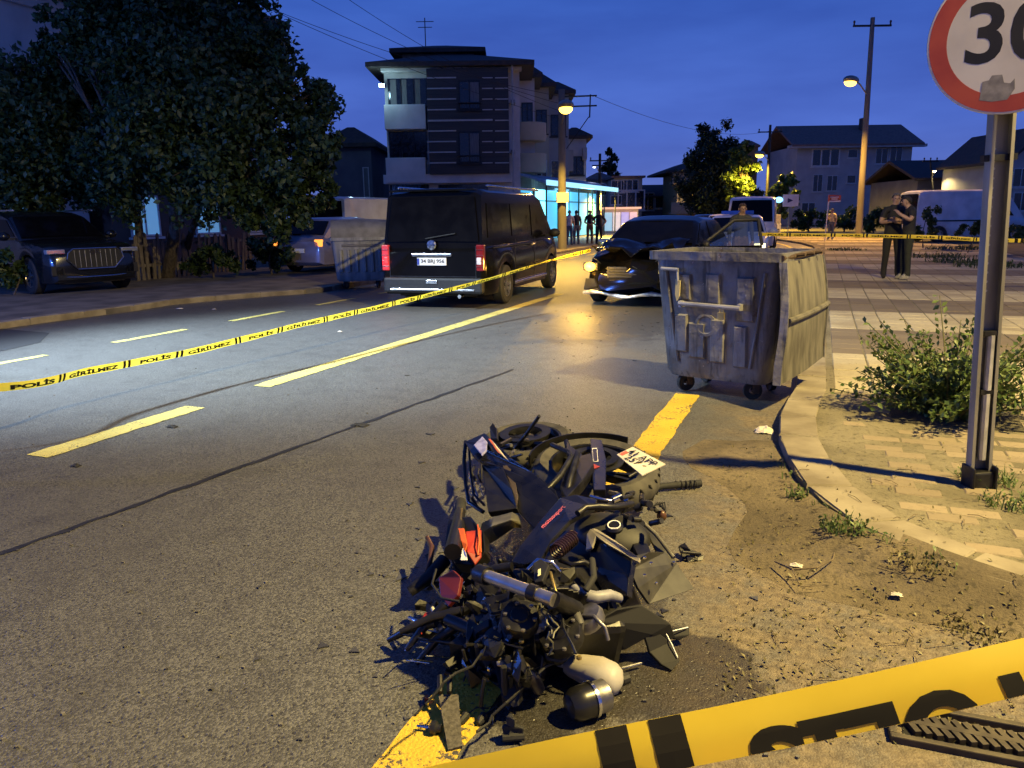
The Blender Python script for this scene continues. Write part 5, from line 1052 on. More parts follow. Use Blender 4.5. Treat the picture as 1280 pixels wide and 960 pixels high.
# hanging lid, in the container's own frame
def lidpt(u, v):   # u along depth 0..1, v down 0..1
    a0 = Vector((.555, -.41, 1.08)); a1 = Vector((.565, .37, 1.10)); b0 = Vector((.60, -.52, .21)); b1 = Vector((.66, .26, .31)); p = a0.lerp(a1, u).lerp(b0.lerp(b1, u), v)
    return p+Vector((.05*math.sin(PI*min(1, v*1.15))*.6+.03*math.sin(PI*u)*.6, 0, 0))
mb = MB(); n1, n2 = 10, 14
for off in (0, -.018): mb.v += [tuple(lidpt(i/n1, j/n2)+Vector((off+.010*math.cos(i*PI)*(off == 0)*0, 0, 0))) for j in range(n2+1) for i in range(n1+1)]
K = (n1+1)*(n2+1); q = lambda i, j, s: s*K+j*(n1+1)+i
for j in range(n2):
    for i in range(n1): mb.f += [(q(i, j, 0), q(i+1, j, 0), q(i+1, j+1, 0), q(i, j+1, 0)), (q(i, j+1, 1), q(i+1, j+1, 1), q(i+1, j, 1), q(i, j, 1))]
for i in range(n1): mb.f += [(q(i, 0, 0), q(i, 0, 1), q(i+1, 0, 1), q(i+1, 0, 0)), (q(i, n2, 0), q(i+1, n2, 0), q(i+1, n2, 1), q(i, n2, 1))]
for j in range(n2): mb.f += [(q(0, j, 0), q(0, j+1, 0), q(0, j+1, 1), q(0, j, 1)), (q(n1, j, 0), q(n1, j, 1), q(n1, j+1, 1), q(n1, j+1, 0))]
ld = obj('lid', mb, lid_inner, T_, smooth=True, ang=50)
for k in range(0):
    mb = MB(); u = .08+.84*k/8; mb.tube([lidpt(u, v/10)+Vector((-.002, 0, 0)) for v in range(11)], .007, 5); obj('lid_corrugation', mb, lid_inner, ld, smooth=True)
mb = MB(); mb.tube([lidpt(u/6, .47)+Vector((.012, 0, 0)) for u in range(7)], .022, 8); obj('lid_bar', mb, lid_inner, ld, smooth=True)
for u0 in (0, 1):
    mb = MB(); mb.loft([[lidpt(u0, v/12)+Vector((dx, (-.012 if u0 == 0 else .012)*s, 0)) for dx, s in ((.012, 0), (-.045, 0), (-.045, 1), (.012, 1))] for v in range(13)], closed=True); obj('lid_flange', mb, bin_m, ld)
mb = MB(); mb.tube([lidpt(u/6, 0)+Vector((-.03, 0, .03)) for u in range(7)], .022, 8); obj('hinge_rod', mb, rust, ld)
# closed container across the road
pL = G(440, 361, 0); T2, front, fpad = container('dumpster', 'closed galvanised waste container with tall domed lid at the far kerb', pL+Vector((.05, .35, 0)), math.radians(32), 1.22, .95, 1.06, .80, .2, 1.06, bin_grey, bin_grey, False)
for k in range(6): fpad(-.46+.165*k, -.38+.165*k, .36, .86, .03, bin_grey)
fpad(-.4, .4, .90, .97, .015, M('worn_letter_strip', (.12, .12, .12), .7))
mb = MB(); secs = []
for k in range(13):
    a = PI*k/12; secs.append([Vector((x, -.46*math.cos(a), 1.10+(.40 if 1 else 0)*math.sin(a)**.55*(1 if abs(x) < .5 else .93))) for x in (-.60, -.50, 0, .50, .60)])
mb.loft(secs); mb.add([s[0] for s in secs], [tuple(range(13))]); mb.add([s[-1] for s in secs], [tuple(range(12, -1, -1))]); obj('domed_lid', mb, M('weathered_lid', (.11, .11, .105), .65, .2, c2=(.2, .2, .19), scale=4), T2, smooth=True, ang=30)
for s in (1, -1): mb = MB(); mb.tube([(s*.66, -.2, .95), (s*.72, 0, 1.0), (s*.66, .2, .95)], .02, 8); obj('lift_pin', mb, galv, T2)
# ================================================================== speed limit sign
pb = G(1219, 606, KZ); pt = P(1252, 100, 3.80); SG = thing('speed_sign', 'round red rimmed 30 speed limit sign on a leaning perforated steel post', 'road sign', pb)
ax = (pt-pb); ax.z = ax.z; Lp = ax.length; az = ax.normalized(); fx = (RF(1, 0)-az*RF(1, 0).dot(az)).normalized(); fy = az.cross(fx)
def sp(x, y, z): return fx*x+fy*y+az*z
prof = [(x*.74, y) for x, y in [(-.072, -.045), (-.05, -.045), (-.05, -.040), (-.066, -.040), (-.066, .0), (.066, .0), (.066, -.040), (.05, -.040), (.05, -.045), (.072, -.045), (.072, .006), (-.072, .006)]]
mb = MB(); mb.loft([[sp(x, y, z) for x, y in prof] for z in (-.05, Lp*.5, Lp)], closed=True); obj('post', mb, steel_post, SG)
hole = M('bolt_hole', (.5, .5, .48), .5)
for k in range(16): mb = MB(); z = 1.02+.045*k; mb.lathe([(.006, 0), (.006, .002), (.001, .002)], 8, Matrix((( *fx, 0), (*az, 0), (*(-fy), 0), (0, 0, 0, 1))).transposed() @ Matrix.Translation((-.01, z, .0005))); obj('post_hole', mb, hole, SG)
strip_m = M('silver_strip', (.5, .5, .52), .35, .5, var=.2, scale=10)
for (za, zb_, xo) in ((.15, .50, .005), (.52, .80, .010)): mb = MB(); mb.tube([sp(xo, -.03, za), sp(xo+.004, -.028, zb_)], .019, 8); obj('silver_roll', mb, strip_m, SG, smooth=True)
for z in (.50, .80): mb = MB(); mb.box(sp(.008, -.022, z+.01), (.07, .04, .025), m=Matrix((fx, fy, az)).transposed()); obj('clamp', mb, dark_metal, SG)
mb = MB(); mb.box(sp(0, -.02, .045), (.125, .10, .09), m=Matrix((fx, fy, az)).transposed()); obj('base_shoe', mb, dark_metal, SG, bevel=.01)
for s in (1, -1): mb = MB(); mb.box(sp(s*.058, -.03, .06), (.014, .11, .12), m=Matrix((fx, fy, az)).transposed()); obj('base_cheek', mb, dark_metal, SG, bevel=.006)
sc_ = P(1265, 44, 3.70)-pb; nf = (Vector((0, 0, CAMH))-(sc_+pb)); nf.z = 0; nf.normalize(); nf = (nf+Vector((.07, .0, .0))).normalized(); ux = Vector((0, 0, 1)).cross(nf).normalized(); uz = nf.cross(ux)
Ms = Matrix(((ux.x, uz.x, nf.x, sc_.x), (ux.y, uz.y, nf.y, sc_.y), (ux.z, uz.z, nf.z, sc_.z), (0, 0, 0, 1))); Rs = .338
sign_white = M('sign_face_white', (.56, .52, .46), .45, c2=(.66, .62, .56), scale=4, rvar=.1); sign_red = M('sign_red', (.36, .05, .03), .45, c2=(.45, .075, .04), scale=6); sign_black = M('sign_black', (.012, .011, .010), .5)
mb = MB(); mb.lathe([(Rs-.004, -.014), (Rs, -.01), (Rs, 0), (Rs-.004, .002), (.001, .002)], 64, Ms); fc = obj('sign_disc', mb, sign_white, SG)
mb = MB(); mb.lathe([(Rs-.010, .0015), (Rs-.010, .0024), (Rs-.082, .0024), (Rs-.082, .0015)], 64, Ms, closed=True); obj('red_rim', mb, sign_red, fc)
text_on('digits', '30', sc_-ux*.005+uz*.02, ux, uz, .265, sign_black, fc, bold=.018, width=.345, lift=.0023)
scr = M('scraped_metal', (.20, .185, .17), .6, .3, c2=(.33, .31, .28), scale=25)
mb = MB(); cpt = [(-.10, -.27), (-.095, -.19), (-.07, -.185), (-.06, -.165), (-.02, -.165), (-.01, -.20), (.015, -.205), (.03, -.185), (.035, -.23), (.01, -.275), (-.05, -.28)]; mb.slab([sc_+ux*a+uz*b+nf*.0026 for a, b in cpt], .001, -nf); obj('scraped_patch', mb, scr, fc)
for k in range(2): mb = MB(); mb.box(sp(0, -.048+.03, Lp-.35+.3*k), (.16, .03, .03), m=Matrix((fx, fy, az)).transposed()); obj('sign_bracket', mb, dark_metal, SG)
# ================================================================== small signs, cabinet
ss = G(1031, 301, KZ); Fs = -ss.x*math.sin(YAW)+ss.y*math.cos(YAW); SS = thing('street_sign', 'small tilted red street name plate on a thin white post', 'street sign', ss); a = P(1036.5, 243, Fs)-ss
mb = MB(); mb.tube([(0, 0, -.02), a], .03, 8); obj('post', mb, white_paint, SS); rgt = RF(1, 0)
c = P(1043, 248, Fs-.05)-ss; mb = MB(); mb.box(c, (.62, .03, .32), m=Matrix((RF(1, 0), RF(0, 1), Vector((0, 0, 1)))).transposed() @ Matrix.Rotation(.06, 3, 'Y')); np_ = obj('name_plate', mb, M('plate_red', (.42, .07, .03), .5), SS)
for dz, w in ((.06, .42), (-.03, .30)):
    mb = MB(); mb.box(c+RF(0, -.02)+Vector((0, 0, dz)), (w, .012, .045), YAW); obj('name_line', mb, white_paint, np_)
mb = MB(); mb.box(c+RF(.03, -.02)+Vector((0, 0, -.135)), (.56, .014, .06), YAW); obj('name_line', mb, white_paint, np_)
ts = RF(rz_of(985, 290, 50)[0], 50, KZ); TS = thing('arrow_sign', 'white square traffic sign lit blue at its edge by the road bend', 'traffic sign', ts, YAW)
mb = MB(); mb.tube([(0, .04, -.02), (0, .04, 2.6)], .035, 8); obj('post', mb, steel_post, TS); mb = MB(); mb.box((.05, 0, 2.15), (1.0, .03, .75)); obj('panel', mb, white_paint, TS)
mb = MB(); mb.slab([(-.15, -.02, 2.3), (.2, -.02, 2.15), (-.15, -.02, 2.0)], .01, Vector((0, -1, 0))); obj('arrow', mb, M('arrow_dark', (.02, .03, .1), .5), TS)
mb = MB(); mb.sphere((-.72, -.05, 2.2), (.26, .1, .18)); obj('warning_lamp', mb, EM('blue_blink', (.2, .55, 1), 2.5), TS, smooth=True)
cb = RF(rz_of(966, 290, 44)[0], 44); CB = thing('utility_cabinet', 'pale utility cabinet with small hood standing at the road bend', 'cabinet', cb, YAW)
mb = MB(); mb.box((0, 0, .45), (.72, .5, .9)); obj('box', mb, M('cabinet_blue_grey', (.35, .38, .45), .6), CB, bevel=.02); mb = MB(); mb.box((.03, 0, 1.15), (.60, .45, .5)); obj('upper_box', mb, M('cabinet_grey', (.22, .22, .25), .6), CB, bevel=.02)
for k in range(3): mb = MB(); mb.box((.12, -.26, .35+.12*k), (.3, .02, .04)); obj('vent', mb, dark_metal, CB)
mb = MB(); mb.tube([(-.2, 0, 1.4), (-.25, -.1, 1.75), (-.05, -.1, 1.8)], .03, 6); obj('pipe', mb, white_paint, CB)
# ================================================================== people
skin_m = M('skin', (.36, .22, .15), .55, var=.1, scale=20); hair_dark = M('hair_dark', (.015, .012, .010), .7, var=.3, scale=60); hair_grey = M('hair_grey', (.10, .09, .085), .75, var=.3, scale=60); sole_white = M('sole', (.5, .5, .46), .6)
def cloth(n, c): return M('cloth_'+n, c, .85, var=.25, scale=14, bump=.03, bscale=40)
def person(label, pos, facing, H, shirt, trousers, shoes, hair=hair_dark, pose=None, sleeve=.62, hair_len=1.0, fat=1.0, fingers=True):
    J = dict(pelvis=(0, 0, .96), belly=(0, 0, 1.10), chest=(0, 0, 1.30), collar=(0, -.005, 1.455), neck=(0, .012, 1.53), jaw=(0, .035, 1.595), head=(0, .022, 1.67), crown=(0, .01, 1.735),
             shl=(-.18, 0, 1.43), ell=(-.24, -.03, 1.15), wrl=(-.25, .06, .92), hal=(-.245, .08, .84), shr=(.18, 0, 1.43), elr=(.24, -.03, 1.15), wrr=(.25, .06, .92), har=(.245, .08, .84),
             hil=(-.095, 0, .90), knl=(-.11, .03, .50), anl=(-.12, -.01, .085), tol=(-.14, .16, .035), hir=(.095, 0, .90), knr=(.11, .03, .50), anr=(.12, -.01, .085), tor=(.14, .16, .035), hel=(-.12, -.06, .04), her=(.12, -.06, .04))
    J.update(pose or {}); k = H/1.75; J = {a: Vector(b)*k for a, b in J.items()}; names = list(J)
    Rd = dict(pelvis=(.155, .115), belly=(.15*fat, .12*fat), chest=(.17, .125), collar=(.085, .075), neck=(.058, .058), jaw=(.060, .072), head=(.078, .096), crown=(.05, .06), shl=(.075, .075), shr=(.075, .075), ell=(.05, .05), elr=(.05, .05), wrl=(.034, .03), wrr=(.034, .03), hal=(.04, .024), har=(.04, .024), hil=(.105, .105), hir=(.105, .105), knl=(.072, .072), knr=(.072, .072), anl=(.056, .058), anr=(.056, .058), tol=(.04, .032), tor=(.04, .032), hel=(.04, .038), her=(.04, .038))
    E_ = [('pelvis', 'belly'), ('belly', 'chest'), ('chest', 'collar'), ('collar', 'neck'), ('neck', 'jaw'), ('jaw', 'head'), ('head', 'crown'), ('collar', 'shl'), ('shl', 'ell'), ('ell', 'wrl'), ('wrl', 'hal'), ('collar', 'shr'), ('shr', 'elr'), ('elr', 'wrr'), ('wrr', 'har'), ('pelvis', 'hil'), ('hil', 'knl'), ('knl', 'anl'), ('anl', 'tol'), ('anl', 'hel'), ('pelvis', 'hir'), ('hir', 'knr'), ('knr', 'anr'), ('anr', 'tor'), ('anr', 'her')]
    me = bpy.data.meshes.new('p'); me.from_pydata([J[n] for n in names], [(names.index(a), names.index(b)) for a, b in E_], []); o = bpy.data.objects.new('p', me); C.objects.link(o)
    o.modifiers.new('s', 'SKIN'); sv = me.skin_vertices[0].data
    for i, n in enumerate(names): sv[i].radius = (Rd[n][0]*k, Rd[n][1]*k); sv[i].use_root = (n == 'pelvis')
    ss_ = o.modifiers.new('d', 'SUBSURF'); ss_.levels = 2; ss_.render_levels = 2
    dg = bpy.context.evaluated_depsgraph_get(); bm = bmesh.new(); ev = o.evaluated_get(dg); m2 = bpy.data.meshes.new_from_object(ev); bm.from_mesh(m2); bpy.data.objects.remove(o)
    for f in bm.faces:
        c = f.calc_center_median(); best = (9e9, None, 0)
        for a, b in E_:
            d = J[b]-J[a]; t = max(0, min(1, (c-J[a]).dot(d)/d.length_squared)); r = Rd[a][0]*(1-t)+Rd[b][0]*t; q = ((c-J[a]-d*t).length)/(r*k)
            if q < best[0]: best = (q, (a, b), t)
        a, b = best[1]; t = best[2]
        if a in ('neck', 'jaw', 'head') or (a == 'collar' and b == 'neck' and t > .35): mi = 0
        elif a in ('wrl', 'wrr'): mi = 0
        elif a in ('ell', 'elr'): mi = 1 if sleeve > 1.2 else 0
        elif a in ('shl', 'shr'): mi = 1 if t < sleeve else 0
        elif a in ('anl', 'anr'): mi = 3
        elif a in ('hil', 'hir', 'knl', 'knr') or b in ('hil', 'hir'): mi = 2
        elif a == 'pelvis' and t < .45: mi = 2
        else: mi = 1
        f.material_index = mi; f.smooth = True
    body = bpy.data.meshes.new('person'); bm.to_mesh(body); bm.free()
    mb = MB()                                                       # fingers, ears and nose, of one mesh with the body
    for sd in ('l', 'r') if fingers else ():
        w, h = J['wr'+sd], J['ha'+sd]; d = (h-w).normalized(); sx = d.cross(Vector((0, 0, 1)) if abs(d.z) < .8 else Vector((0, 1, 0))).normalized(); dn = d.cross(sx)
        for q, ln in ((-.027, .055), (-.009, .068), (.009, .072), (.027, .062)): b0 = h+sx*q*k; mb.tube([b0-d*.02, b0+d*ln*.55*k+dn*.008, b0+d*ln*k+dn*.028], [.010*k, .009*k, .007*k], 6)
        mb.tube([w.lerp(h, .4)+sx*.02, w.lerp(h, .8)+sx*.052*k+dn*.01, h+sx*.055*k+d*.02+dn*.015], [.012*k, .011*k, .008*k], 6)
    hd = J['head']; jw = J['jaw']; hf = Vector((0, 1, 0)); up = (hd-J['neck']).normalized(); tw = J.get('look', None); rt = Vector((1, 0, 0))
    nb = jw.lerp(hd, .55)+hf*.085*k; mb.add([nb+up*.03, nb-rt*.016-up*.012, nb+rt*.016-up*.012, nb+hf*.026-up*.008, nb-hf*.02], [(0, 1, 3), (0, 3, 2), (1, 2, 3), (0, 4, 1), (0, 2, 4), (1, 4, 2)])
    for s in (1, -1): mb.sphere(jw.lerp(hd, .6)+rt*s*.082*k, (.012, .022, .032), 8, 6)
    nv = len(body.vertices); ex = bpy.data.meshes.new('x'); ex.from_pydata([Vector(v) for v in mb.v], [], mb.f); bmj = bmesh.new(); bmj.from_mesh(body); bmj.from_mesh(ex); bmj.to_mesh(body); bmj.free()
    root = link('person', body, [skin_m, shirt, trousers, shoes]); root.location = pos; fd = Vector(facing); root.rotation_euler = (0, 0, math.atan2(fd.y, fd.x)-PI/2); tag(root, label, 'person')
    mb = MB(); n, kk = 16, 7; R3 = (.088*k, .104*k, .10*k); vs = []; cc = hd+Vector((0, -.008, .0))*k
    for i in range(kk+1):
        ph = PI*.62*i/kk*hair_len
        for j in range(n):
            th = 2*PI*j/n; fr = math.sin(th); ph2 = ph*(.60 if fr > .3 else 1.0 if fr < -.1 else .82); vs.append(cc+Vector((R3[0]*math.sin(ph2)*math.cos(th), R3[1]*math.sin(ph2)*fr, R3[2]*math.cos(ph2))))
    mb.add(vs, [(i*n+j, (i+1)*n+j, (i+1)*n+(j+1) % n, i*n+(j+1) % n) for i in range(kk) for j in range(n)]); h_ = obj('hair', mb, hair, root, smooth=True); md = h_.modifiers.new('t', 'SOLIDIFY'); md.thickness = .012; md.offset = -1
    for s in (1, -1):
        mb = MB(); mb.sphere(jw.lerp(hd, .85)+Vector((s*.032, .086, 0))*k, .011*k, 8, 6); obj('eye', mb, M('eye_dark', (.02, .015, .012), .2), root)
    mb = MB(); mb.box(jw+Vector((0, .073, -.008))*k, (.045*k, .014*k, .010*k)); obj('mouth', mb, M('lips', (.22, .09, .075), .5), root, bevel=.003)
    return root
blk = cloth('black', (.012, .012, .014)); dgreen = cloth('dark_green', (.022, .026, .02)); dnavy = cloth('navy', (.02, .022, .035)); wht = cloth('white', (.55, .53, .5)); yel = cloth('pale_yellow', (.60, .52, .26)); jeans = cloth('jeans', (.09, .11, .16)); khaki = cloth('brown', (.16, .11, .07)); greyt = cloth('grey', (.14, .14, .15)); shoe_b = cloth('shoe_black', (.015, .014, .013)); shoe_w = cloth('shoe_pale', (.3, .29, .26))
pc_ = G(1111, 348, KZ); tocam = Vector((-pc_.x, -pc_.y, 0)).normalized(); rgt = Vector((-tocam.y, tocam.x, 0))
person('man in black short sleeves with crossed arms standing on the paving', pc_, tocam+rgt*.25, 1.76, blk, blk, shoe_b, hair_grey, dict(ell=(-.27, .06, 1.16), wrl=(-.06, .22, 1.17), hal=(.06, .22, 1.19), elr=(.27, .06, 1.16), wrr=(.07, .24, 1.21), har=(-.05, .245, 1.22), knl=(-.13, .03, .5), anl=(-.16, -.01, .085), tol=(-.20, .15, .035), hel=(-.15, -.06, .04)), hair_len=.85, fat=1.1)
p2 = G(1130, 350, KZ); person('dark haired man in black leaning close with hand raised to chin', p2, tocam*.25-rgt*.95, 1.72, blk, dgreen, shoe_w, hair_dark, dict(neck=(0, .05, 1.52), jaw=(0, .10, 1.565), head=(0, .10, 1.64), crown=(0, .085, 1.71), ell=(-.30, .06, 1.24), wrl=(-.20, .27, 1.38), hal=(-.12, .30, 1.44), elr=(.26, .05, 1.2), wrr=(.16, .24, 1.28), har=(.1, .3, 1.3), knl=(-.10, .0, .5), anl=(-.11, -.03, .085), tol=(-.13, .14, .035)), fat=1.05)
def by(x, yb, F, **k): pass
bys = [(711.5, 38.5, 'bystander in a white shirt and dark trousers beside the concrete pole', wht, jeans, dict()), (720.5, 39.5, 'bystander in dark clothes facing the lit shop beside the white shirt', dnavy, jeans, dict(wrl=(-.05, .2, 1.1), hal=(.0, .22, 1.12))), (737, 40, 'bystander in black holding both hands together before the lit shop', blk, khaki, dict(ell=(-.27, .0, 1.15), wrl=(-.08, .22, 1.08), hal=(-.02, .24, 1.08), elr=(.27, 0, 1.15), wrr=(.08, .22, 1.06), har=(.02, .24, 1.05))), (748.5, 39, 'bystander in dark jacket with arms akimbo near the slender lamp', blk, blk, dict(ell=(-.38, -.05, 1.2), wrl=(-.2, .08, 1.03), hal=(-.16, .1, 1.0), elr=(.38, -.05, 1.2), wrr=(.2, .08, 1.03), har=(.16, .1, 1.0)))]
for x, F, lb, a, b, ps in bys:
    q = RF(rz_of(x, 310, F)[0], F, 0); person(lb, q, (.5, -.8) if a is not dnavy else (-.6, .6), 1.74, a, b, shoe_b, pose=ps)
q = RF(rz_of(1038, 300, 40.5)[0], 40.5, KZ); person('person in a pale yellow top and jeans beside the street name sign', q, (-.4, -.9), 1.56, yel, jeans, shoe_w, pose=dict(elr=(.26, .04, 1.16), wrr=(.1, .22, 1.2), har=(.04, .24, 1.22)))
q = RF(rz_of(924, 330, 16.8)[0], 16.8, 0); person('person with brown hair in dark clothes standing behind the open car door', q, (.3, -.9), 1.72, cloth('grey_green_shirt', (.05, .052, .045)), khaki, shoe_b, M('hair_brown', (.07, .04, .02), .7), sleeve=2, pose=dict(neck=(0, .03, 1.52), jaw=(0, .08, 1.57), head=(0, .07, 1.64), crown=(0, .05, 1.71)))
# ================================================================== barrier tapes
tape_y = M('tape_yellow', (.80, .60, .04), .38, c2=(.88, .68, .06), scale=3, rvar=.08, spec=.5); 
def film(m, k):                                           # thin plastic film lets light through
    t = m.node_tree; p = t.nodes['Principled BSDF']; src = p.inputs['Base Color'].links[0].from_socket; tr = t.nodes.new('ShaderNodeBsdfTranslucent'); t.links.new(src, tr.inputs[0]); mx = t.nodes.new('ShaderNodeMixShader'); mx.inputs[0].default_value = k
    t.links.new(p.outputs[0], mx.inputs[1]); t.links.new(tr.outputs[0], mx.inputs[2]); t.links.new(mx.outputs[0], t.nodes['Material Output'].inputs[0])
film(tape_y, .5)
tape_k = M('tape_black', (.010, .009, .008), .85, spec=.15)
def ribbon(name, label, path, width, ups, texts, n=90, grp=None, fold=0.0, sides=(1,)):
    """path: points; ups: width direction along it; texts: (u centre, string, height, length, v offset, flip, clip)"""
    path = [Vector(p) for p in path]; ups = [Vector(u).normalized() for u in ups]
    cs = [0]
    for a, b in zip(path[:-1], path[1:]): cs.append(cs[-1]+(b-a).length)
    tot = cs[-1]
    def cr(p0, p1, p2, p3, t): return .5*((2*p1)+(-p0+p2)*t+(2*p0-5*p1+4*p2-p3)*t*t+(-p0+3*p1-3*p2+p3)*t**3)
    def at(u):
        u = max(0, min(tot-1e-6, u)); i = max(k for k in range(len(cs)-1) if cs[k] <= u); t = (u-cs[i])/(cs[i+1]-cs[i]); g = lambda L, k: L[max(0, min(len(L)-1, k))]
        p = cr(g(path, i-1), g(path, i), g(path, i+1), g(path, i+2), t); d = (cr(g(path, i-1), g(path, i), g(path, i+1), g(path, i+2), min(1, t+.02))-cr(g(path, i-1), g(path, i), g(path, i+1), g(path, i+2), max(0, t-.02))).normalized()
        up = ups[i].lerp(ups[i+1], t); up = (up-d*up.dot(d)).normalized(); return p, up, d.cross(up)
    T_ = thing(name, label, 'barrier tape', path[0], 0, grp); o = path[0]; secs = []
    for k in range(n+1):
        p, up, nn = at(tot*k/n); p = p-o; w = width/2; up = (up+nn*(.10*math.sin(k*.9)+.12*math.sin(k*.37+1))).normalized(); p = p+up*width*.03*math.sin(k*.55); s = [p+up*w, p+up*w*.33+nn*width*.06, p-up*w*.33+nn*width*.06, p-up*w]
        if fold: s += [p-up*w*1.0-nn*.004, p-up*(w-fold)-nn*.007]
        secs.append(s)
    mb = MB(); mb.loft(secs); obj('band', mb, tape_y, T_, smooth=True, ang=80)
    for (uc, txt, hgt, ln, vo, flip, clip) in texts:
        if txt == '|': mb0 = MB(); mb0.add([(-ln/2, -hgt/2, 0), (ln/2, -hgt/2, 0), (ln/2, hgt/2, 0), (-ln/2, hgt/2, 0)], [(0, 1, 2, 3)]); me = bpy.data.meshes.new('bar'); me.from_pydata(mb0.v, [], mb0.f)
        else:
            me = text_mesh(txt, 1.0, .05); ys = [v.co.y for v in me.vertices]; xs = [v.co.x for v in me.vertices]; kx, ky = ln/(max(xs)-min(xs)), hgt/(max(ys)-min(ys)); cy_ = (max(ys)+min(ys))/2
            for v in me.vertices: v.co.x *= kx; v.co.y = (v.co.y-cy_)*ky
        for v in me.vertices:
            if flip: v.co.x = -v.co.x; v.co.y = -v.co.y
            v.co.y += vo
        bm = bmesh.new(); bm.from_mesh(me)
        for s in (1, -1):
            lim = width/2*.985
            if max((abs(v.co.y) for v in bm.verts), default=0) > lim: bmesh.ops.bisect_plane(bm, geom=bm.verts[:]+bm.edges[:]+bm.faces[:], plane_co=(0, s*lim, 0), plane_no=(0, s, 0), clear_outer=True)
        xs = [v.co.x for v in bm.verts]; step = max(.02, (tot/n)); x = math.ceil(min(xs)/step)*step
        while x < max(xs): bmesh.ops.bisect_plane(bm, geom=bm.verts[:]+bm.edges[:]+bm.faces[:], plane_co=(x, 0, 0), plane_no=(1, 0, 0)); x += step
        for y in (width/2*.33, 0, -width/2*.33): bmesh.ops.bisect_plane(bm, geom=bm.verts[:]+bm.edges[:]+bm.faces[:], plane_co=(0, y, 0), plane_no=(0, 1, 0))
        for v in bm.verts:
            p, up, nn = at(uc+v.co.x); w = width/2; kk = max(0, min(n, (uc+v.co.x)/tot*n)); k0 = int(kk); fr = kk-k0; wob = lambda k: (.10*math.sin(k*.9)+.12*math.sin(k*.37+1), width*.03*math.sin(k*.55)); (a0_, b0_), (a1_, b1_) = wob(k0), wob(k0+1); up = (up+nn*(a0_*(1-fr)+a1_*fr)).normalized(); p = p+up*(b0_*(1-fr)+b1_*fr); bow = width*.06*max(0, min(1, (1-abs(v.co.y)/w)/.67)); v.co = p-o+up*v.co.y+nn*(bow+.0016)
        bm.to_mesh(me); bm.free(); link('lettering' if txt != '|' else 'stripe', me, tape_k, T_)
    return T_
def run_text(u0, u1, unit, h):
    out = []; u = u0
    while u < u1:
        out += [(u+unit*.18, 'POLİS', h, unit*.26, 0, False, 0), (u+unit*.36, '|', h*1.9, unit*.022, 0, False, 0), (u+unit*.40, '|', h*1.9, unit*.022, 0, False, 0), (u+unit*.66, 'GİRİLMEZ', h, unit*.42, 0, False, 0), (u+unit*.92, '|', h*1.9, unit*.022, 0, False, 0), (u+unit*.96, '|', h*1.9, unit*.022, 0, False, 0)]; u += unit
    return out
# near tape in front of the photographer, tied to the corner lamp pole
nd = Vector((.74, .29, .187)); pm = P(920, 911, .95); dn_ = nd.normalized()
pth = [pm-dn_*k for k in (3.2, 2.0, 1.0, .5)]+[pm-dn_*.15, pm+dn_*.2, pm+dn_*.5, pm+dn_*1.2, pm+dn_*3.0]+[Vector((5.5, 3.08, 2.25))]
cu_ = 3.2; pxm = .95/FPX*1.035
vup = (Vector((0, 0, .76))+RF(0, .65)).normalized(); tx = lambda x: cu_+(x-920)*pxm
txt = [(tx(x), '|', .2, 46*pxm, 0, False, 0) for x in (752, 828)]+[(tx(1127), 'POLİS', .115, 402*pxm, -.062, True, 0)]+[(tx(1500), '|', .2, 46*pxm, 0, False, 0), (tx(1576), '|', .2, 46*pxm, 0, False, 0)]
ups = [vup]*len(pth); ups[0] = ups[1] = (vup+Vector((0, -.6, 0)))
ribbon('barrier_tape', 'wide yellow police tape with black letters stretched close over the gutter', pth, .070, ups, txt, 120, fold=.03)
# tape across the road to the damaged car
tp = [(-12.6, 2.7, .78), (-9.5, 2.3, .58), (-6.6, 2.6, .43)]+[P(*q) for q in ((0, 484, 5.2), (120, 462, 6), (250, 437, 7), (380, 405, 8.2), (490, 380, 9.6), (600, 352, 11.3), (690, 325, 12.7), (738, 313, 13.1))]
upv = [Vector((0, .15, 1)), Vector((.25, -.15, 1)), Vector((.2, -.1, 1)), Vector((.1, 0, 1)), Vector((.3, -.1, 1)), Vector((.1, .0, 1)), Vector((.3, 0, 1)), Vector((.1, 0, 1)), Vector((.5, -.2, 1)), Vector((.9, -.3, .8)), Vector((.3, 0, 1))]
ribbon('barrier_tape', 'yellow police tape with black letters sagging across the road to the crashed car', tp, .062, upv, run_text(.2, 17.6, 1.25, .045), 220)
fp = [P(948, 293, 14.9), P(1080, 294.5, 14.2), P(1180, 297, 13.6), P(1280, 301, 13.0), Vector((6.6, 15.0, .98))]
ribbon('barrier_tape', 'yellow police tape with black letters stretched behind the speed limit post', fp, .064, [Vector((0, 0, 1))]*5, run_text(.2, 7.0, 1.2, .038), 70)
e2 = thing('stake', 'thin metal stake holding the far end of the police tape', 'stake', (6.62, 15.0, KZ)); mb = MB(); mb.tube([(0, 0, -.1), (0, 0, 1.15)], .02, 8); obj('rod', mb, rust, e2); mb = MB(); mb.tube([(0, 0, 1.15), (0, 0, 1.18)], .026, 8); obj('cap', mb, rust, e2)
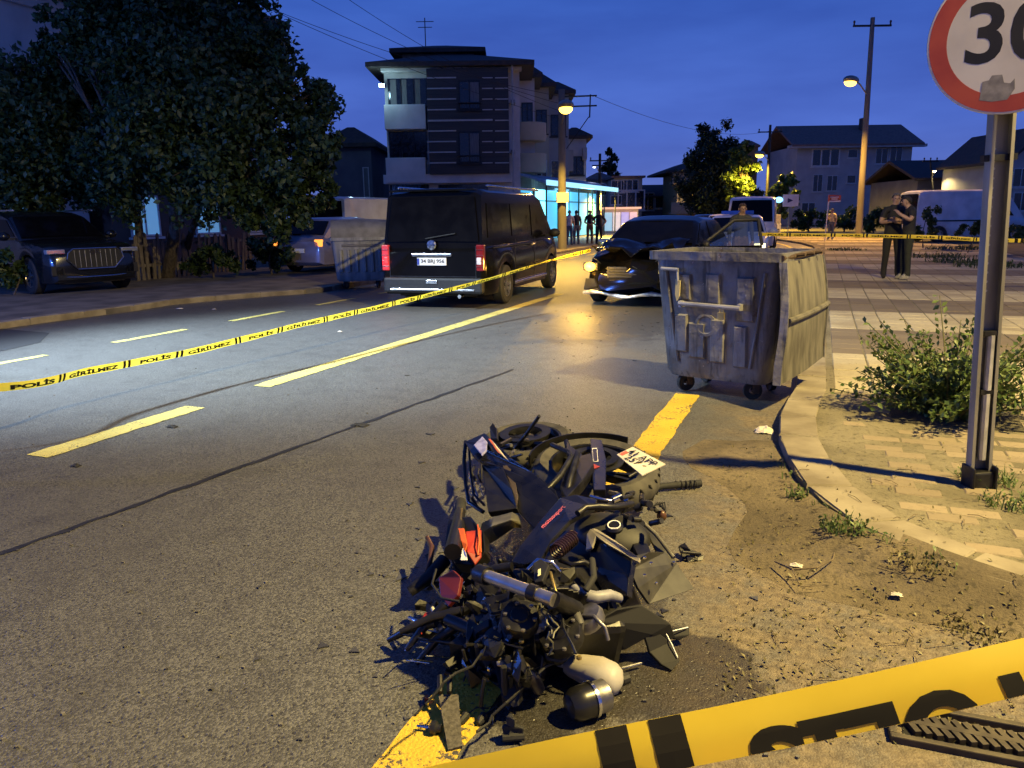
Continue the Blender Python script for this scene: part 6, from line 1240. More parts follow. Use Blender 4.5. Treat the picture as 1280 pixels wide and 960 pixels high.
# ================================================================== wrecked motorcycle
blackp = M('fairing_black', (.007, .007, .009), .30, var=.35, scale=12, bump=.01, bscale=30, coat=.1); satin = M('satin_black', (.008, .0075, .007), .42, var=.4, scale=18, bump=.02)
olive = M('scuffed_panel', (.085, .08, .06), .5, c2=(.16, .15, .115), scale=14, bump=.02); greyp = M('grey_fairing', (.028, .027, .022), .45, c2=(.065, .062, .05), scale=9, detail=8)
red_p = M('red_plastic', (.33, .03, .012), .4, var=.25, scale=12); orange_p = M('orange_plastic', (.55, .11, .02), .4, var=.2, scale=12); alum = M('cast_alloy', (.16, .155, .15), .42, .8, c2=(.32, .31, .30), scale=18, bump=.04, bscale=40)
engine_m = M('engine_black', (.009, .0085, .008), .42, .1, var=.5, scale=30, bump=.04, bscale=60); gold = M('gold_bolt', (.4, .3, .1), .35, .8)
base = G(690, 700, 0); BK = thing('wrecked_motorcycle', 'wrecked black motorcycle lying broken in a heap on the road edge', 'motorcycle', base)
def q(x, y, z): return G(x, y, z)-base
def panel(name, pts, m, th=.012, par=None, bevel=.003): mb = MB(); mb.slab([q(*p) for p in pts], th); return obj(name, mb, m, par or BK, bevel=bevel)
def rod(name, pts, r, m, par=None, n=8): mb = MB(); mb.tube([q(*p) for p in pts], r, n); return obj(name, mb, m, par or BK, smooth=True, ang=50)
def frame_from(axis, hint=Vector((1, 0, 0))):
    a = Vector(axis).normalized(); x = (hint-a*hint.dot(a)).normalized(); y = a.cross(x); return Matrix((x, y, a)).transposed().to_4x4()
def moto_wheel(c, axis, R, w, tread=True):
    M4 = Matrix.Translation(c) @ frame_from(axis); mb = MB(); ri = R*.72
    mb.lathe([(ri, -w*.42), (R*.86, -w*.5), (R*.95, -w*.36), (R, -w*.12), (R, w*.12), (R*.95, w*.36), (R*.86, w*.5), (ri, w*.42)], 48, M4, closed=True); t = obj('wheel', mb, M('tyre_rubber', (.035, .033, .029), .8, c2=(.075, .07, .058), scale=12, bump=.02), BK, smooth=True)
    mb = MB()
    for k in range(30):     # tread grooves as dark inlaid bars
        for s in (1, -1):
            a = 2*PI*(k+(.5 if s > 0 else 0))/30; rr = R*.972; mm = M4 @ Matrix.Rotation(a, 4, 'Z'); mb.box(mm @ Vector((rr, 0, s*w*.21)), (.012, .007, w*.30), m=(mm @ Matrix.Rotation(s*.6, 4, 'X')).to_3x3())
    stuff(obj('tread', mb, M('tread_dark', (.006, .006, .006), .9), t))
    mb = MB(); mb.lathe([(ri+.004, -w*.40), (ri+.004, w*.40), (ri-.012, w*.40), (ri-.02, w*.2), (ri-.02, -w*.2), (ri-.012, -w*.40)], 40, M4, closed=True)
    for k in range(5):
        for s in (-.16, .16): mm = M4 @ Matrix.Rotation(2*PI*k/5+s, 4, 'Z'); mb.box(mm @ Vector((ri*.55, 0, 0)), (ri*.86, .020, w*.28), m=mm.to_3x3())
    mb.lathe([(.045, -w*.5), (.05, w*.5), (.02, w*.55), (.015, -w*.55)], 16, M4, closed=True); rim = obj('rim', mb, M('bike_rim', (.025, .025, .024), .4, .6, var=.3, scale=20), t, smooth=True, ang=30)
    return M4, t, ri
vd = (Vector((0, 0, CAMH))-G(745, 588, .2)).normalized()
M4, rw_, ri = moto_wheel(q(744, 593, .18), Vector((.06, -.14, 1)), .335, .15)
mb = MB(); mb.lathe([(.09, .085), (.145, .085), (.145, .091), (.09, .091)], 36, M4, closed=True); obj('brake_disc', mb, dark_metal, rw_)
mb = MB(); mb.lathe([(.08, .10), (.115, .10), (.115, .108), (.08, .108)], 28, M4, closed=True); obj('sprocket', mb, dark_metal, rw_)
M5, fw_, _ = moto_wheel(q(658, 556, .18), Vector((-.05, -.10, 1)), .29, .11)
mb = MB(); mb.lathe([(.10, .075), (.15, .075), (.15, .080), (.10, .080)], 36, M5, closed=True); obj('brake_disc', mb, dark_metal, fw_)
# hugger arc over the rear wheel
mb = MB(); secs = []
for k in range(15):
    a = math.radians(75+115*k/14); rr = .345; mm = M4; secs.append([mm @ Vector((rr*math.cos(a), rr*math.sin(a), z)) for z in (-.05, .08)]+[mm @ Vector(((rr+.008)*math.cos(a), (rr+.008)*math.sin(a), z)) for z in (.08, -.05)])
mb.loft(secs, closed=True); obj('rear_mudguard', mb, satin, BK, smooth=True)
# number plate
best = None
for k in range(-20, 61):
    dz = k*.004; T4 = [q(791, 558.4, .40), q(832, 580, .38), q(803, 594, .38-dz), q(771, 568, .40-dz)]; a_, b_ = T4[1]-T4[0], T4[3]-T4[0]; sc = abs(a_.normalized().dot(b_.normalized()))
    if best is None or sc < best[0]: best = (sc, T4)
PT = best[1]; mb = MB(); mb.slab(PT, .004); npl = obj('number_plate', mb, M('plate_cream', (.62, .57, .46), .5, var=.12, scale=10), BK)
cu = sum(PT, Vector())/4; ux_ = (PT[1]-PT[0]); uy_ = (PT[0]-PT[3]); uy_ = uy_-ux_*(uy_.dot(ux_)/ux_.length_squared); wN, hN = ux_.length, uy_.length
text_on('plate_lettering', '41 APP', cu+uy_*.22, ux_, uy_-ux_*(uy_.dot(ux_)/ux_.length_squared), hN*.40, plate_black, npl, bold=.012, width=wN*.80, lift=.004); text_on('plate_lettering', '257', cu-uy_*.24-ux_*.05, ux_, uy_-ux_*(uy_.dot(ux_)/ux_.length_squared), hN*.40, plate_black, npl, bold=.012, width=wN*.42, lift=.004)
mb = MB(); a_ = PT[3]+ux_*.06; mb.slab([PT[3]+ux_*.03+uy_*.1+Vector((0, 0, .002)), PT[3]+ux_*.13+uy_*.1+Vector((0, 0, .002)), PT[3]+ux_*.13+uy_*.5+Vector((0, 0, .002)), PT[3]+ux_*.03+uy_*.5+Vector((0, 0, .002))], .001); obj('plate_band', mb, M('plate_sticker', (.6, .12, .08), .5), npl)
for s in (.60, .78): mb = MB(); mb.lathe([(.012, 0), (.012, .004), (.001, .004)], 12, Matrix.Translation(PT[3]+ux_*s+uy_*.2+Vector((0, 0, .001)))); obj('plate_seal', mb, gold, npl)
rod('plate_bracket', [(786, 596, .24), (800, 588, .26), (806, 574, .28)], .008, dark_metal)
# chain guard with sticker and red triangle
cg = panel('chain_guard', [(738, 548, .33), (752, 550, .33), (758, 575, .33), (757, 612, .33), (742, 612, .33), (739, 580, .33)], blackp, .03)
panel('sticker_frame', [(740, 560, .332), (746.5, 560, .332), (748, 577, .332), (741.5, 577, .332)], plate_white, .001, cg, 0); panel('sticker', [(740.8, 561, .334), (745.9, 561, .334), (747.2, 576, .334), (742.2, 576, .334)], blackp, .001, cg, 0)
panel('red_triangle', [(740, 579, .333), (750, 583, .333), (742, 586, .333)], red_p, .001, cg, 0)
panel('swingarm', [(712, 574, .36), (738, 566, .36), (742, 580, .36), (728, 600, .36), (708, 622, .33), (700, 608, .33)], satin, .05)
for pts in ([(708, 552, .36), (712, 570, .34), (722, 582, .32)], [(690, 556, .36), (712, 566, .36), (716, 580, .34)], [(715, 570, .38), (700, 595, .36), (684, 612, .32)], [(722, 566, .38), (712, 600, .36), (708, 622, .30)]): rod('frame_rail', pts, .014, dark_metal)
panel('footrest_hanger', [(707, 549, .37), (712, 556, .37), (728, 568, .36), (724, 575, .36), (709, 566, .37)], satin, .02)
# tail unit: seat cowl with pale lamp and stripes
panel('tail_cowl', [(581, 552, .36), (606, 541, .40), (622, 556, .40), (642, 575, .38), (668, 592, .36), (694, 612, .33), (702, 634, .28), (660, 640, .25), (640, 600, .33), (620, 582, .36), (600, 576, .36), (590, 568, .36)], blackp, .02)
panel('tail_lamp', [(592, 556, .39), (603, 545, .405), (609, 552, .405), (608, 562, .40), (602, 568, .39)], M('lamp_glass_violet', (.30, .30, .55), .15, var=.2, scale=20), .012)
panel('orange_stripe', [(610, 548, .41), (614, 549, .41), (622, 562, .405), (628, 569, .40), (622, 565, .402)], orange_p, .003); panel('cream_stripe', [(614, 549, .412), (625, 562, .405), (636, 576, .40), (629, 570, .402), (622, 562, .407)], M('cream_decal', (.6, .52, .36), .45), .003)
panel('seat_base', [(602, 580, .33), (628, 584, .36), (640, 612, .33), (646, 635, .28), (610, 640, .26), (606, 610, .30)], satin, .03); panel('seat_base_side', [(628, 582, .36), (640, 580, .36), (648, 620, .30), (646, 634, .28), (636, 600, .33)], M('brown_vinyl', (.04, .028, .022), .55), .02)
rod('cowl_edge', [(582, 552, .35), (580, 575, .30), (582, 605, .22), (586, 628, .17), (604, 640, .15)], .010, blackp); rod('cowl_edge', [(586, 556, .34), (588, 590, .28), (592, 618, .20), (606, 632, .16)], .006, dark_metal)
panel('side_cover', [(640, 585, .36), (668, 592, .36), (698, 622, .32), (700, 650, .26), (668, 660, .22), (648, 640, .25), (642, 612, .30)], blackp, .02)
for k in range(9):
    a = (random.uniform(588, 602), random.uniform(575, 630), random.uniform(.12, .25)); rod('wiring', [a, (a[0]+random.uniform(-4, 6), a[1]+8, a[2]+.02), (a[0]+random.uniform(-3, 8), a[1]+18, a[2]-.02)], random.uniform(.004, .009), random.choice((dark_metal, black_plastic, chrome)))
rod('tail_stay', [(644, 560, .30), (660, 540, .40), (674, 520, .50)], .010, satin); panel('mirror_stalk', [(612, 534, .36), (616, 528, .38), (620, 534, .38), (621, 548, .36), (613, 548, .35)], satin, .02)
for k in range(12): a = (random.uniform(630, 665), random.uniform(545, 580), random.uniform(.15, .3)); rod('linkage', [a, (a[0]+random.uniform(-14, 14), a[1]+random.uniform(-8, 8), a[2]+random.uniform(-.05, .05))], random.uniform(.006, .016), random.choice((dark_metal, alum, satin)))
# long side panel with reddish script
sp_ = [(700, 622, .40), (720, 618, .41), (746, 624, .40), (742, 634, .40), (712, 650, .40), (690, 674, .38), (676, 700, .35), (655, 705, .33), (640, 702, .32), (650, 682, .35), (672, 654, .38)]; spn = panel('side_panel', sp_, blackp, .02)
a, b = q(678, 662, .392), q(706, 635, .405); dd = (b-a); text_on('script', 'motosuport', (a+b)/2+Vector((0, 0, .004)), dd, Vector((0, 0, 1)).cross(dd), .022, M('script_red', (.45, .10, .14), .5), spn, bold=.01, width=dd.length, lift=.003, shear=.2)
# olive cover, tank, right fairing
mb = MB(); L_ = [[q(x, y, z) for x, y, z in r] for r in ([(602, 654, .20), (618, 646, .26), (640, 640, .28), (648, 644, .26)], [(600, 668, .18), (614, 658, .28), (638, 650, .30), (650, 652, .27)], [(608, 682, .14), (622, 674, .22), (642, 660, .24), (652, 660, .20)])]; mb.loft(L_); ob = obj('olive_cover', mb, olive, BK, smooth=True, ang=25); md = ob.modifiers.new('t', 'SOLIDIFY'); md.thickness = .012
mb = MB(); mb.sphere(q(765, 668, .30), (.15, .105, .055), 18, 12, frame_from((.15, -.35, 1)).to_3x3()); tank = obj('fuel_tank', mb, M('tank_matte', (.010, .0095, .009), .6, var=.4, scale=14), BK, smooth=True)
mb = MB(); mb.lathe([(.032, 0), (.034, .012), (.028, .018), (.001, .018)], 20, Matrix.Translation(q(768, 661, .355)) @ frame_from((.0, -.35, 1))); cap = obj('filler_cap', mb, blackp, tank, smooth=True); mb = MB(); mb.lathe([(.021, .018), (.025, .018), (.025, .021), (.021, .021)], 24, Matrix.Translation(q(768, 661, .355)) @ frame_from((.0, -.35, 1)), closed=True); obj('cap_ring', mb, plate_white, cap)
mb = MB(); mb.box(q(768, 660.5, .376), (.026, .008, .003), YAW); obj('cap_bar', mb, plate_white, cap)
panel('fairing_edge', [(733, 668, .34), (738, 660, .36), (746, 661, .36), (770, 676, .36), (790, 690, .36), (800, 698, .35), (798, 703, .34), (784, 694, .35), (762, 682, .35), (745, 670, .35), (740, 684, .32), (732, 688, .30)], M('pale_edge', (.22, .20, .15), .5, c2=(.32, .29, .22), scale=12), .012)
panel('tank_cover', [(740, 672, .33), (764, 684, .34), (790, 698, .33), (786, 720, .29), (784, 745, .24), (752, 738, .22), (736, 706, .26)], blackp, .03)
panel('fairing_side', [(790, 696, .33), (800, 698, .34), (812, 690, .33), (832, 690, .28), (846, 704, .24), (868, 736, .16), (812, 755, .17), (798, 735, .24), (788, 712, .30)], greyp, .012); panel('fairing_upper', [(798, 650, .30), (812, 655, .30), (834, 682, .27), (846, 703, .24), (836, 712, .23), (826, 700, .25), (812, 672, .28)], greyp, .014)
rod('fairing_rib', [(800, 650, .32), (820, 668, .31), (842, 697, .26)], .008, olive); panel('fairing_inner', [(800, 656, .28), (814, 690, .30), (800, 700, .30), (786, 670, .30)], satin, .02)
for x, y, z in ((806, 698, .345), (814, 705, .335), (842, 704, .25), (806, 720, .30), (820, 730, .24)): mb = MB(); mb.lathe([(.006, 0), (.006, .006), (.001, .008)], 8, Matrix.Translation(q(x, y, z))); obj('bolt', mb, chrome, BK)
rod('handlebar', [(722, 642, .42), (732, 634, .43), (748, 633, .43), (768, 634, .42), (790, 630, .38)], .013, satin); rod('lever', [(738, 620, .42), (752, 624, .42), (764, 626, .41)], .006, chrome)
for k in range(26):
    a = (random.uniform(750, 815), random.uniform(615, 660), random.uniform(.22, .38)); rod('control_part', [a, (a[0]+random.uniform(-16, 16), a[1]+random.uniform(-6, 10), a[2]+random.uniform(-.06, .05))], random.uniform(.006, .018), random.choice((satin, dark_metal, satin, chrome, alum)))
rod('indicator_stalk', [(806, 626, .26), (814, 632, .24), (822, 640, .22)], .010, rubber); mb = MB(); mb.sphere(q(827, 645, .20), (.022, .018, .026)); obj('indicator', mb, M('indicator_amber', (.10, .045, .02), .35), BK, smooth=True)
for k in range(4): rod('wiring', [(818, 632, .25), (822+k*3, 628, .26), (826+2*k, 634+2*k, .24)], .0035, black_plastic)
# fork leg, engine block and tangle
rod('fork_tube', [(606, 719, .36), (650, 735, .37), (692, 750, .37)], .021, M('fork_steel', (.5, .48, .45), .32, .9, var=.15, scale=20), n=16); rod('fork_collar', [(662, 739.5, .37), (672, 743, .37)], .026, satin, n=16); rod('fork_clamp', [(598, 716, .355), (610, 720.5, .36)], .030, engine_m, n=14)
rod('fork_leg', [(690, 749, .365), (720, 762, .27)], .028, engine_m, n=14)
def lump(name, x, y, z, d, m, rot=None, par=None, bevel=.012): mb = MB(); mb.box(q(x, y, z), d, m=(rot or Euler((random.gauss(0, .5), random.gauss(0, .5), random.uniform(0, 3))).to_matrix())); return obj(name, mb, m, par or BK, bevel=bevel)
eng = lump('engine_block', 690, 775, .12, (.42, .34, .22), engine_m, Euler((.2, .1, .6)).to_matrix(), bevel=.03)
lump('crankcase', 640, 790, .10, (.30, .26, .18), engine_m, bevel=.04); lump('gearbox', 740, 770, .08, (.26, .30, .15), engine_m, bevel=.04)
for k in range(7): lump('cooling_fin', 670+6*k, 760+2*k, .24-.01*k, (.20, .012, .16), engine_m, Euler((.2, .1, .6)).to_matrix(), eng, .002)
for k in range(4):
    mb = MB(); c = q(640+32*k, 760+random.uniform(-14, 26), .23); mb.lathe([(.05, -.02), (.055, 0), (.05, .02), (.02, .024), (.001, .024)], 18, Matrix.Translation(c) @ frame_from((random.gauss(0, .5), random.gauss(-.4, .3), 1))); obj('cover_cap', mb, random.choice((alum, engine_m)), BK, smooth=True)
rod('pale_hose', [(718, 736, .25), (728, 744, .255), (745, 747, .25), (762, 744, .24), (776, 748, .22)], [.017, .022, .022, .020, .016], M('hose_pale', (.30, .30, .33), .5, c2=(.2, .2, .22), scale=18), n=12)
for pts, r, m in (([(706, 756, .27), (718, 762, .28), (724, 778, .26), (722, 796, .20)], .017, M('hose_grey', (.07, .068, .06), .55)), ([(728, 770, .25), (742, 770, .26), (756, 784, .24), (760, 800, .2)], .007, alum), ([(700, 700, .33), (715, 706, .34), (730, 702, .34), (745, 712, .3)], .009, satin), ([(660, 712, .33), (672, 700, .36), (690, 703, .36), (700, 715, .32)], .008, chrome), ([(740, 700, .33), (742, 722, .32), (732, 738, .29)], .012, rubber), ([(688, 716, .34), (694, 738, .33), (700, 752, .30)], .006, gold)): rod('hose', pts, r, m)
panel('connector', [(666, 704, .36), (676, 698, .37), (686, 706, .37), (678, 726, .35), (668, 728, .34)], black_plastic, .02); panel('connector_label', [(672, 712, .365), (676, 710, .367), (676, 718, .362), (672, 720, .36)], M('label_cream', (.55, .5, .3), .5), .003)
# left side: triple clamp, levers, red reflective pieces
rod('steering_stem', [(575, 640, .20), (572, 660, .26), (566, 690, .26)], [.024, .030, .034], satin, n=12); rod('grip_end', [(576, 628, .19), (575, 641, .20)], .026, rubber, n=12)
panel('headlamp_shell', [(560, 650, .24), (588, 645, .28), (604, 665, .28), (606, 690, .24), (590, 706, .20), (568, 704, .20), (556, 680, .20)], satin, .05); panel('red_panel', [(582, 664, .29), (602, 662, .29), (602, 696, .24), (594, 706, .22), (584, 690, .26)], red_p, .008); panel('orange_panel', [(572, 660, .29), (580, 660, .295), (584, 680, .28), (580, 694, .25), (576, 676, .28)], orange_p, .008)
panel('white_sliver', [(578, 684, .28), (582, 690, .28), (584, 700, .26), (575, 700, .26)], plate_white, .006)
rod('orange_cord', [(597, 656, .30), (599, 676, .29), (597, 694, .25), (601, 690, .26), (599, 660, .30)], .0035, orange_p)
rod('brake_lever', [(534, 672, .16), (540, 684, .17), (538, 700, .16), (533, 714, .14)], [.010, .012, .010, .006], M('lever_reddish_lit', (.13, .06, .035), .4, .4)); rod('exhaust_stub', [(556, 700, .16), (536, 722, .12), (512, 740, .08)], [.03, .028, .022], engine_m, n=12)  # reddish light on the brake lever is put into its base colour
panel('dark_red_panel', [(548, 722, .20), (566, 712, .24), (576, 722, .22), (572, 744, .18), (560, 758, .14), (550, 744, .16)], M('dark_red', (.12, .015, .018), .45), .02); rod('cable_loop', [(545, 712, .24), (540, 730, .22), (552, 748, .2), (574, 752, .2)], .005, black_plastic)
rod('clutch_lever', [(512, 772, .10), (526, 780, .12), (544, 776, .12)], .008, chrome); panel('red_reflector', [(530, 766, .14), (540, 764, .15), (536, 776, .13), (526, 792, .11), (522, 788, .11)], red_p, .01); rod('bulb_pale', [(541, 760, .16), (544, 768, .15)], .009, M('cream_plastic', (.5, .46, .3), .5))
for pts in ([(500, 790, .12), (540, 772, .16), (576, 764, .18)], [(508, 812, .05), (530, 784, .12), (556, 756, .18)], [(520, 830, .03), (545, 800, .1), (575, 780, .16)], [(486, 800, .03), (512, 786, .10), (545, 778, .14)]): rod('control_bar', pts, [.010, .016, .018], satin)
for k in range(7): a = (random.uniform(500, 545), random.uniform(770, 830), random.uniform(.03, .12)); rod('spoke_wire', [a, (a[0]+random.uniform(-30, 30), a[1]+random.uniform(-4, 8), max(.01, a[2]+random.uniform(-.03, .05)))], .0025, chrome)
rod('control_cable', [(500, 792, .08), (535, 800, .10), (575, 805, .14), (600, 840, .06), (640, 870, .02)], .004, black_plastic); rod('control_cable', [(580, 780, .16), (592, 810, .14), (610, 842, .06), (640, 862, .02), (690, 858, .03)], .004, black_plastic)
# lower right: broken black tail pieces
panel('splash_guard', [(742, 775, .20), (770, 760, .22), (800, 755, .20), (836, 778, .12), (842, 795, .05), (830, 800, .05), (812, 792, .10), (780, 810, .06), (748, 815, .05)], M('matte_black', (.006, .006, .006), .75), .012)
panel('guard_blade', [(806, 795, .10), (822, 790, .10), (838, 802, .06), (850, 826, .02), (840, 838, .01), (826, 830, .02), (812, 815, .05)], MAT['matte_black'], .014); rod('white_edge', [(832, 791, .085), (840, 806, .06), (847, 822, .03)], .0022, white_paint)
panel('guard_wing', [(828, 790, .07), (846, 784, .07), (862, 783, .06), (862, 794, .04), (850, 800, .03), (834, 797, .05)], MAT['matte_black'], .014); rod('white_edge', [(826, 792, .075), (844, 788, .075), (860, 784, .065)], .0022, white_paint)
panel('frame_beam', [(690, 655, .26), (740, 640, .26), (760, 690, .24), (745, 740, .20), (690, 735, .22), (665, 700, .24)], satin, .10, bevel=.01)
panel('radiator', [(600, 750, .22), (640, 742, .27), (662, 770, .25), (640, 800, .18), (606, 790, .16)], engine_m, .05, bevel=.006); panel('battery_tray', [(575, 770, .17), (604, 764, .20), (612, 800, .15), (588, 815, .10), (570, 800, .11)], satin, .07, bevel=.008)
panel('lower_cowl', [(600, 810, .14), (650, 800, .18), (680, 820, .16), (676, 850, .09), (620, 856, .07), (596, 840, .08)], blackp, .05, bevel=.006); panel('chain_case', [(676, 800, .20), (708, 796, .20), (722, 812, .17), (704, 830, .14), (682, 826, .15)], engine_m, .06, bevel=.01)
panel('crushed_shell', [(640, 775, .24), (668, 765, .27), (700, 772, .26), (716, 790, .23), (690, 802, .22), (655, 798, .22)], M('shell_brown', (.035, .028, .022), .5, c2=(.07, .055, .04), scale=16), .02, bevel=.004)
# recognisable machine parts among the heap
for k in range(9): panel('head_fin', [(604+1.5*k, 748+4.5*k, .27-.006*k), (636+1.5*k, 740+4.5*k, .30-.006*k), (650+1.5*k, 756+4.5*k, .29-.006*k), (616+1.5*k, 766+4.5*k, .26-.006*k)], engine_m, .005, bevel=.001)
rod('exhaust_header', [(636, 822, .16), (656, 838, .13), (668, 850, .09), (674, 862, .05)], [.024, .024, .022, .020], M('exhaust_steel', (.10, .085, .07), .35, .8, c2=(.22, .19, .15), scale=16), n=14)
rod('second_fork_leg', [(560, 775, .17), (596, 790, .18), (640, 812, .17)], .022, M('fork_dark', (.04, .04, .042), .3, .8), n=14); rod('fork_seal', [(594, 789, .18), (602, 793, .18)], .028, rubber, n=14)
rod('foot_peg', [(570, 812, .10), (584, 826, .09), (596, 834, .08)], .016, alum, n=10); rod('shock_absorber', [(616, 712, .31), (640, 708, .33)], .016, engine_m, n=12)
mb = MB(); c0, c1 = q(694, 690, .37), q(716, 672, .38)
mb.tube([c0.lerp(c1, k/90)+frame_from(c1-c0).to_3x3() @ Vector((.026*math.cos(k*.62), .026*math.sin(k*.62), 0)) for k in range(91)], .0045, 6); obj('coil_spring', mb, M('spring_dark', (.03, .012, .011), .4), BK, smooth=True)
for cx, cy, cz, rr in ((650, 772, .285, .06), (700, 792, .235, .07), (622, 800, .2, .05)):
    mb = MB(); mb.lathe([(rr, -.03), (rr, .0), (rr*.93, .012), (rr*.5, .016), (rr*.45, .022), (.001, .022)], 26, Matrix.Translation(q(cx, cy, cz)) @ frame_from((random.gauss(0, .3), -.5, 1))); cv = obj('engine_cover', mb, engine_m, BK, smooth=True, ang=30)
    for j in range(6): a = j*PI/3; mb = MB(); mb.lathe([(.007, 0), (.007, .006), (.001, .007)], 6, Matrix.Translation(Vector(cv.data.vertices[0].co)*0+q(cx, cy, cz+.012)+Vector((rr*.8*math.cos(a), rr*.8*math.sin(a)*.9, -.0+rr*.4*math.sin(a))))); obj('cover_bolt', mb, alum, cv)
# heap of small broken pieces and loom: too many to count
mbs = {k: MB() for k in ('a', 'b', 'c', 'd')}; matk = dict(a=satin, b=engine_m, c=alum, d=black_plastic)
for k in range(330):
    t = random.random(); x = random.gauss(645, 62); y = random.gauss(775, 52)
    if not (525 < x < 800 and 700 < y < 868) or (x > 665 and y > 790): continue
    hmax = .27*max(.12, 1-((x-665)/150)**2)*max(.15, 1-((y-745)/150)**2); z = hmax*random.uniform(.55, 1.0)+.01; c = q(x, y, z); R = Euler((random.uniform(0, 3), random.uniform(0, 3), random.uniform(0, 3))).to_matrix(); kk = random.choices('abcd', (5, 5, 1.1, 4))[0]; mb = mbs[kk]
    if t < .2: d = R @ Vector((random.uniform(.03, .07), 0, 0)); mb.tube([c-d, c+Vector((0, 0, random.uniform(-.01, .03))), c+d], random.uniform(.004, .013), 6)
    elif t < .85:                                              # torn lumps: hulls of scattered points
        hb = bmesh.new(); sx3 = (random.uniform(.03, .085), random.uniform(.02, .05), random.uniform(.008, .03))
        for _ in range(11): v_ = Vector((random.gauss(0, 1), random.gauss(0, 1), random.gauss(0, 1))).normalized(); hb.verts.new(R @ Vector((v_.x*sx3[0], v_.y*sx3[1], v_.z*sx3[2]))+c)
        bmesh.ops.convex_hull(hb, input=hb.verts); hb.verts.ensure_lookup_table(); hb.verts.index_update(); mb.add([v_.co.copy() for v_ in hb.verts], [tuple(v_.index for v_ in f_.verts) for f_ in hb.faces]); hb.free()
    else: mb.lathe([(random.uniform(.01, .03), -.01), (random.uniform(.012, .03), .012), (.004, .016)], 10, Matrix.Translation(c) @ R.to_4x4())
for k, mb in mbs.items(): o_ = obj('broken_fragments', mb, matk[k], BK, bevel=.0015, segs=1); o_['kind'] = 'stuff'
mb = MB()
for k in range(20):
    x = random.gauss(640, 50); y = random.gauss(770, 45); z = .30*max(.1, 1-((x-660)/160)**2)*max(.1, 1-((y-740)/150)**2); pts = [q(x, y, z)]; dx, dy = random.gauss(0, 9), random.gauss(0, 7)
    for i in range(5): x += dx+random.gauss(0, 5); y += dy+random.gauss(0, 4); z = max(.01, z+random.gauss(0, .012)-.006); pts.append(q(x, y, z))
    mb.tube(pts, random.uniform(.0018, .0045), 5)
o_ = obj('wiring_loom', mb, black_plastic, BK); o_['kind'] = 'stuff'
mb = MB()
for k in range(7):
    x = random.uniform(630, 690); y = random.uniform(730, 790); z = .31; pts = [q(x, y, z)]
    for i in range(4): x += random.gauss(0, 6); y += 7; z -= random.uniform(0, .02); pts.append(q(x, y, z))
    mb.tube(pts, .003, 5)
o_ = obj('wire_strands', mb, M('wire_olive', (.09, .085, .05), .5), BK); o_['kind'] = 'stuff'
panel('orange_chip', [(657, 786, .24), (664, 782, .25), (668, 790, .24), (662, 795, .23)], orange_p, .004); panel('blue_chip', [(627, 818, .16), (634, 814, .17), (633, 822, .15), (628, 826, .15)], M('blue_plastic', (.04, .05, .3), .4), .006)
for k in range(16): x, y = random.uniform(560, 740), random.uniform(720, 840); mb = MB(); mb.lathe([(.009, 0), (.009, .006), (.006, .010), (.001, .010)], 6, Matrix.Translation(q(x, y, .28*max(.15, 1-((x-665)/150)**2)*max(.2, 1-((y-745)/140)**2))) @ frame_from((random.gauss(0, .5), random.gauss(0, .5), 1))); obj('bolt', mb, random.choice((chrome, gold, alum)), BK)
# ------------------------------------------------------------------ loose pieces around the wreck
def loose(name, label, cat, px, py): return thing(name, label, cat, G(px, py, 0))
t = loose('coolant_bottle', 'pale plastic coolant bottle lying beside the wreck', 'bottle', 742, 845); o0 = t.location; z3 = lambda x, y, z: G(x, y, z)-o0
mb = MB(); pr = [(708, 826, .07, .030), (716, 828, .07, .040), (730, 832, .065, .048), (748, 838, .062, .058), (766, 846, .060, .056), (774, 848, .058, .040), (778, 849, .056, .012)]; a_, b_ = z3(706, 828, .06), z3(779, 848, .055); secs = []
dv = (b_-a_).normalized(); sx_ = dv.cross(Vector((0, 0, 1))).normalized()
for x, y, z, r in pr: c = z3(x, y+4, .06); secs.append([c+sx_*r*math.cos(an)*1.05+Vector((0, 0, 1))*r*math.sin(an)*.9 for an in [2*PI*k/16 for k in range(16)]])
mb.loft(secs, closed=True); obj('bottle_body', mb, M('coolant_plastic', (.30, .26, .19), .5, c2=(.42, .40, .38), scale=5), t, smooth=True, ang=60)
mb = MB(); mb.tube([z3(706, 829, .06), z3(698, 827, .06)], .016, 12); obj('spout', mb, M('spout_white', (.55, .55, .55), .4), t, smooth=True); mb = MB(); mb.tube([z3(776, 850, .05), z3(784, 847, .05)], .02, 12); obj('cap', mb, black_plastic, t)
t = loose('metal_canister', 'small black and steel canister lying by the pale bottle', 'canister', 740, 885); o0 = t.location; a_, b_ = z3(722, 880, .055), z3(758, 868, .055); dv = (b_-a_).normalized(); Mx = Matrix.Translation(a_) @ frame_from(dv); ln = (b_-a_).length
mb = MB(); mb.lathe([(.015, -.035), (.036, -.03), (.050, -.01), (.052, .015), (.052, ln*.45), (.045, ln*.46)], 24, Mx); obj('black_dome', mb, M('gloss_black', (.010, .010, .010), .3), t, smooth=True, ang=40); mb = MB(); mb.lathe([(.047, ln*.45), (.049, ln*.5), (.049, ln*.95), (.043, ln), (.001, ln)], 24, Mx); obj('steel_can', mb, alum, t, smooth=True, ang=40)
mb = MB(); mb.lathe([(.053, ln*.42), (.056, ln*.42), (.056, ln*.52), (.053, ln*.52)], 24, Mx, closed=True); obj('band', mb, chrome, t, smooth=True)
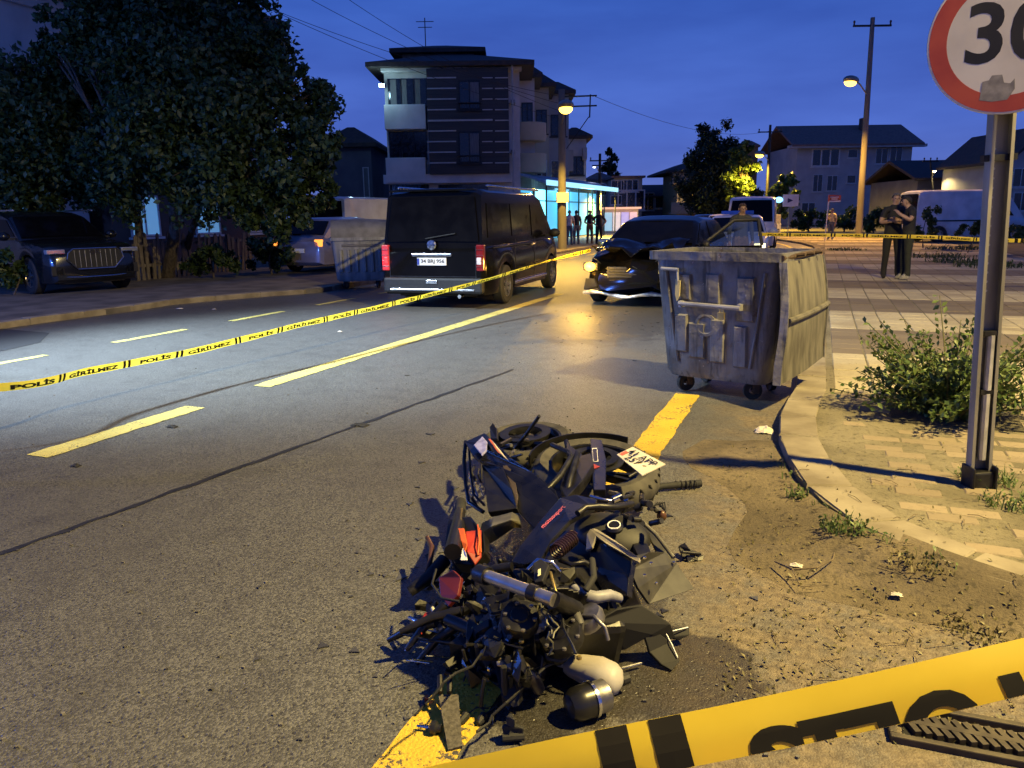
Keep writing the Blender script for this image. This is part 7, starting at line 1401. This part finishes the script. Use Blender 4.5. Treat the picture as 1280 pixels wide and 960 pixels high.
t = loose('rubber_footpad', 'worn grey rubber footpad standing out on the yellow line', 'footpad', 562, 905); o0 = t.location; mb = MB(); mb.slab([z3(548, 868, .06), z3(573, 868, .06), z3(578, 932, .015), z3(560, 937, .012)], .012); obj('pad', mb, M('gritty_rubber', (.05, .045, .035), .9, c2=(.11, .10, .08), scale=90, bump=.08, bscale=160), t); mb = MB(); mb.tube([z3(550, 866, .07), z3(550, 845, .09)], .009, 8); mb.tube([z3(562, 866, .07), z3(562, 846, .09)], .009, 8); obj('pins', mb, satin, t)
t = loose('headlamp_bulb', 'small silver bulb lying left of the rubber footpad', 'bulb', 540, 912); o0 = t.location; mb = MB(); mb.tube([z3(521, 907, .018), z3(536, 909, .018)], [.003, .006], 8); obj('glass_tip', mb, chrome, t); mb = MB(); mb.lathe([(.010, 0), (.02, .006), (.02, .02), (.012, .026), (.012, .036)], 16, Matrix.Translation(z3(537, 909, .02)) @ frame_from(z3(545, 910, .02)-z3(537, 909, .02))); obj('socket', mb, dark_metal, t, smooth=True)
for nm, lb, pts in (('wire_connector', 'black wire connector beside the rubber footpad', ((574, 905), (584, 893))), ('wire_connector', 'black wire connector on the tip of the yellow line', ((598, 905), (606, 893)))):
    t = loose(nm, lb, 'connector', *pts[0]); o0 = t.location; a_, b_ = z3(*pts[0], .012), z3(*pts[1], .014); mb = MB(); mb.tube([a_, a_.lerp(b_, .3), a_.lerp(b_, .9), b_], [.006, .013, .014, .006], 8); obj('plug', mb, black_plastic, t); mb = MB(); mb.tube([b_, b_+Vector((.02, .03, .01)), b_+Vector((.05, .05, 0))], .0025, 5); obj('lead', mb, black_plastic, t)
t = loose('rubber_block', 'small black triangular rubber block in front of the canister', 'block', 641, 918); o0 = t.location; mb = MB(); mb.slab([z3(627, 908, .05), z3(640, 903, .055), z3(655, 910, .05), z3(654, 921, .02), z3(630, 924, .02)], .02); mb.slab([z3(632, 906, .05), z3(640, 901, .055), z3(644, 912, .05)], .03, Vector((0, 0, 1))); obj('block', mb, rubber, t, bevel=.004)
mb = MB(); mb.tube([z3(628, 922, .02), z3(655, 920, .02)], .012, 8); obj('ridge', mb, rubber, t)
t = loose('broken_grip', 'black ribbed handlebar grip lying behind the number plate', 'grip', 850, 607); o0 = t.location; mb = MB(); mb.tube([z3(806, 616, .03), z3(826, 608, .03), z3(848, 606, .028), z3(876, 604, .025)], [.014, .018, .020, .021], 12); obj('grip', mb, rubber, t, smooth=True)
for k in range(5): mb = MB(); x = 845+6*k; c = z3(x, 606-.1*k, .028); mb.lathe([(.020, -.004), (.024, 0), (.020, .004)], 14, Matrix.Translation(c) @ frame_from(z3(876, 604, .025)-z3(848, 606, .028)), closed=True); obj('grip_ring', mb, rubber, t)
t = loose('plastic_shard', 'black plastic shard lying on the stain right of the wreck', 'debris', 868, 693); o0 = t.location; mb = MB(); mb.slab([z3(848, 682, .05), z3(856, 678, .06), z3(862, 686, .05), z3(874, 690, .03), z3(872, 700, .01), z3(854, 700, .01)], .02); mb.tube([z3(852, 690, .05), z3(876, 692, .03)], .008, 6); obj('shard', mb, satin, t, bevel=.003); mb = MB(); mb.slab([z3(858, 694, .03), z3(880, 694, .02), z3(878, 700, .005), z3(860, 702, .005)], .006); obj('flap', mb, satin, t)
t = loose('metal_rod', 'thin steel rod sticking out beside the pale bottle', 'rod', 790, 833); o0 = t.location; mb = MB(); mb.tube([z3(775, 836, .02), z3(802, 829, .02)], .005, 8); obj('shaft', mb, alum, t); mb = MB(); mb.tube([z3(772, 837, .02), z3(777, 836, .02)], .008, 8); obj('rod_end', mb, satin, t)
t = loose('clip', 'small orange tipped clip left of the heap', 'clip', 528, 885); o0 = t.location; mb = MB(); mb.tube([z3(519, 894, .008), z3(530, 882, .012), z3(534, 876, .015)], .004, 6); obj('wire', mb, dark_metal, t); mb = MB(); mb.box(z3(533, 873, .016), (.012, .02, .012), .5); obj('tip', mb, orange_p, t)
# paper and scraps
def scrap(label, px, py, r, m, z=0.0, h=.02, nm='crumpled_paper'):
    c = G(px, py, z); c.z = max(c.z, bank_z(c.x, c.y) if z == 0 else c.z); n = 9; mb = MB(); vs = []
    for i in range(n):
        for j in range(n):
            u, v = i/(n-1)-.5, j/(n-1)-.5; vs.append((u*2*r+random.gauss(0, r*.06), v*1.3*r+random.gauss(0, r*.06), .006+h*max(0, 1-3.2*(u*u+v*v))*random.uniform(.5, 1.1)))
    mb.add(vs, [(i*n+j, i*n+j+1, (i+1)*n+j+1, (i+1)*n+j) for i in range(n-1) for j in range(n-1)]); o = obj(nm, mb, m); o.location = c; md = o.modifiers.new('t', 'SOLIDIFY'); md.thickness = .002; return tag(o, label, 'litter')
paper = M('paper', (.55, .50, .42), .8, var=.1)
scrap('crumpled white paper lying in the gutter by the bin', 955, 541, .065, paper, h=.05)
for x, y, r, lb in ((1093, 688, .02, 'pale pebble sized scrap beside the kerb bend weeds'), (995, 712, .025, 'pale flat scrap in the gutter below the kerb'), (1120, 752, .02, 'tiny pale scrap near the dry gutter grass'), (225, 386, .06, 'white scrap lying on the road near the left kerb'), (268, 387, .035, 'small white scrap beside a lane dash'), (425, 415, .03, 'white fleck of paper under the sagging tape')): scrap(lb, x, y, r, paper, h=.012, nm='paper_scrap')
for x, y, r, lb in ((450, 532, .06, 'dark flat scrap on the road in the headlamp light'), (95, 583, .03, 'small dark scrap on the road below the pale dash'), (215, 534, .04, 'dark smear of rubber beside the pale dash'), (895, 478, .0, '')): 
    if r: scrap(lb, x, y, r, rubber, h=.014, nm='rubber_scrap')
mb = MB(); t = loose('bent_branch', 'dry bent twig curling on the dirt below the kerb', 'twig', 1010, 720); o0 = t.location.copy(); t.location.z = bank_z(o0.x, o0.y)+.01
mb.tube([z3(968, 708, .01), z3(990, 718, .03), z3(1020, 716, .04), z3(1040, 706, .03), z3(1045, 690, .015)], [.004, .005, .004, .003, .002], 6); obj('main_twig', mb, M('twig', (.13, .10, .06), .9), t); mb = MB(); mb.tube([z3(990, 718, .03), z3(1000, 740, .01), z3(1030, 738, .01)], [.003, .002, .0015], 5); obj('side_twig', mb, MAT['twig'], t)
